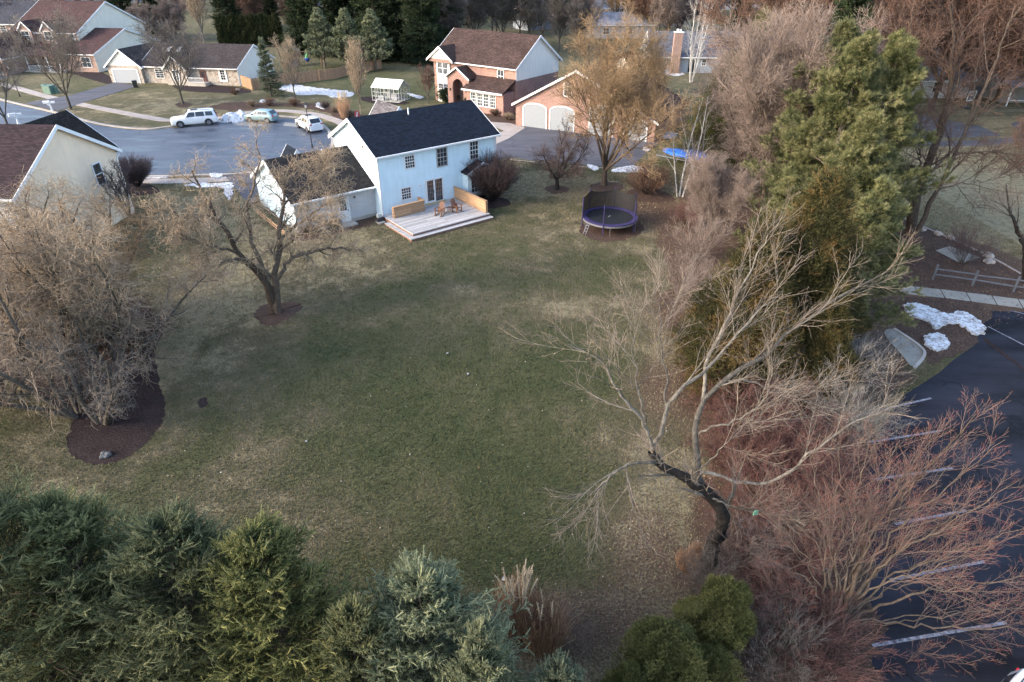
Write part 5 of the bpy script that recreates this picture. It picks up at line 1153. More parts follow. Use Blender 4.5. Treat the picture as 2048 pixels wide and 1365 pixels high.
# bay with its own little roof
m = MB(); m.box(8.2, -.9, .55, 11.4, 0, 2.55); m.build('bay', BLUEW, Hs)
gm = MB(); gm.prism([(8.05, -1.1, 2.55), (9.8, -1.1, 3.35), (9.8, -1.1, 3.47), (8.05, -1.1, 2.67)], (0, 1.12, 0)); gm.prism([(11.55, -1.1, 2.55), (9.8, -1.1, 3.35), (9.8, -1.1, 3.47), (11.55, -1.1, 2.67)], (0, 1.12, 0)); gm.build('bay_roof', NAVY, Hs)
gm = MB(); gm.prism([(8.2, -.88, 2.55), (11.4, -.88, 2.55), (9.8, -.88, 3.3)], (0, .88, 0)); gm.build('bay_gable', BLUEW, Hs)
gm = MB(); gm.prism([(8.03, -1.12, 2.46), (9.8, -1.12, 3.27), (9.8, -1.12, 3.49), (8.03, -1.12, 2.68)], (0, -.04, 0)); gm.prism([(11.57, -1.12, 2.46), (9.8, -1.12, 3.27), (9.8, -1.12, 3.49), (11.57, -1.12, 2.68)], (0, -.04, 0)); gm.build('bay_trim', WHITE, Hs)
WBy = wallpt((8.2, -.9), (1, 0), (0, -1)); window(Hs, WBy, .85, .85, 1.0, 1.5, 3, 4); window(Hs, WBy, 2.3, .85, 1.1, 1.5, 1, 2)
for (x, y) in ((.0, 0), (12, 0)):
    m = MB(); m.box(x-.06, y-.035, 0, x+.06, y-.003, 5.38); m.build('corner_board', WHITE, Hs)
m = MB(); m.box(11.75, -.12, .1, 11.83, -.04, 5.2); m.build('downspout', WHITE, Hs)
m = MB(); m.bar((5.2, 3.6, 7.1), (5.2, 3.6, 7.95), .06, 8); m.bar((5.2, 3.6, 7.2), (5.2, 3.6, 7.34), .12, 8); m.build('vent_pipe', WHITE, Hs)
m = MB(); m.bar((-2.6, 5.0, 4.8), (-2.6, 5.0, 5.35), .06, 8); m.build('vent_pipe', WHITE, Hs)
m = MB(); m.box(-.06, 2.3, 5.55, -.001, 2.5, 5.8); m.build('vent', mat('brown_vent', (.12, .07, .05)), Hs)
m = MB(); m.box(.02, -.02, .0, 12-.02, -.001, .3); m.build('foundation', CONC, Hs)
WG = wallpt((-7.1, 1.2), (1, 0), (0, -1))
def door(house, W, s, w_=.92, h=2.05, z=.15, c=None, grid=True):
    W = out(W)
    m = MB(); rect(W, m, s-w_/2-.1, z, s-w_/2, z+h+.1, 0, .07); rect(W, m, s+w_/2, z, s+w_/2+.1, z+h+.1, 0, .07); rect(W, m, s-w_/2, z+h, s+w_/2, z+h+.1, 0, .071); rect(W, m, s-w_/2, z, s+w_/2, z+h, 0, .03)
    o = m.build('door', c or WHITE, house)
    if grid:
        p = MB(); rect(W, p, s-w_*.3, z+h*.48, s+w_*.3, z+h*.92, .03, .036); p.build('pane', GLASS, o)
        q = MB()
        for k in (1, 2): x = s-w_*.3+w_*.6*k/3; rect(W, q, x-.012, z+h*.48, x+.012, z+h*.92, .0365, .045)
        for k in (1, 2): y = z+h*.48+h*.44*k/3; rect(W, q, s-w_*.3, y-.012, s+w_*.3, y+.012, .0366, .046)
        q.build('muntin', c or WHITE, o)
    q = MB(); rect(W, q, s+w_*.38, z+h*.44, s+w_*.44, z+h*.48, .03, .09); q.build('handle', DARK, o)
    return o
door(Hs, WG, 4.1); m = MB(); m.box(-3.7, .2, 0, -2.3, 1.2, .14); m.build('door_step', CONC, Hs)
m = MB(); rect(WG, m, 5.15, 2.0, 5.27, 2.15, 0, .12); m.build('wall_light', mat('brown_vent', (.12, .07, .05)), Hs)
WGL = wallpt((-7.1, 9.9), (0, -1), (-1, 0)); window(Hs, WGL, 6.3, .9, .9, 1.5, 2, 4)
m = MB(); m.box(-7.1, 1.15, 0, -.02, 1.199, .3); m.build('foundation', CONC, Hs); m = MB(); m.box(-7.12, 1.2, 0, -7.101, 9.9, .25); m.build('foundation', CONC, Hs)
gable_block(Hs, -4.8, -2.3, 8.6, 10.5, 2.9, 4.6, BLUEW, NAVY, axis='y', rname='front_gable_roof', over=.2, og=.2, gut=(0, 0))
gable_block(Hs, 4.4, 7.6, 7.0, 10.6, 5.3, 7.3, BLUEW, shingle('grey_shingles', (.12, .11, .12), .2), axis='y', rname='front_gable_roof', over=.3, og=.3, gut=(0, 0))
# ---- deck
PALE = planks('pale_deck_boards', (.41, .39, .38), .14, 3.6, 0, .012, c2=(.56, .54, .53)); ORNG = planks('cedar_boards', (.47, .285, .16), .14, 3.2, 0, .01)
dk = empty('deck', (A0[0], A0[1], 0), ang(AZ), 'new pale timber deck with a lower step, behind the white house', 'deck')
m = MB(); m.box(-.15, -5.25, .33, 7.45, -.03, .4); m.build('deck_boards', PALE, dk)
m = MB(); m.box(-.6, -5.75, .15, 7.5, -5.25, .2); m.box(-.6, -5.25, .15, -.15, -1.3, .2); m.build('step', PALE, dk)
m = MB(); m.box(-.13, -5.23, .0, 7.43, -5.19, .33); m.box(-.13, -5.19, 0, -.09, -.05, .33); m.box(7.39, -5.19, 0, 7.43, -.05, .33); m.box(-.58, -5.73, 0, 7.48, -5.69, .15); m.box(-.58, -5.69, 0, -.54, -1.32, .15); m.build('fascia', mat('wet_fascia', (.24, .13, .09), .7, .2), dk)
m = MB(); m.box(7.2, -5.0, .4, 7.3, -.1, 1.45); m.box(7.13, -5.05, 1.45, 7.37, -.05, 1.49)
for y in (-5.0, -2.6, -.2): m.box(7.3, y, .0, 7.42, y+.1, 1.45)
m.build('privacy_wall', ORNG, dk)
m = MB(); m.box(.35, -1.35, .4, 3.35, -1.25, 1.35); m.box(.3, -1.42, 1.35, 3.45, -1.18, 1.39); m.box(3.25, -1.18, .4, 3.35, -.35, 1.35); m.box(3.2, -1.18, 1.35, 3.42, -.3, 1.39); m.box(.3, -1.25, 0, .42, -1.13, 1.35); m.build('railing', ORNG, dk)
m = MB(); m.box(4.2, -.35, .4, 6.2, -.08, .5); m.build('threshold_step', mat('yellow_pine', (.42, .33, .18), .8), dk)
def H2W(x, y, z=0):
    a = ang(AZ); return (A0[0]+math.cos(a)*x-math.sin(a)*y, A0[1]+math.sin(a)*x+math.cos(a)*y, z)
def fan(px, py): return G(px, py, .4)
WOODO = mat('oiled_chair_wood', (.17, .075, .04), .55, .25, 6); 
def rocker(px, py, rz, label):
    x, y = fan(px, py); o = empty('rocking_chair', (x, y, .4), rz, label, 'chair', 'wooden rocking chairs on the deck')
    s = MB()
    for k in range(6): s.prism([(-.26, -.27+k*.09, .40-.02*k*.6), (.26, -.27+k*.09, .40-.02*k*.6), (.26, -.2+k*.09, .39-.02*k*.6), (-.26, -.2+k*.09, .39-.02*k*.6)], (0, 0, .02))
    s.build('seat', WOODO, o); b_ = MB()
    for k in range(6):
        x0 = -.255+k*.087; t_ = 1.08-.02*abs(k-2.5)**2; b_.prism([(x0, .2, .28), (x0+.075, .2, .28), (x0+.07, .52, t_), (x0+.005, .52, t_)], (0, .02, .01))
    b_.build('backrest', WOODO, o)
    for sx_ in (-1, 1):
        a = MB(); a.box(sx_*.33-.06, -.34, .60, sx_*.33+.06, .3, .625); a.build('armrest', WOODO, o)
        l = MB(); l.box(sx_*.30-.03, -.3, .07, sx_*.30+.03, -.22, .6); l.build('leg', WOODO, o)
        l = MB(); l.prism([(sx_*.3-.03, .2, .07), (sx_*.3+.03, .2, .07), (sx_*.3+.03, .3, .62), (sx_*.3-.03, .3, .62)], (0, .05, 0)); l.build('leg', WOODO, o)
        q = MB(); pts = [(sx_*.3, -.5+i*.125, .03+.0-.0+.28*((-.5+i*.125)+.05)**2) for i in range(10)]
        q.path(pts, .03, 6); q.build('rocker', WOODO, o)
    return o
rocker(880, 431, ang(AZ)+math.radians(-62), 'oiled wooden rocking chair facing right, left of the small table')
rocker(914, 424, ang(AZ)+math.radians(12), 'oiled wooden rocking chair with its back to the house door side, right of the table')
x, y = fan(899, 426); tb = empty('side_table', (x, y, .4), ang(AZ)+.3, 'small folding wooden table between the two rocking chairs', 'table'); m = MB()
for k in range(5): m.box(-.22+k*.09, -.2, .48, -.14+k*.09, .2, .5)
m.build('table_top', WOODO, tb)
for sx_ in (-1, 1):
    m = MB(); m.prism([(sx_*.17, -.18, 0), (sx_*.17, -.14, 0), (sx_*.17, .18, .48), (sx_*.17, .14, .48)], (.025, 0, 0)); m.build('leg', WOODO, tb)
    m = MB(); m.prism([(sx_*.2, .18, 0), (sx_*.2, .14, 0), (sx_*.2, -.18, .48), (sx_*.2, -.14, .48)], (.025, 0, 0)); m.build('leg', WOODO, tb)
p = H2W(-.55, -.35); g = empty('electric_box', (p[0], p[1], 0), ang(AZ), 'small dark and white utility unit at the corner between garage and house', 'utility box')
m = MB(); m.box(-.25, -.2, .1, .25, .2, .45); m.build('housing', mat('dark_plastic', (.05, .05, .055), .5), g); m = MB(); m.box(-.2, -.15, .45, .2, .15, .75); m.box(-.16, -.21, .5, .16, -.15, .68); m.build('meter', mat('light_plastic', (.5, .52, .5), .5), g); m = MB(); m.box(-.3, -.5, 0, .3, .25, .1); m.build('pad', CONC, g)
fb = MB(); 
for k in range(1): 
    fb.box(-8.1, 1.3, .25, -8.05, 8.2, .4); fb.box(-8.1, 1.3, .02, -8.05, 8.2, .12)
    for q in range(5): fb.box(-8.07, 1.4+q*1.65, 0, -7.99, 1.5+q*1.65, .5)
tag(fb.build('timber_edging', ORNG, None, (A0[0], A0[1], 0), ang(AZ)), 'low orange timber boards along the white garage side', 'edging')
# ---- beige house on the left
BEI = siding('beige_siding', (.76, .59, .43), .15); BROWNS = shingle('maroon_brown_shingles', (.042, .026, .030), .2); DBR = shingle('dark_brown_shingles', (.028, .022, .02), .25); GRB = siding('grey_back_siding', (.40, .41, .42), .18)
Hb = empty('beige_house', (-34.1, 42.3, 0), ang(94), 'beige-sided two-storey house with maroon-brown roof at the left edge', 'house')
gable_block(Hb, -18, 0, 0, 11.8, 5.45, 8.7, BEI, BROWNS, over=.35, og=.3)
gable_block(Hb, -7.6, -1.2, 8.0, 13.2, 5.4, 8.1, BEI, DBR, axis='y', over=.4, og=.3, rname='front_gable_roof', gut=(0, 0))
m = MB(); m.box(-17.9, -.03, 0, -.1, -.003, 5.3); m.build('rear_siding', GRB, Hb)
WE = wallpt((0, 0), (0, 1), (1, 0)); lapsiding(Hb, WE, .02, 11.78, .2, 5.4, BEI, peak=(5.9, 8.6)); lapsiding(Hb, wallpt((-18, -.03), (1, 0), (0, -1)), .02, 17.95, .2, 5.3, GRB); window(Hb, WE, 8.9, 3.5, .9, 1.6, 1, 2)
WR_ = wallpt((-18, -.03), (1, 0), (0, -1)); window(Hb, WR_, 14.6, 1.2, 1.3, 1.5, 3, 4); window(Hb, WR_, 8, 1.2, 1.3, 1.5, 3, 4)
m = MB(); m.path([(.06, 12.1, 5.1), (.06, 11.5, 4.7), (.06, 11.5, .2)], .05, 6); m.build('downspout', WHITE, Hb); m = MB(); m.path([(.06, -.25, 5.1), (.06, .12, 4.7), (.06, .12, .2)], .05, 6); m.build('downspout', WHITE, Hb)
# ---- stone-faced ranch house
STONE = stonem('field_stone'); CREAM = siding('cream_siding', (.80, .76, .68), .16); RR = shingle('grey_brown_shingles', (.060, .048, .047), .25)
Hr = empty('ranch_house', (-45.6, 113.8, 0), ang(99.4), 'single-storey ranch house with stone front, skylights and white gables', 'house')
gable_block(Hr, -17.5, 0, 0, 12.4, 2.75, 5.5, STONE, RR, endmat=((CREAM, .0), (CREAM, 0.0)), over=.4, og=.3)
gable_block(Hr, -23.4, -17.2, -.6, 15, 2.75, 5.2, STONE, RR, axis='y', over=.4, og=.3, ends=(1, 0), rname='garage_roof')
m = MB(); m.prism([(-23.4, -.6, 2.75), (-17.2, -.6, 2.75), (-20.3, -.6, 5.15)], (0, -.03, 0)); m.build('gable_siding', CREAM, Hr)
WF = wallpt((-23.4, -.6), (1, 0), (0, -1)); GARD = mat('grey_garage_door', (.30, .32, .35), .5, .04)
def gdoor(h, W, s, w_, ht, arch=0, z=.02, mt=None, frame=WHITE, panels=4):
    m = MB(); rect(W, m, s-w_/2-.14, 0, s-w_/2, ht+.12, 0, .08); rect(W, m, s+w_/2, 0, s+w_/2+.14, ht+.12, 0, .08)
    if not arch: rect(W, m, s-w_/2, ht, s+w_/2, ht+.12, 0, .081)
    else:
        n = 12; o1 = []; o2 = []
        for k in range(n+1):
            a = math.pi*k/n; x = -math.cos(a); zz = math.sin(a)
            o1.append(wp(W, s+x*w_/2, 0, ht+zz*arch)); o2.append(wp(W, s+x*(w_/2+.14), 0, ht+zz*(arch+.14)))
        for k in range(n): m.prism([o1[k], o1[k+1], o2[k+1], o2[k]], (W['n'][0]*.08, W['n'][1]*.08, 0))
    o = m.build('garage_door', frame, h); p = MB()
    for k in range(panels): rect(W, p, s-w_/2, z+k*(ht-z)/panels, s+w_/2, z+(k+1)*(ht-z)/panels-.02, 0, .03)
    rect(W, p, s-w_/2+.01, z, s+w_/2-.01, ht, 0, .018)
    if arch:
        q = [wp(W, s-math.cos(math.pi*k/12)*w_/2, 0, ht+math.sin(math.pi*k/12)*arch) for k in range(13)]; p.prism(q, (W['n'][0]*.03, W['n'][1]*.03, 0))
    p.build('door_panel', mt or GARD, o); return o
gdoor(Hr, WF, 3.1, 4.6, 2.15)
WM = wallpt((-17.5, 0), (1, 0), (0, -1)); window(Hr, WM, 14.8, .9, .8, 1.5, 2, 4, fw=.3)
window(Hr, WM, 3.2, .9, 1.4, 1.3, 2, 4); door(Hr, WM, 11.2, c=mat('dark_red_door', (.12, .05, .045), .5))
gable_block(Hr, -12.4, -8.6, -1.2, 6, 2.7, 4.5, STONE, RR, axis='y', rname='entry_roof', over=.25, og=.3, gut=(0, 0))
WEn = wallpt((-12.4, -1.2), (1, 0), (0, -1)); window(Hr, WEn, 1.9, .9, 1.0, 1.4, 2, 4)
m = MB()
for x in (-8.4, -5.6): m.box(x, -1.5, .6, x+.06, -1.44, 1.3)
for k in range(12): m.box(-8.34+k*.23, -1.48, .65, -8.3+k*.23, -1.46, 1.25)
m.box(-8.4, -1.5, 1.25, -5.5, -1.43, 1.32); m.box(-8.4, -1.5, .6, -5.5, -1.43, .66); m.build('porch_railing', WHITE, Hr)
m = MB(); m.box(-8.5, -1.55, 0, -5.3, -.01, .5); m.build('porch', CONC, Hr)
sl = (5.5-2.75)/6.2
SKYL = mat('skylight_glass', (.55, .6, .66), .15, .05)
for x in (-14.8, -12.9):
    fr = MB(); z0 = 2.75+sl*3.6+.17; z1 = 2.75+sl*4.8+.17; fr.prism([(x, 3.6, z0), (x+.7, 3.6, z0), (x+.7, 4.8, z1), (x, 4.8, z1)], (0, 0, .1)); o = fr.build('skylight', WHITE, Hr)
    fr = MB(); fr.prism([(x+.07, 3.7, z0+.05), (x+.63, 3.7, z0+.05), (x+.63, 4.7, z1-.04), (x+.07, 4.7, z1-.04)], (0, 0, .075)); fr.build('pane', SKYL, o)
# ---- two-storey house, upper left
REDB = brick('pale_red_brick', (.32, .19, .15)); CRM2 = siding('warm_cream_siding', (.80, .73, .61), .16); RBR = shingle('red_brown_shingles', (.085, .046, .043), .2)
P0 = G(200, 146)
Hu = empty('two_storey_house', (-76.6, 127.2, 0), ang(99), 'cream two-storey house with red-brown roofs and brick porch front, upper left', 'house')
gable_block(Hu, -9.5, 0, 0, 19.5, 3.1, 6.3, REDB, RBR, over=.4, og=.3, endmat=((CRM2, 0), (CRM2, 0)))
gable_block(Hu, -20, -6.0, 4.5, 24.0, 6.1, 10.6, REDB, RBR, over=.4, og=.3, endmat=((CRM2, 0), (CRM2, 0)), rname='upper_roof')
gable_block(Hu, -20.5, -14.2, -5.5, 10, 3.0, 6.2, REDB, RBR, axis='y', over=.4, og=.3, rname='garage_roof')
WU = wallpt((-9.5, 0), (1, 0), (0, -1)); window(Hu, WU, 7.6, .9, 1.7, 1.6, 2, 2)
m = MB(); m.prism([(-14.2, -1.9, 2.75), (-6, -1.9, 2.75), (-6, 4.5, 4.4), (-14.2, 4.5, 4.4)], (0, 0, .15)); m.build('porch_roof', RBR, Hu)
for x in (-13, -10.8, -8.7, -6.3): m = MB(); m.box(x, -1.6, .3, x+.14, -1.46, 2.75); m.build('porch_post', WHITE, Hu)
m = MB(); m.box(-14, -1.7, 0, -6, 0, .3); m.build('porch', CONC, Hu)
m = MB()
for k in range(30): m.box(-13+k*.17, -1.55, .4, -12.96+k*.17, -1.51, 1.1)
m.box(-13, -1.58, 1.1, -7.9, -1.48, 1.16); m.build('porch_railing', WHITE, Hu)
WG2 = wallpt((-20.5, -5.5), (1, 0), (0, -1)); gdoor(Hu, WG2, 3.15, 4.8, 2.3)
WU2 = wallpt((-20, 4.5), (1, 0), (0, -1))
for x in (-16.0, -11.2):
    gable_block(Hu, x-1.3, x+1.3, 3.6, 9.5, 6.5, 7.9, REDB, RBR, axis='y', over=.15, og=.2, rname='dormer_roof', z0=4.2, gut=(0, 0)); window(Hu, wallpt((x-1.3, 3.6), (1, 0), (0, -1)), 1.3, 4.9, 1.5, 1.4, 2, 2)
for s_, z_ in ((12.9, 4.4),): window(Hu, WU2, s_, z_, .9, 1.3, 2, 2)
# ---- far left brick house
Hl = empty('brick_house', (-97, 148, 0), ang(97), 'brick house with dark slate roof in the far upper left corner', 'house')
gable_block(Hl, -26, -1, 2, 18, 5.9, 9.6, REDB, shingle('slate_roof', (.06, .06, .072), .3), over=.4, og=.3)
WL_ = wallpt((-26, 2), (1, 0), (0, -1))
for s_, z_, w_, h_ in ((19.5, 4.0, 1.2, 1.5), (21.6, 1.2, 1.3, 1.7), (14, 4, 1.2, 1.5)): window(Hl, WL_, s_, z_, w_, h_, 2, 4)
# ---- brick house with garage wing
SALB = brick('salmon_brick', (.28, .14, .112)); BRSH = shingle('brown_shingles', (.070, .044, .038), .3); LW = siding('pale_aqua_siding', (.80, .77, .70), .16)
Q0 = (-11.6, 102.3)
Hk = empty('brick_house', (*Q0, 0), ang(127), 'large salmon brick house with brown roof, arched porch and four-bay garage wing', 'house')
gable_block(Hk, 0, 15.2, 0, 10.5, 5.95, 9.35, SALB, BRSH, over=.45, og=.35, endmat=(None, (LW, 4.2)))
WK = wallpt((0, 0), (1, 0), (0, -1))
m = MB(); rect(WK, m, .75, 0, 3.3, 5.6, 0, .25); m.build('bay_panel', LW, Hk)
WB2 = wallpt((0, -.25), (1, 0), (0, -1))
for z_ in (1.1, 4.0):
    for s_ in (1.5, 2.55): window(Hk, WB2, s_, z_, .8, 1.45, 3, 4 if z_ < 2 else 1)
window(Hk, WK, 12.6, 3.9, 1.0, 1.5, 2, 1)
gable_block(Hk, -.2, 4.4, -.75, 5, 5.95, 7.6, SALB, BRSH, axis='y', over=.25, og=.3, rname='front_gable_roof', z0=5.6, gut=(0, 0))
m = MB(); m.prism([(0, -.78, 6.05), (4.2, -.78, 6.05), (2.1, -.78, 7.45)], (0, -.05, 0)); m.build('gable_siding', LW, Hk)
# arched porch: two piers, an arch ring and the recess behind
def arch_wall(h, x0, x1, y0, dep, ztop, ax0, ax1, zs, peak, mt):
    m = MB(); cx = (ax0+ax1)/2; r = (ax1-ax0)/2; n = 14
    m.box(x0, y0, 0, ax0, y0+dep, ztop); m.box(ax1, y0, 0, x1, y0+dep, ztop)
    top = lambda x: ztop+(peak-ztop)*(1-abs(x-(x0+x1)/2)/((x1-x0)/2))
    for k in range(n):
        a, b_ = math.pi*k/n, math.pi*(k+1)/n; xa, za, xb, zb = cx-r*math.cos(a), zs+r*math.sin(a), cx-r*math.cos(b_), zs+r*math.sin(b_)
        m.prism([(xa, y0, za), (xb, y0, zb), (xb, y0, top(xb)), (xa, y0, top(xa))], (0, dep, 0))
    m.prism([(x0, y0, ztop), (ax0, y0, ztop), (ax0, y0, top(ax0))], (0, dep, 0)); m.prism([(x1, y0, ztop), (ax1, y0, ztop), (ax1, y0, top(ax1))], (0, dep, 0))
    return m.build('porch_arch', mt, h)
arch_wall(Hk, 4.4, 8.4, -2.0, .35, 4.1, 5.35, 7.35, 2.9, 5.3, SALB)
m = MB(); m.box(4.4, -1.65, 0, 4.75, -.0, 4.1); m.box(8.05, -1.65, 0, 8.4, 0, 4.1); m.build('porch_side', SALB, Hk)
m = MB(); m.prism([(4.1, -2.3, 3.95), (6.4, -2.3, 5.4), (6.4, -2.3, 5.54), (4.1, -2.3, 4.1)], (0, 3.0, 0)); m.prism([(8.7, -2.3, 3.95), (6.4, -2.3, 5.4), (6.4, -2.3, 5.54), (8.7, -2.3, 4.1)], (0, 3.0, 0)); m.build('porch_roof', BRSH, Hk)
m = MB(); m.prism([(4.08, -2.32, 3.9), (6.4, -2.32, 5.34), (6.4, -2.32, 5.56), (4.08, -2.32, 4.12)], (0, -.06, 0)); m.prism([(8.72, -2.32, 3.9), (6.4, -2.32, 5.34), (6.4, -2.32, 5.56), (8.72, -2.32, 4.12)], (0, -.06, 0)); m.build('porch_trim', WHITE, Hk)
door(Hk, WK, 6.4, 1.1, 2.2, .2, c=mat('dark_red_door', (.12, .05, .045)))
for x in (4.85, 7.9):
    m = MB(); m.box(x, -2.15, 2.2, x+.16, -2.01, 2.55); m.build('wall_light', DARK, Hk)
# sunroom
m = MB(); m.box(8.4, -2.6, 0, 15.0, 0, 2.9); m.build('sunroom_wall', SALB, Hk)
m = MB(); m.prism([(8.0, -3.1, 2.85), (15.2, -3.1, 2.85), (15.2, -.01, 4.25), (8.0, -.01, 4.25)], (0, 0, .15)); m.build('sunroom_roof', BRSH, Hk)
m = MB(); m.box(7.98, -3.22, 2.8, 15.2, -3.1, 3.0); m.build('gutter', WHITE, Hk)
WSn = wallpt((8.4, -2.6), (1, 0), (0, -1))
for k in range(4): window(Hk, WSn, 1.35+k*1.15, .95, .85, 1.6, 3, 4)
for s_ in ():
    pass
# garage wing: broad asymmetric gable with four arched doors
Gz = ang(118); gxy = (.5, 86.2)
dx, dy = gxy[0]-Q0[0], gxy[1]-Q0[1]; ca, sa = math.cos(ang(127)), math.sin(ang(127))
lo = (dx*ca+dy*sa, -dx*sa+dy*ca); fr = (lo[0], lo[1], Gz-ang(127))
WW = 18.6
def gw(pts, vec, mt, nm):
    m = MB().frame(*fr); m.prism(pts, vec); return m.build(nm, mt, Hk)
PK = (8.3, 7.2)
gw([(0, 0, 0), (WW, 0, 0), (WW, 0, 2.35), (PK[0], 0, PK[1]-.02), (0, 0, 2.75)], (0, 13, 0), SALB, 'garage_wall')
gw([(-.4, -.35, 2.55), (PK[0], -.35, PK[1]), (PK[0], -.35, PK[1]+.16), (-.4, -.35, 2.71)], (0, 19, 0), BRSH, 'garage_roof')
gw([(WW+.4, -.35, 2.17), (PK[0], -.35, PK[1]), (PK[0], -.35, PK[1]+.16), (WW+.4, -.35, 2.33)], (0, 13.7, 0), BRSH, 'garage_roof')
gw([(-.42, -.37, 2.46), (PK[0], -.37, PK[1]-.1), (PK[0], -.37, PK[1]+.18), (-.42, -.37, 2.74)], (0, -.06, 0), WHITE, 'rake_trim')
gw([(WW+.42, -.37, 2.08), (PK[0], -.37, PK[1]-.1), (PK[0], -.37, PK[1]+.18), (WW+.42, -.37, 2.36)], (0, -.06, 0), WHITE, 'rake_trim')
cf, sf = math.cos(fr[2]), math.sin(fr[2]); WGw = wallpt((fr[0], fr[1]), (cf, sf), (sf, -cf))
AQ = mat('pale_garage_door', (.25, .27, .29), .5, .04)
for s_, w_ in ((2.75, 3.2), (6.55, 3.2)): gdoor(Hk, WGw, s_, w_, 2.35, .55, mt=AQ)
for s_, w_, h_ in ((11.8, 3.0, 3.0), (16.2, 2.7, 1.9)): gdoor(Hk, WGw, s_, w_, h_, .5, mt=AQ)
window(Hk, WGw, 7.2, 4.3, .95, 1.4, 2, 4)
# dormer wall and skylight on the left slope
f2 = MB().frame(*fr); sk = (PK[1]-2.55)/(PK[0]+.4); zz = lambda x: 2.55+sk*(x+.4)+.17
f2.prism([(4.9, 8.0, zz(4.9)), (5.9, 8.0, zz(5.9)), (5.9, 8.8, zz(5.9)), (4.9, 8.8, zz(4.9))], (0, 0, .09)); f2.build('skylight', SKYL, Hk)
gm = MB().frame(*fr); gm.prism([(8.6, 9.5, 5.2), (12.6, 9.5, 5.2), (10.6, 9.5, 8.0)], (0, 4, 0)); gm.build('dormer', LW, Hk)
gm = MB().frame(*fr); gm.prism([(8.3, 9.2, 5.1), (10.6, 9.2, 8.1), (10.6, 9.2, 8.25), (8.3, 9.2, 5.25)], (0, 4.4, 0)); gm.prism([(12.9, 9.2, 5.1), (10.6, 9.2, 8.1), (10.6, 9.2, 8.25), (12.9, 9.2, 5.25)], (0, 4.4, 0)); gm.build('dormer_roof', BRSH, Hk)
# ---- far houses
def far_house(loc, az, L, Dp, ze, zr, wall, roof, label, name='house', chimney=None, wins=(), door_s=None, mirror=False):
    h = empty(name, (*loc, 0), ang(az), label, 'house'); gable_block(h, 0, L, 0, Dp, ze, zr, wall, roof, over=.5, og=.4)
    W = wallpt((0, 0), (1, 0), (0, -1))
    for s_, z_, w_, h_ in wins: window(h, W, s_, z_, w_, h_, 2, 2)
    if door_s: door(h, W, door_s, c=DARK)
    if chimney:
        c_ = MB(); c_.box(chimney[0]-.75, -.9, 0, chimney[0]+.75, .0, chimney[1]); o = c_.build('chimney', REDB, h); q = MB(); q.box(chimney[0]-.85, -1.0, chimney[1], chimney[0]+.85, .1, chimney[1]+.15); q.box(chimney[0]-.4, -.7, chimney[1]+.15, chimney[0]-.05, -.3, chimney[1]+.6); q.box(chimney[0]+.1, -.7, chimney[1]+.15, chimney[0]+.4, -.3, chimney[1]+.5); q.build('chimney_cap', WHITE, o)
    return h
SLA = shingle('blue_slate_shingles', (.125, .13, .155), .25); GRW = siding('white_far_siding', (.30, .33, .37), .2)
far_house(G(1300, 146), 92, 24, 11, 2.9, 6.3, GRW, SLA, 'white single-storey house with slate roof and tall brick chimney behind the birches', chimney=(4.3, 6.8), wins=((9.6, 1.3, .7, .9), (14, .9, 1.4, 1.3), (18, .9, 1.6, 1.4)), door_s=7.4)
far_house(G(1715, 198), 88, 17, 11, 2.8, 6.2, siding('grey_far_siding', (.42, .43, .46), .2), shingle('light_grey_shingles', (.24, .24, .27), .2), 'grey-roofed house seen through the oaks at the right', wins=((4, 1, 1.4, 1.3), (8, 1, 1.2, 1.3), (12, 1, 1.4, 1.3)))
h = far_house(G(1990, 205), 96, 20, 11, 2.8, 5.8, siding('dark_far_siding', (.2, .19, .18), .2), shingle('light_grey_shingles', (.24, .24, .27), .2), 'dark-walled house with white porch posts at the right edge', wins=((9, 1, 1.4, 1.3), (14, 1, 1.2, 1.3)))
m = MB(); m.prism([(-.3, -3, 2.6), (12, -3, 2.6), (12, -.4, 3.0), (-.3, -.4, 3.0)], (0, 0, .12)); m.build('porch_roof', shingle('light_grey_shingles', (.24, .24, .27), .2), h)
m = MB()
for k in range(5): m.box(k*2.8, -2.9, 0, k*2.8+.16, -2.75, 2.6)
m.box(0, -2.9, .8, 11.3, -2.82, .88); m.build('porch_posts', WHITE, h)
SNR = mat('snowy_roof', (.17, .18, .21), .8, .5, .8)
for k, (px, py, az_, L, Dp, zr, rf, lab) in enumerate([(1150, 40, 80, 16, 10, 6.5, SNR, 'far house with snow on its roof behind the golden trees, left'), (1255, 52, 100, 15, 10, 6, SNR, 'far house with snowy roof between the golden and pink trees'), (1270, 30, 95, 16, 10, 8, SLA, 'far white-walled house at the top above the golden trees'), (1180, 78, 85, 16, 9, 5.5, SNR, 'low far house half hidden by the large golden tree'),
    (165, 8, 80, 20, 12, 8, SNR, 'far snowy-roofed house at the top left beyond the two-storey house'), (548, 26, 95, 14, 10, 7, SNR, 'far house in the gap between the dark spruces'), (1055, 62, 60, 9, 8, 7, GRW, 'small far white building beside the brown tree behind the brick roof'), (60, 14, 95, 14, 9, 7, SLA, 'far slate-roofed house at the top left corner'), (1400, 20, 90, 22, 12, 7, SLA, 'far long roof at the top right of centre')]):
    far_house(G(px, py), az_, L, Dp, 3.2, zr, GRW, rf, lab, wins=((4, 1, 1.4, 1.4), (10, 1, 1.4, 1.4)))
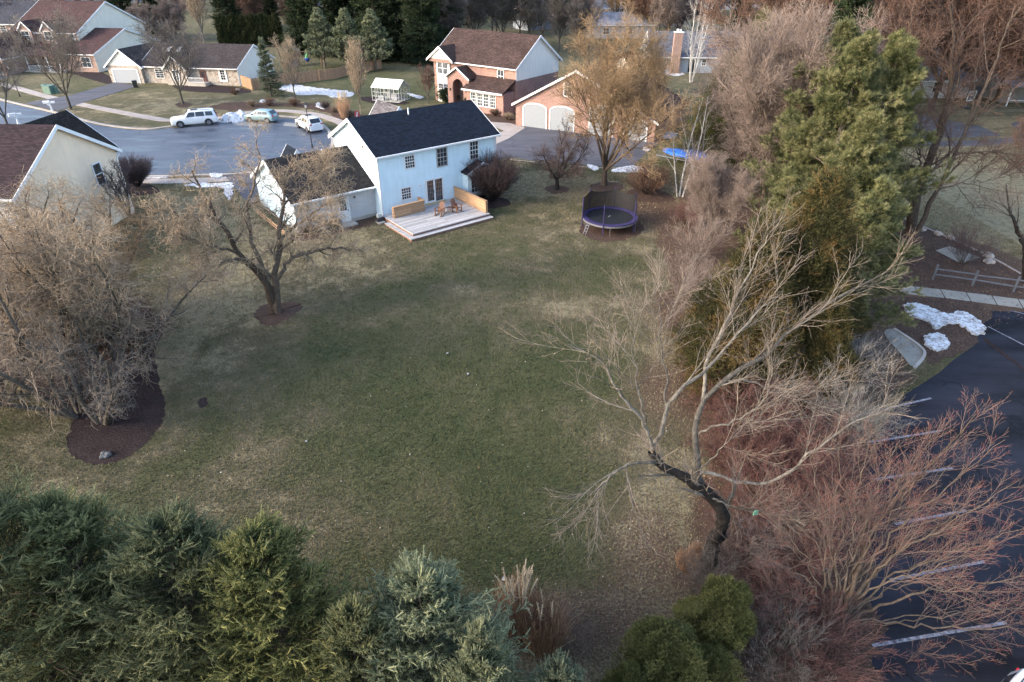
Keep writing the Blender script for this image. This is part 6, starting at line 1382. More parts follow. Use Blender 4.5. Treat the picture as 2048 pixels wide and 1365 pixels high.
# ---------------------------------------------------------------- cars
def paint(name, c, rough=.25, metal=0):
    m, t, b = newmat(name); b.inputs['Base Color'].default_value = (*c, 1); b.inputs['Roughness'].default_value = rough; b.inputs['Metallic'].default_value = metal
    b.inputs['Coat Weight'].default_value = .5; co = N(t, 'ShaderNodeTexCoord').outputs['Object']; n = noise(t, co, 1.5, 4)
    t.links.new(ramp(t, n, [(.3, sc3(c, .93)), (.7, sc3(c, 1.03))]), b.inputs['Base Color']); return m
CARW = paint('white_car_paint', (.68, .69, .71)); CARS = paint('silver_green_car_paint', (.20, .31, .34), .3, .2)
RUB = mat('tyre_rubber', (.018, .018, .02), .8, .2); RIM = mat('alloy_rim', (.3, .3, .32), .35, .1, metal=.7); REDL = mat('red_tail_lens', (.35, .02, .02), .3, .1); CLRL = mat('clear_headlamp', (.4, .43, .46), .15, .1); CARG = glassm('car_glass', (.012, .015, .02)); PLAST = mat('black_plastic_trim', (.03, .03, .032), .6, .1)
def car(name, loc, az, S, paint_, label, wheel=.38, wheels=(0, 0), wins=(), low=.3, W=.95, extra=None):
    """S: stations (x, z_belt, z_roof, half width factor); x=0 rear .. L front; az = heading of the nose"""
    L = S[-1][0]; o = empty(name, (*loc, 0), ang(az), label, 'car'); m = MB(); rings = []
    def ring(st):
        x, zb, zr, wf = st; x -= L/2; w_ = W*wf; cab = zr-zb > .12; wr = w_*(.76 if cab else .8)
        half = [(w_*.90, low), (w_, low+.18), (w_*1.0, (low+zb)/2+.08), (w_*.97, zb), (wr*1.03, zr-.07 if cab else zb+(zr-zb)*.6), (wr*.8, zr)]
        return [(x, -a, z) for a, z in half]+[(x, a, z) for a, z in half[::-1]]
    R = [[m.a(p) for p in ring(s)] for s in S]
    n = 12
    for a, b_ in zip(R, R[1:]):
        for k in range(n): m.f.append([a[k], b_[k], b_[(k+1) % n], a[(k+1) % n]])
    m.f.append(R[0]); m.f.append(R[-1][::-1]); body = m.build('body', paint_, o, smooth=True)
    try:
        md = body.modifiers.new('bevel', 'BEVEL'); md.width = .03; md.segments = 2; md.limit_method = 'ANGLE'; md.angle_limit = math.radians(35)
    except Exception: pass
    def st_at(x):
        for a, b_ in zip(S, S[1:]):
            if a[0] <= x <= b_[0]:
                f = (x-a[0])/max(b_[0]-a[0], 1e-6); return tuple(a[k]+(b_[k]-a[k])*f for k in range(4))
        return S[-1]
    def side(x, s, sg, off=.012):
        q = st_at(x); w_ = W*q[3]; a = w_*.97; b_ = w_*.76*1.03; return (x-L/2, sg*(a+(b_-a)*s+off), q[1]+(q[2]-.07-q[1])*s)
    for sg in (-1, 1):
        for (xa, xb, sa_, sb_, xa2, xb2) in wins:
            g = MB(); P = [side(xa, sa_, sg), side(xb, sa_, sg), side(xb2, sb_, sg), side(xa2, sb_, sg)]
            g.prism(P, (0, sg*.006, 0)); g.build('side_window', CARG, o)
    # windscreen and rear screen lie on the sloping faces between stations
    def screen(i, nm, sg):
        a, b_ = (S[i], S[i+1]); lo, hi = (a, b_) if a[2] < b_[2] else (b_, a); g = MB()
        def pt(q, s_, f): w_ = W*q[3]; wr = w_*(.76 if q[2]-q[1] > .12 else .8); return (q[0]-L/2, s_*wr*.86, q[2])
        p = [pt(lo, -1, 0), pt(lo, 1, 0), pt(hi, 1, 0), pt(hi, -1, 0)]; c_ = [sum(v[k] for v in p)/4 for k in range(3)]
        nx = (hi[2]-lo[2]); nz = abs(hi[0]-lo[0]); ln = math.hypot(nx, nz); off = (sg*nx/ln*.02, 0, nz/ln*.02)
        p = [tuple(c_[k]+(v[k]-c_[k])*(.86, 1.0, .86)[k]+off[k] for k in range(3)) for v in p]; g.prism(p, (off[0]*.3, 0, off[2]*.3)); g.build(nm, CARG, o)
    screen(extra['ws'], 'windscreen', 1); screen(extra['rs'], 'rear_window', -1)
    for wx in wheels:
        for sg in (-1, 1):
            e = MB(); y0 = sg*(W*.80); y1 = sg*(W*1.0+.01); e.bar((wx-L/2, y0, wheel), (wx-L/2, y1, wheel), wheel, 20); t_ = e.build('wheel', RUB, o, smooth=False)
            r_ = MB(); r_.bar((wx-L/2, y1, wheel), (wx-L/2, y1+sg*.012, wheel), wheel*.62, 16); r_.build('rim', RIM, t_)
            s_ = MB()
            for k in range(5):
                a = k*1.2566+.3; s_.bar((wx-L/2+math.cos(a)*.07, y1+sg*.014, wheel+math.sin(a)*.07), (wx-L/2+math.cos(a)*wheel*.55, y1+sg*.014, wheel+math.sin(a)*wheel*.55), .025, 4)
            s_.build('spokes', PLAST, t_)
            ar = MB(); nn = 14
            for k in range(nn):
                a0, a1 = math.pi*k/nn, math.pi*(k+1)/nn; r0, r1 = wheel*1.0, wheel*1.22; yy = sg*(W*1.0-.005)
                ar.prism([(wx-L/2+math.cos(a0)*r0, yy, wheel+math.sin(a0)*r0), (wx-L/2+math.cos(a1)*r0, yy, wheel+math.sin(a1)*r0), (wx-L/2+math.cos(a1)*r1, yy, wheel+math.sin(a1)*r1), (wx-L/2+math.cos(a0)*r1, yy, wheel+math.sin(a0)*r1)], (0, sg*.012, 0))
            ar.build('wheel_arch', PLAST, o)
    for sg in (-1, 1):
        zb = S[-1][1]; g = MB(); wf = W*S[-1][3]; g.box(L/2-.03, min(sg*wf*.5, sg*wf*.95), zb-.2, L/2+.02, max(sg*wf*.5, sg*wf*.95), zb-.02); g.build('headlight', CLRL, o)
        g = MB(); wf = W*S[0][3]; zt = extra['tz']; g.box(-L/2-.02, min(sg*wf*.68, sg*wf*.98), zt, -L/2+.05, max(sg*wf*.68, sg*wf*.98), zt+extra['th']); g.build('taillight', REDL, o)
        g = MB(); q = side(extra['mx'], .12, sg, .02); g.box(q[0]-.08, min(q[1], q[1]+sg*.2), q[2]-.02, q[0]+.08, max(q[1], q[1]+sg*.2), q[2]+.14); g.build('mirror', paint_, o)
    g = MB(); g.box(-L/2-.04, -W*.8, low+.02, -L/2+.05, W*.8, low+.28); g.build('rear_bumper', PLAST if extra.get('pb') else paint_, o)
    g = MB(); g.box(L/2-.05, -W*.6, low+.05, L/2+.03, W*.6, low+.34); g.build('grille', PLAST, o)
    g = MB(); g.box(-L/2-.03, -.26, extra['tz']-.05, -L/2+.0, .26, extra['tz']+.08); g.build('licence_plate', mat('plate_white', (.6, .6, .55), .5), o)
    if extra.get('rails'):
        g = MB(); zr = max(s[2] for s in S)
        for sg in (-1, 1): g.bar((extra['rails'][0]-L/2, sg*W*.62, zr+.03), (extra['rails'][1]-L/2, sg*W*.62, zr+.03), .02, 6)
        g.build('roof_rails', PLAST, o)
    if extra.get('sun'):
        g = MB(); a, b_ = extra['sun']; zr = max(s[2] for s in S); g.box(a-L/2, -.42, zr+.002, b_-L/2, .42, zr+.012); g.build('sunroof', CARG, o)
    return o
SUV = [(0, 1.02, 1.06, .9), (.06, 1.12, 1.2, .97), (.32, 1.18, 1.86, .98), (.9, 1.18, 1.94, 1), (3.3, 1.18, 1.93, 1), (4.05, 1.16, 1.28, 1), (4.2, 1.16, 1.22, 1), (5.3, 1.1, 1.15, .97), (5.6, .98, 1.02, .9)]
a = math.radians
suvp = ((G(363, 262)[0]+G(425, 245)[0])/2-.5, (G(363, 262)[1]+G(425, 245)[1])/2+.75)
car('suv', suvp, 247, SUV, CARW, 'large white sport utility vehicle with black wheels at the kerb, left of the snow heap', .41, (1.15, 4.55), ((.45, 1.35, .1, .86, .55, 1.35), (1.5, 2.55, .1, .88, 1.5, 2.5), (2.65, 3.75, .1, .88, 2.62, 3.3)), .32, 1.02, dict(ws=4, rs=1, tz=.95, th=.4, mx=3.7, rails=(.7, 3.0), sun=(2.2, 3.0)))
HAT = [(0, .85, .9, .88), (.08, .98, 1.04, .97), (.5, 1.0, 1.5, .98), (1.0, 1.0, 1.56, 1), (2.5, .97, 1.54, 1), (3.35, .95, 1.04, .99), (3.45, .94, 1.0, .99), (4.1, .84, .88, .93), (4.3, .7, .74, .84)]
hp = ((G(500, 243)[0]+G(538, 248)[0])/2+.1, (G(500, 243)[1]+G(538, 248)[1])/2+.8)
car('hatchback', hp, 283, HAT, CARS, 'silver-green hatchback parked at the kerb, right of the snow heap', .32, (.85, 3.45), ((.75, 1.4, .12, .84, .85, 1.4), (1.5, 2.15, .12, .86, 1.5, 2.1), (2.25, 3.0, .12, .86, 2.22, 2.65)), .24, .89, dict(ws=4, rs=1, tz=.8, th=.22, mx=2.95))
CRO = [(0, .98, 1.02, .9), (.08, 1.08, 1.14, .97), (.48, 1.1, 1.68, .98), (1.0, 1.1, 1.77, 1), (2.8, 1.08, 1.76, 1), (3.6, 1.06, 1.16, 1), (3.7, 1.05, 1.12, 1), (4.6, .98, 1.02, .95), (4.85, .8, .84, .86)]
cp = ((G(596, 255)[0]+G(636, 264)[0])/2+.2, (G(600, 255)[1]+G(632, 266)[1])/2+.4)
car('crossover', cp, 322, CRO, CARW, 'white crossover seen from behind at the tip of the cul-de-sac by the lamp post', .37, (.95, 3.85), ((.7, 1.5, .12, .84, .8, 1.5), (1.6, 2.4, .12, .86, 1.6, 2.35), (2.5, 3.3, .12, .86, 2.47, 2.95)), .3, .96, dict(ws=4, rs=1, tz=.98, th=.16, mx=3.2, sun=(1.9, 2.7)))
x, y, z = D(2018, 1338, 12.0)
vp = G(2024, 1337, 1.2); vp = (vp[0]-.82*2.8+.57*1.0, vp[1]-.57*2.8-.82*1.0)
car('suv', vp, 235, SUV, CARW, 'white vehicle parked at the bottom right corner of the lot, only its rear corner showing', .41, (1.15, 4.55), ((.45, 1.35, .1, .86, .55, 1.35), (1.5, 2.55, .1, .88, 1.5, 2.5), (2.65, 3.75, .1, .88, 2.62, 3.3)), .32, 1.02, dict(ws=4, rs=1, tz=.95, th=.4, mx=3.7, rails=(.7, 3.0)))
# ---------------------------------------------------------------- trampoline
PUR = mat('purple_padding', (.038, .029, .095), .5, .15); MESHB = mat('black_mat', (.012, .013, .016), .6, .2); STEEL = mat('galvanised_steel', (.3, .3, .32), .4, .1, metal=.6)
tc = ((G(1162, 436, .9)[0]+G(1280, 437, .9)[0])/2, (G(1220, 408, .9)[1]+G(1220, 461, .9)[1])/2); R_ = 2.28
tr = empty('trampoline', (*tc, 0), .2, 'purple-rimmed round trampoline with black net and purple poles', 'trampoline')
def ringmesh(m, r0, r1, z0, z1, n=48):
    a = []
    for k in range(n):
        t_ = 2*math.pi*k/n; c_, s_ = math.cos(t_), math.sin(t_); a.append([m.a((c_*r0, s_*r0, z0)), m.a((c_*r1, s_*r1, z0)), m.a((c_*r1, s_*r1, z1)), m.a((c_*r0, s_*r0, z1))])
    for k in range(n):
        p, q = a[k], a[(k+1) % n]
        for j in range(4): m.f.append([p[j], q[j], q[(j+1) % 4], p[(j+1) % 4]])
m = MB(); m.poly([(math.cos(2*math.pi*k/48)*1.95, math.sin(2*math.pi*k/48)*1.95, .88-.0) for k in range(48)]); m.build('jumping_mat', MESHB, tr)
m = MB(); m.prism([(-.15, .0, .884), (.1, .22, .884), (.13, .18, .884), (-.12, -.04, .884)], (0, 0, .003)); m.build('mat_mark', mat('grey_mark', (.35, .37, .35)), tr)
m = MB(); ringmesh(m, 1.93, R_, .87, .95); m.build('padding', PUR, tr)
m = MB(); ringmesh(m, R_-.06, R_, .72, .87); m.build('frame', STEEL, tr)
mn, tnn, bn = newmat('safety_net'); uvv = uvn(tnn); tb_ = N(tnn, 'ShaderNodeBsdfTransparent'); ms = N(tnn, 'ShaderNodeMixShader')
bt = bricktex(tnn, uvv, .03, .03, .006, (0, 0, 0), (0, 0, 0), (1, 1, 1), 0)
tnn.links.new(math_(tnn, 'ADD', math_(tnn, 'MULTIPLY', bt.outputs['Fac'],   .3), .7), ms.inputs[0]); bn.inputs['Base Color'].default_value = (.01, .01, .012, 1)
tnn.links.new(tb_.outputs[0], ms.inputs[1]); tnn.links.new(bn.outputs[0], ms.inputs[2]); tnn.links.new(ms.outputs[0], tnn.nodes['Material Output'].inputs[0])
angs = [math.radians(x_) for x_ in (175, 120, 62, 8, 308, 238)]
net = MB(); K = 10
for i in range(6):
    if i in (3, 4, 5) and i != 3: continue
    a0, a1 = angs[i], angs[(i+1) % 6]
    if i == 3: continue
    for k in range(K):
        f0, f1 = k/K, (k+1)/K; sag = lambda f: 2.55-.28*math.sin(math.pi*f); t0, t1 = a0+(a1-a0)*f0, a0+(a1-a0)*f1; r = R_*.985
        net.poly([(math.cos(t0)*r, math.sin(t0)*r, .95), (math.cos(t1)*r, math.sin(t1)*r, .95), (math.cos(t1)*r, math.sin(t1)*r, sag(f1)), (math.cos(t0)*r, math.sin(t0)*r, sag(f0))])
for k in range(5):
    t0, t1 = angs[3]-.09*k, angs[3]-.09*(k+1); r = R_*.985; net.poly([(math.cos(t0)*r, math.sin(t0)*r, .95), (math.cos(t1)*r, math.sin(t1)*r, .95), (math.cos(t1)*r, math.sin(t1)*r, 2.55-.3*(k+1)), (math.cos(t0)*r, math.sin(t0)*r, 2.55-.3*k)])
net.build('safety_net', mn, tr)
for a_ in angs:
    m = MB(); m.bar((math.cos(a_)*(R_+.05), math.sin(a_)*(R_+.05), .1), (math.cos(a_)*(R_+.03), math.sin(a_)*(R_+.03), 2.65), .045, 8); m.build('pole', PUR, tr)
for a_ in [x_+.25 for x_ in angs]:
    m = MB(); m.bar((math.cos(a_)*(R_-.05), math.sin(a_)*(R_-.05), .0), (math.cos(a_)*(R_-.03), math.sin(a_)*(R_-.03), .8), .022, 6); m.build('leg', STEEL, tr)
m = MB(); a_ = math.radians(205)
for s_ in (-.05, .05): m.bar((math.cos(a_+s_)*(R_+.5), math.sin(a_+s_)*(R_+.5), 0), (math.cos(a_+s_)*(R_+.05), math.sin(a_+s_)*(R_+.05), .9), .02, 6)
for k in range(3): f = .25+k*.25; q = R_+.5-.45*f; m.bar((math.cos(a_-.05)*q, math.sin(a_-.05)*q, .9*f), (math.cos(a_+.05)*q, math.sin(a_+.05)*q, .9*f), .02, 6)
m.build('ladder', STEEL, tr)
# ---------------------------------------------------------------- boat under a blue cover
bl = G(1322, 322); br = G(1440, 346)
bo = empty('boat', ((bl[0]+br[0])/2, (bl[1]+br[1])/2+.6, 0), math.atan2(br[1]-bl[1], br[0]-bl[0]), 'small boat under a blue tarpaulin on its trailer, pointing left', 'boat')
def hull(m, secs):
    R = []
    for x_, w_, z0, z1 in secs: R.append([m.a(p) for p in ((x_, -w_, z1), (x_, -w_*.8, (z0+z1)/2), (x_, 0, z0), (x_, w_*.8, (z0+z1)/2), (x_, w_, z1))])
    for a1, b1 in zip(R, R[1:]):
        for k in range(4): m.f.append([a1[k], b1[k], b1[k+1], a1[k+1]])
    m.f.append(R[0]); m.f.append(R[-1])
m = MB(); hull(m, [(-3.0, .05, 1.0, 1.25), (-2.5, .5, .65, 1.2), (-1.6, .85, .5, 1.12), (0, 1.0, .45, 1.08), (2.6, .98, .45, 1.08)]); m.build('hull', mat('cream_hull', (.5, .44, .36), .4, .08), bo)
m = MB(); R = []
for x_, w_, zt in [(-3.15, .1, 1.28), (-2.5, .62, 1.36), (-1.6, .95, 1.42), (-.6, 1.08, 1.5), (.2, 1.1, 1.75), (1.2, 1.1, 1.6), (2.0, 1.1, 1.5), (2.75, 1.08, 1.25)]:
    R.append([m.a(p) for p in ((x_, -w_, .95), (x_, -w_, 1.15), (x_, -w_*.55, zt-.06), (x_, 0, zt), (x_, w_*.55, zt-.06), (x_, w_, 1.15), (x_, w_, .95))])
for a1, b1 in zip(R, R[1:]):
    for k in range(6): m.f.append([a1[k], b1[k], b1[k+1], a1[k+1]])
m.f.append(R[0]); m.f.append(R[-1]); m.build('cover', mat('blue_tarpaulin', (.01, .10, .42), .45, .3, 2.5, .6), bo, smooth=True)
m = MB(); m.box(-3.9, -.05, .35, 2.6, .05, .43); m.box(1.0, -1.1, .33, 1.1, 1.1, .41); m.build('trailer', STEEL, bo)
for sg in (-1, 1): m = MB(); m.bar((1.05, sg*1.0, .3), (1.05, sg*1.2, .3), .3, 16); m.build('wheel', RUB, bo)
# ---------------------------------------------------------------- greenhouse
gh = empty('greenhouse', (*G(783, 200), 0), ang(112), 'small glass greenhouse with a white roof on the side lawn', 'greenhouse')
m = MB(); Lg, Wg, He, Hr_ = 4.6, 3.2, 1.9, 2.9
for x_ in [-Lg/2+Lg*k/6 for k in range(7)]:
    for y_ in (-Wg/2, Wg/2): m.box(x_-.03, y_-.03, 0, x_+.03, y_+.03, He)
for y_ in (-Wg/2+.8, 0, Wg/2-.8):
    for x_ in (-Lg/2, Lg/2): m.box(x_-.03, y_-.03, 0, x_+.03, y_+.03, He+(1-abs(y_)/(Wg/2))*(Hr_-He))
for z_ in (.05, .7, 1.3, He):
    for y_ in (-Wg/2, Wg/2): m.box(-Lg/2, y_-.025, z_-.02, Lg/2, y_+.025, z_+.03)
    for x_ in (-Lg/2, Lg/2): m.box(x_-.025, -Wg/2, z_-.02, x_+.025, Wg/2, z_+.03)
m.bar((-Lg/2, 0, Hr_), (Lg/2, 0, Hr_), .04, 6); m.build('frame', mat('grey_frame', (.4, .42, .42), .5), gh)
m = MB()
for sg in (-1, 1): m.prism([(-Lg/2-.1, sg*(Wg/2+.1), He), (-Lg/2-.1, 0, Hr_+.06), (-Lg/2-.1, 0, Hr_+.1), (-Lg/2-.1, sg*(Wg/2+.1), He+.04)], (Lg+.2, 0, 0))
m.build('roof', mat('milky_panel', (.72, .72, .71), .4, .05), gh)
m = MB(); m.box(-1.5, -1.2, 0, -.6, -.5, .7); m.box(.2, -.4, 0, 1.2, .6, .9); m.box(-.9, .2, 0, -.3, 1.0, 1.1); m.build('shelves', mat('pale_bench', (.35, .36, .38)), gh)
m = MB(); m.box(-Lg/2, -Wg/2, .02, Lg/2, Wg/2, .04); m.build('floor_slab', CONC, gh)
# ---------------------------------------------------------------- street things
def lamp(px, py, h, label):
    x, y = G(px, py); o = empty('street_lamp', (x, y, 0), 0, label, 'street lamp', 'black lamp posts'); m = MB(); m.bar((0, 0, 0), (0, 0, .5), .13, 10, .08); m.bar((0, 0, .5), (0, 0, h-.7), .055, 10, .045); m.bar((-.3, 0, h-1.0), (.3, 0, h-1.0), .018, 6); m.build('post', DARK, o)
    m = MB(); m.bar((0, 0, h-.62), (0, 0, h-.25), .11, 4, .19); m.build('lantern', mat('frosted_lantern', (.35, .35, .34), .3), o)
    m = MB(); m.bar((0, 0, h-.7), (0, 0, h-.62), .13, 8, .13); m.bar((0, 0, h-.25), (0, 0, h-.1), .26, 8, .06); m.bar((0, 0, h-.1), (0, 0, h), .03, 6); m.build('lantern_cap', DARK, o)
lamp(625, 297, 5.1, 'black lamp post in front of the white crossover'); lamp(40, 194, 4.6, 'black lamp post on the verge at the left edge')
def mailbox(px, py, label, rz=.3):
    x, y = G(px, py); o = empty('mailbox', (x, y, 0), rz, label, 'mailbox', 'white kerbside mailboxes'); m = MB(); m.box(-.1, -.1, 0, .1, .1, 1.25); m.box(-.16, -.16, 0, .16, .16, .2); m.prism([(-.45, -.05, 1.05), (-.1, -.05, .75), (-.1, -.05, .95), (-.3, -.05, 1.12)], (0, .1, 0)); m.build('post', WHITE, o)
    m = MB(); m.prism([(-.75, -.17, 1.15), (-.75, .17, 1.15), (-.75, .17, 1.4), (-.75, .09, 1.5), (-.75, -.09, 1.5), (-.75, -.17, 1.4)], (.8, 0, 0)); m.box(.08, -.12, 1.15, .7, .12, 1.4); m.build('box', WHITE, o)
mailbox(105, 224, 'white mailbox on a post at the ranch driveway'); mailbox(38, 250, 'white mailbox behind the beige house roof ridge', .8)
def bin_(px, py, label):
    x, y = G(px, py); o = empty('trash_bin', (x, y, 0), .3, label, 'trash bin'); B_ = mat('black_bin_plastic', (.02, .023, .023), .5); m = MB(); a1 = [(-.24, -.26, .1), (.24, -.26, .1), (.24, .26, .1), (-.24, .26, .1)]; m.bar((0, 0, .1), (0, 0, 1.05), .36, 4, .46); m.build('bin', B_, o)
    m = MB(); m.bar((0, 0, 1.05), (0, 0, 1.15), .49, 4, .42); m.build('lid', B_, o)
    for sg in (-1, 1): m = MB(); m.bar((sg*.25, .25, .12), (sg*.32, .25, .12), .12, 12); m.build('wheel', RUB, o)
bin_(272, 176, 'black wheeled trash bin beside the ranch garage door')
def ubox(px, py, w_, d_, h, c, label, rz=-.3):
    x, y = G(px, py); mt = mat('green_cabinet', c, .6, .15); m = MB(); m.box(-w_/2, -d_/2, 0, w_/2, d_/2, h); m.box(-w_/2-.03, -d_/2-.03, h, w_/2+.03, d_/2+.03, h+.06); m.box(-w_/2*.9, -d_/2-.012, .1, -.01, -d_/2-.002, h-.1); m.box(.01, -d_/2-.012, .1, w_/2*.9, -d_/2-.002, h-.1)
    tag(m.build('utility_cabinet', mt, None, (x, y, 0), rz), label, 'utility box', 'green utility cabinets')
ubox(102, 187, 1.5, 1.2, 1.15, (.10, .17, .14), 'large green utility cabinet by the sidewalk'); ubox(92, 184, .6, .5, 1.1, (.12, .15, .13), 'small green utility pedestal left of the large cabinet'); ubox(114, 187, .5, .4, .9, (.2, .27, .23), 'pale green utility pedestal right of the large cabinet')
# red and white yard flag
x, y = G(716, 243); o = empty('yard_flag', (x, y, 0), .5, 'red and white yard flag in the planting bed', 'flag'); m = MB(); m.bar((-.35, 0, 0), (-.35, 0, 1.35), .015, 6); m.bar((-.35, 0, 1.33), (.3, 0, 1.33), .012, 6); m.build('stand', DARK, o); m = MB(); m.prism([(-.33, 0, .4), (.28, .06, .35), (.3, 0, 1.31), (-.33, 0, 1.31)], (0, .01, 0)); m.build('cloth', mat('flag_red_cloth', (.5, .08, .09), .8, .2), o); m = MB(); m.prism([(-.2, -.004, .6), (.0, -.004, .6), (.15, -.004, 1.2), (-.02, -.004, 1.2)], (0, -.004, 0)); m.build('pale_panel', mat('flag_pale_cloth', (.6, .52, .5)), o)
# wooden fences
FEN = planks('cedar_fence_boards', (.36, .21, .12), .14, 30, math.pi/2, .012)
def woodfence(pts, h, label):
    W = [G(*p) for p in pts]; o = empty('wooden_fence', (*W[0], 0), 0, label, 'fence'); m = MB(); q = MB()
    for (a0, b0_), (a1, b1) in zip(W, W[1:]):
        L = math.hypot(a1-a0, b1-b0_); ux, uy = (a1-a0)/L, (b1-b0_)/L; n = int(L/.15)
        for k in range(n):
            s0 = k*.15; x0, y0 = a0-W[0][0]+ux*s0, b0_-W[0][1]+uy*s0; hh = h+.03*math.sin(k*1.7); m.prism([(x0, y0, .03), (x0+ux*.135, y0+uy*.135, .03), (x0+ux*.135, y0+uy*.135, hh), (x0+ux*.07, y0+uy*.07, hh+.05), (x0, y0, hh)], (-uy*.02, ux*.02, 0))
        for k in range(int(L/2.4)+1):
            x0, y0 = a0-W[0][0]+ux*k*2.4, b0_-W[0][1]+uy*k*2.4; q.box(x0-.05-uy*.08, y0-.05+ux*.08, 0, x0+.05-uy*.08, y0+.05+ux*.08, h)
    m.build('boards', FEN, o); q.build('posts', FEN, o)
woodfence([(484, 173), (506, 181), (540, 176), (570, 170), (640, 162), (672, 158)], 1.75, 'cedar board fence from the ranch house towards the spruces')
woodfence([(672, 158), (700, 150), (765, 138)], 1.7, 'cedar board fence section under the spruces')
# split-rail fence on the right
RAIL = mat('grey_weathered_rail', (.11, .11, .12), .85, .25, 3)
A_ = np.array(G(1865, 560)); B_ = np.array(G(2130, 600)); sp = empty('rail_fence', (A_[0], A_[1], 0), 0, 'grey split-rail fence beside the sidewalk on the right', 'fence'); d = (B_-A_); L = np.linalg.norm(d); d = d/L; rr_ = random.Random(3)
for k in range(int(L/2.4)+2):
    m = MB(); c_ = d*2.4*k; m.bar((c_[0], c_[1], 0), (c_[0], c_[1], 1.15), .08, 6); m.build('post', RAIL, sp)
m = MB()
for k in range(int(L/2.4)+1):
    for z_ in (.45, .85): a1, b1 = d*2.4*k, d*2.4*(k+1); m.bar((a1[0], a1[1], z_+rr_.uniform(-.05, .05)), (b1[0], b1[1], z_+rr_.uniform(-.05, .05)), .055, 5)
m.build('rails', RAIL, sp)
# boulders
ROCK = mat('pale_rock', (.36, .31, .27), .9, .3, 3, .5)
def rock(px, py, s, label, c=None):
    import bmesh
    r = random.Random(px); bm = bmesh.new(); bmesh.ops.create_icosphere(bm, subdivisions=3, radius=s)
    for v in bm.verts:
        n = v.co.normalized(); k = 1+.18*math.sin(n.x*5+px)+.14*math.sin(n.y*6+py)+r.uniform(-.04, .04); v.co = v.co*k; v.co.z = v.co.z*.62+s*.3
    me = bpy.data.meshes.new('rock'); bm.to_mesh(me); bm.free(); x, y = G(px, py); tag(link('boulder', me, c or (ROCK if px != 211 else mat('grey_rock', (.12, .115, .11), .9, .3, 3, .5)), None, (x, y, 0)), label, 'rock', 'landscape boulders')
for px, py, s, lab in [(1975, 515, .4, 'tan boulder above the concrete pad right corner'), (1978, 526, .32, 'smaller tan boulder just below the first, right of the pad'), (1875, 470, .32, 'pale boulder near the twin trunks'), (1843, 462, .3, 'grey boulder at the foot of the right trunk'), (1900, 478, .3, 'dark boulder between the pale boulder and the pad'), (211, 912, .22, 'small grey stone at the tip of the left mulch bed'), (475, 182, .35, 'tan boulder at the ranch house corner')]: rock(px, py, s, lab)
# playset, egg swing, basketball-type frame
WD = mat('playset_timber', (.26, .15, .09), .8); ps = empty('playset', (*G(588, 132), 0), .1, 'wooden playset with swing beam and green accents behind the ranch house', 'playset'); m = MB()
for x_ in (-1, 1):
    for y_ in (-1, 1): m.box(x_-.06, y_-.06, 0, x_+.06, y_+.06, 2.8)
m.box(-1.1, -1.1, 1.4, 1.1, 1.1, 1.5); m.bar((1, 0, 2.5), (5.4, 0, 2.5), .07, 6); m.bar((5.4, 0, 2.5), (5.4, -1.2, 0), .06, 6); m.bar((5.4, 0, 2.5), (5.4, 1.2, 0), .06, 6); m.build('frame', WD, ps)
m = MB(); m.prism([(-1.3, -1.2, 2.7), (0, -1.2, 3.5), (1.3, -1.2, 2.7), (0, -1.2, 3.42)], (0, 2.4, 0)); m.build('canopy', mat('green_canopy', (.03, .2, .17), .6), ps); m = MB(); m.prism([(-1.1, -.3, 1.45), (-1.1, .3, 1.45), (-3.2, .3, .2), (-3.2, -.3, .2)], (0, 0, .08)); m.build('slide', mat('green_slide', (.03, .17, .13), .4), ps)
m = MB(); m.box(-.9, -1.12, .1, .9, -1.06, 1.3); m.build('panel', mat('grey_panel', (.18, .17, .2)), ps)
for x_ in (2.0, 3.2): m = MB(); m.bar((x_-.2, 0, 2.5), (x_-.2, 0, .6), .012, 4); m.bar((x_+.2, 0, 2.5), (x_+.2, 0, .6), .012, 4); m.box(x_-.25, -.1, .55, x_+.25, .1, .6); m.build('swing', DARK, ps)
eg = empty('pod_swing', (*G(616, 128), 0), 0, 'blue and green hanging pod swing right of the playset', 'swing'); m = MB(); m.bar((0, 0, .4), (0, 0, .8), .2, 10, .5); m.bar((0, 0, .8), (0, 0, 1.1), .5, 10, .45); m.build('pod', mat('blue_pod_cloth', (.03, .07, .4), .7), eg, smooth=False); m = MB(); m.bar((0, 0, 1.1), (0, 0, 2.1), .44, 10, .04); m.bar((0, 0, 2.1), (0, 0, 2.6), .02, 6); m.build('pod_top', mat('green_pod_cloth', (.12, .4, .16), .7), eg)
m = MB(); m.bar((-1, .0, 0), (-.1, 0, 2.65), .035, 6); m.bar((1, 0, 0), (.1, 0, 2.65), .035, 6); m.bar((0, .9, 0), (0, .1, 2.65), .035, 6); m.bar((-.12, 0, 2.62), (.12, 0, 2.62), .03, 6); m.build('stand', STEEL, eg)
gf = empty('backboard', (*G(1934, 218), 0), .5, 'white-framed backboard on a stand at the edge of the right-hand driveway', 'backboard'); m = MB(); q = MB()
m.box(-.95, -.03, 1.1, .95, .03, 1.2); m.box(-.95, -.03, 2.3, .95, .03, 2.4); m.box(-.95, -.031, 1.1, -.85, .031, 2.4); m.box(.85, -.031, 1.1, .95, .031, 2.4); m.box(-.3, -.029, 1.35, .3, .029, 1.41); m.box(-.3, -.029, 1.8, .3, .029, 1.86); m.build('white_frame', WHITE, gf); q.box(-.85, -.01, 1.2, .85, .01, 2.3); q.build('board', mat('smoky_board', (.1, .1, .11), .2), gf); m = MB(); m.bar((0, .1, 0), (0, .1, 1.9), .06, 6); m.box(-.5, -.2, 0, .5, .9, .2); m.build('stand', DARK, gf)
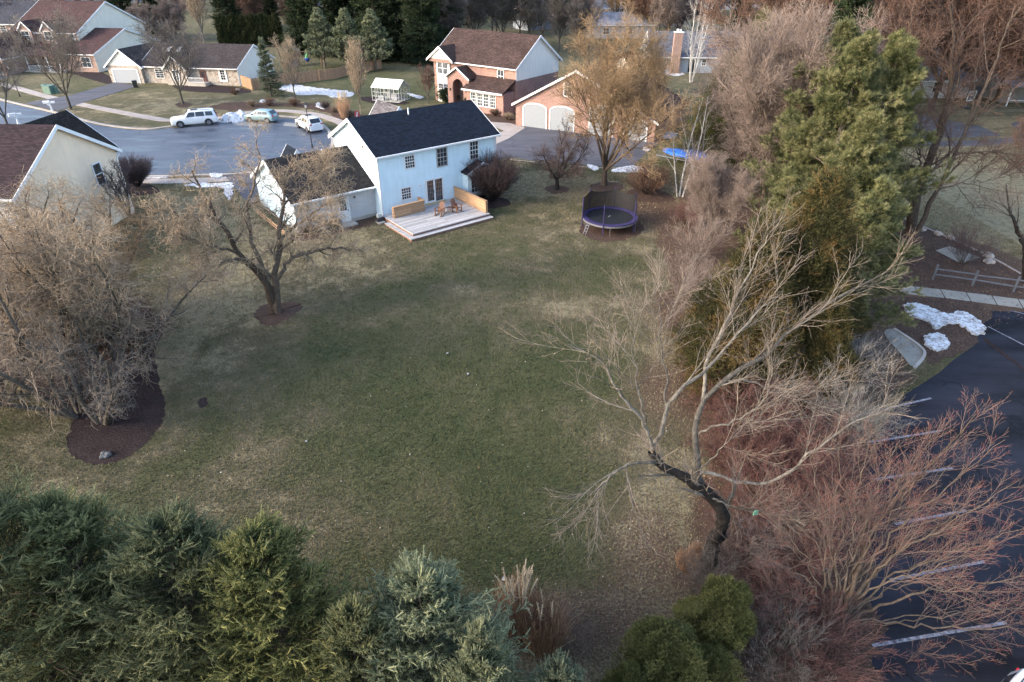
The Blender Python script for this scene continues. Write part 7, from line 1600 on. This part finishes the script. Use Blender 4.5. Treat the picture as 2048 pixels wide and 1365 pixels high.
# clutter at the garage end
cl = empty('cart', (*G(1298, 272), 0), .4, 'white and grey yard cart beside the brick garage end', 'cart'); m = MB(); m.box(-.5, -.3, .4, .5, .3, .9); m.build('tray', WHITE, cl); m = MB(); m.box(-.45, -.28, .9, .0, .28, 1.5); m.build('box', mat('light_plastic', (.5, .52, .5)), cl)
for sg in (-1, 1): m = MB(); m.bar((.2, sg*.32, .25), (.2, sg*.38, .25), .25, 12); m.build('wheel', RUB, cl)
m = MB(); m.bar((-.5, 0, .8), (-1.2, 0, 1.1), .03, 6); m.build('handle', STEEL, cl)
x, y = G(1233, 262); o = empty('topiary_pot', (x, y, 0), 0, 'green topiary in a brown pot between the garage doors', 'potted plant'); m = MB(); m.bar((0, 0, 0), (0, 0, .5), .2, 10, .28); m.build('pot', mat('brown_vent', (.12, .07, .05)), o)
T, C = spray(90, 1.0, .5, 1200, (.14, 6), 'ball', wd=.02); q = link('foliage', C.mesh('foliage'), EV['box'], o); q.location.z = .45
x, y = G(1385, 590); m = MB(); m.bar((0, 0, 0), (.05, .02, .7), .22, 9, .18); tag(m.build('tree_stump', mat('reddish_stump', (.16, .06, .045), .9, .3, 5, .5), None, (x, y, 0), 0), 'short reddish tree stump at the wood edge', 'stump')
x, y, z = D(1512, 1027, YF-.35); m = MB(); m.prism([(-.10, 0, -.09), (.09, .0, -.08), (.10, .02, .05), (.0, .02, .09), (-.08, 0, .06)], (.02, .05, .01)); tag(m.build('plastic_bag', mat('mint_green_plastic', (.18, .5, .32), .4), None, (x, y, z), .3), 'mint green scrap of plastic caught on the lowest right branch', 'litter')
for px, py, s in ((1008, 1160, .10), (1014, 1170, .08), (1030, 1200, .12), (1046, 1210, .13), (936, 749, .07), (613, 884, .06), (895, 708, .06), (1023, 1240, .1)):
    x, y = G(px, py); m = MB(); m.prism([(-s, -s*.5, .0), (s*.8, -s*.7, .0), (s, s*.3, .0), (.1*s, s*.8, .0), (-s*.8, s*.5, 0)], (.01, .01, .05)); tag(m.build('snow_scrap', SNOW, None, (x, y, .02 if py < 1150 else .03), px % 7), 'scrap of white snow or paper lying on the lawn', 'scrap', 'white scraps on the lawn')
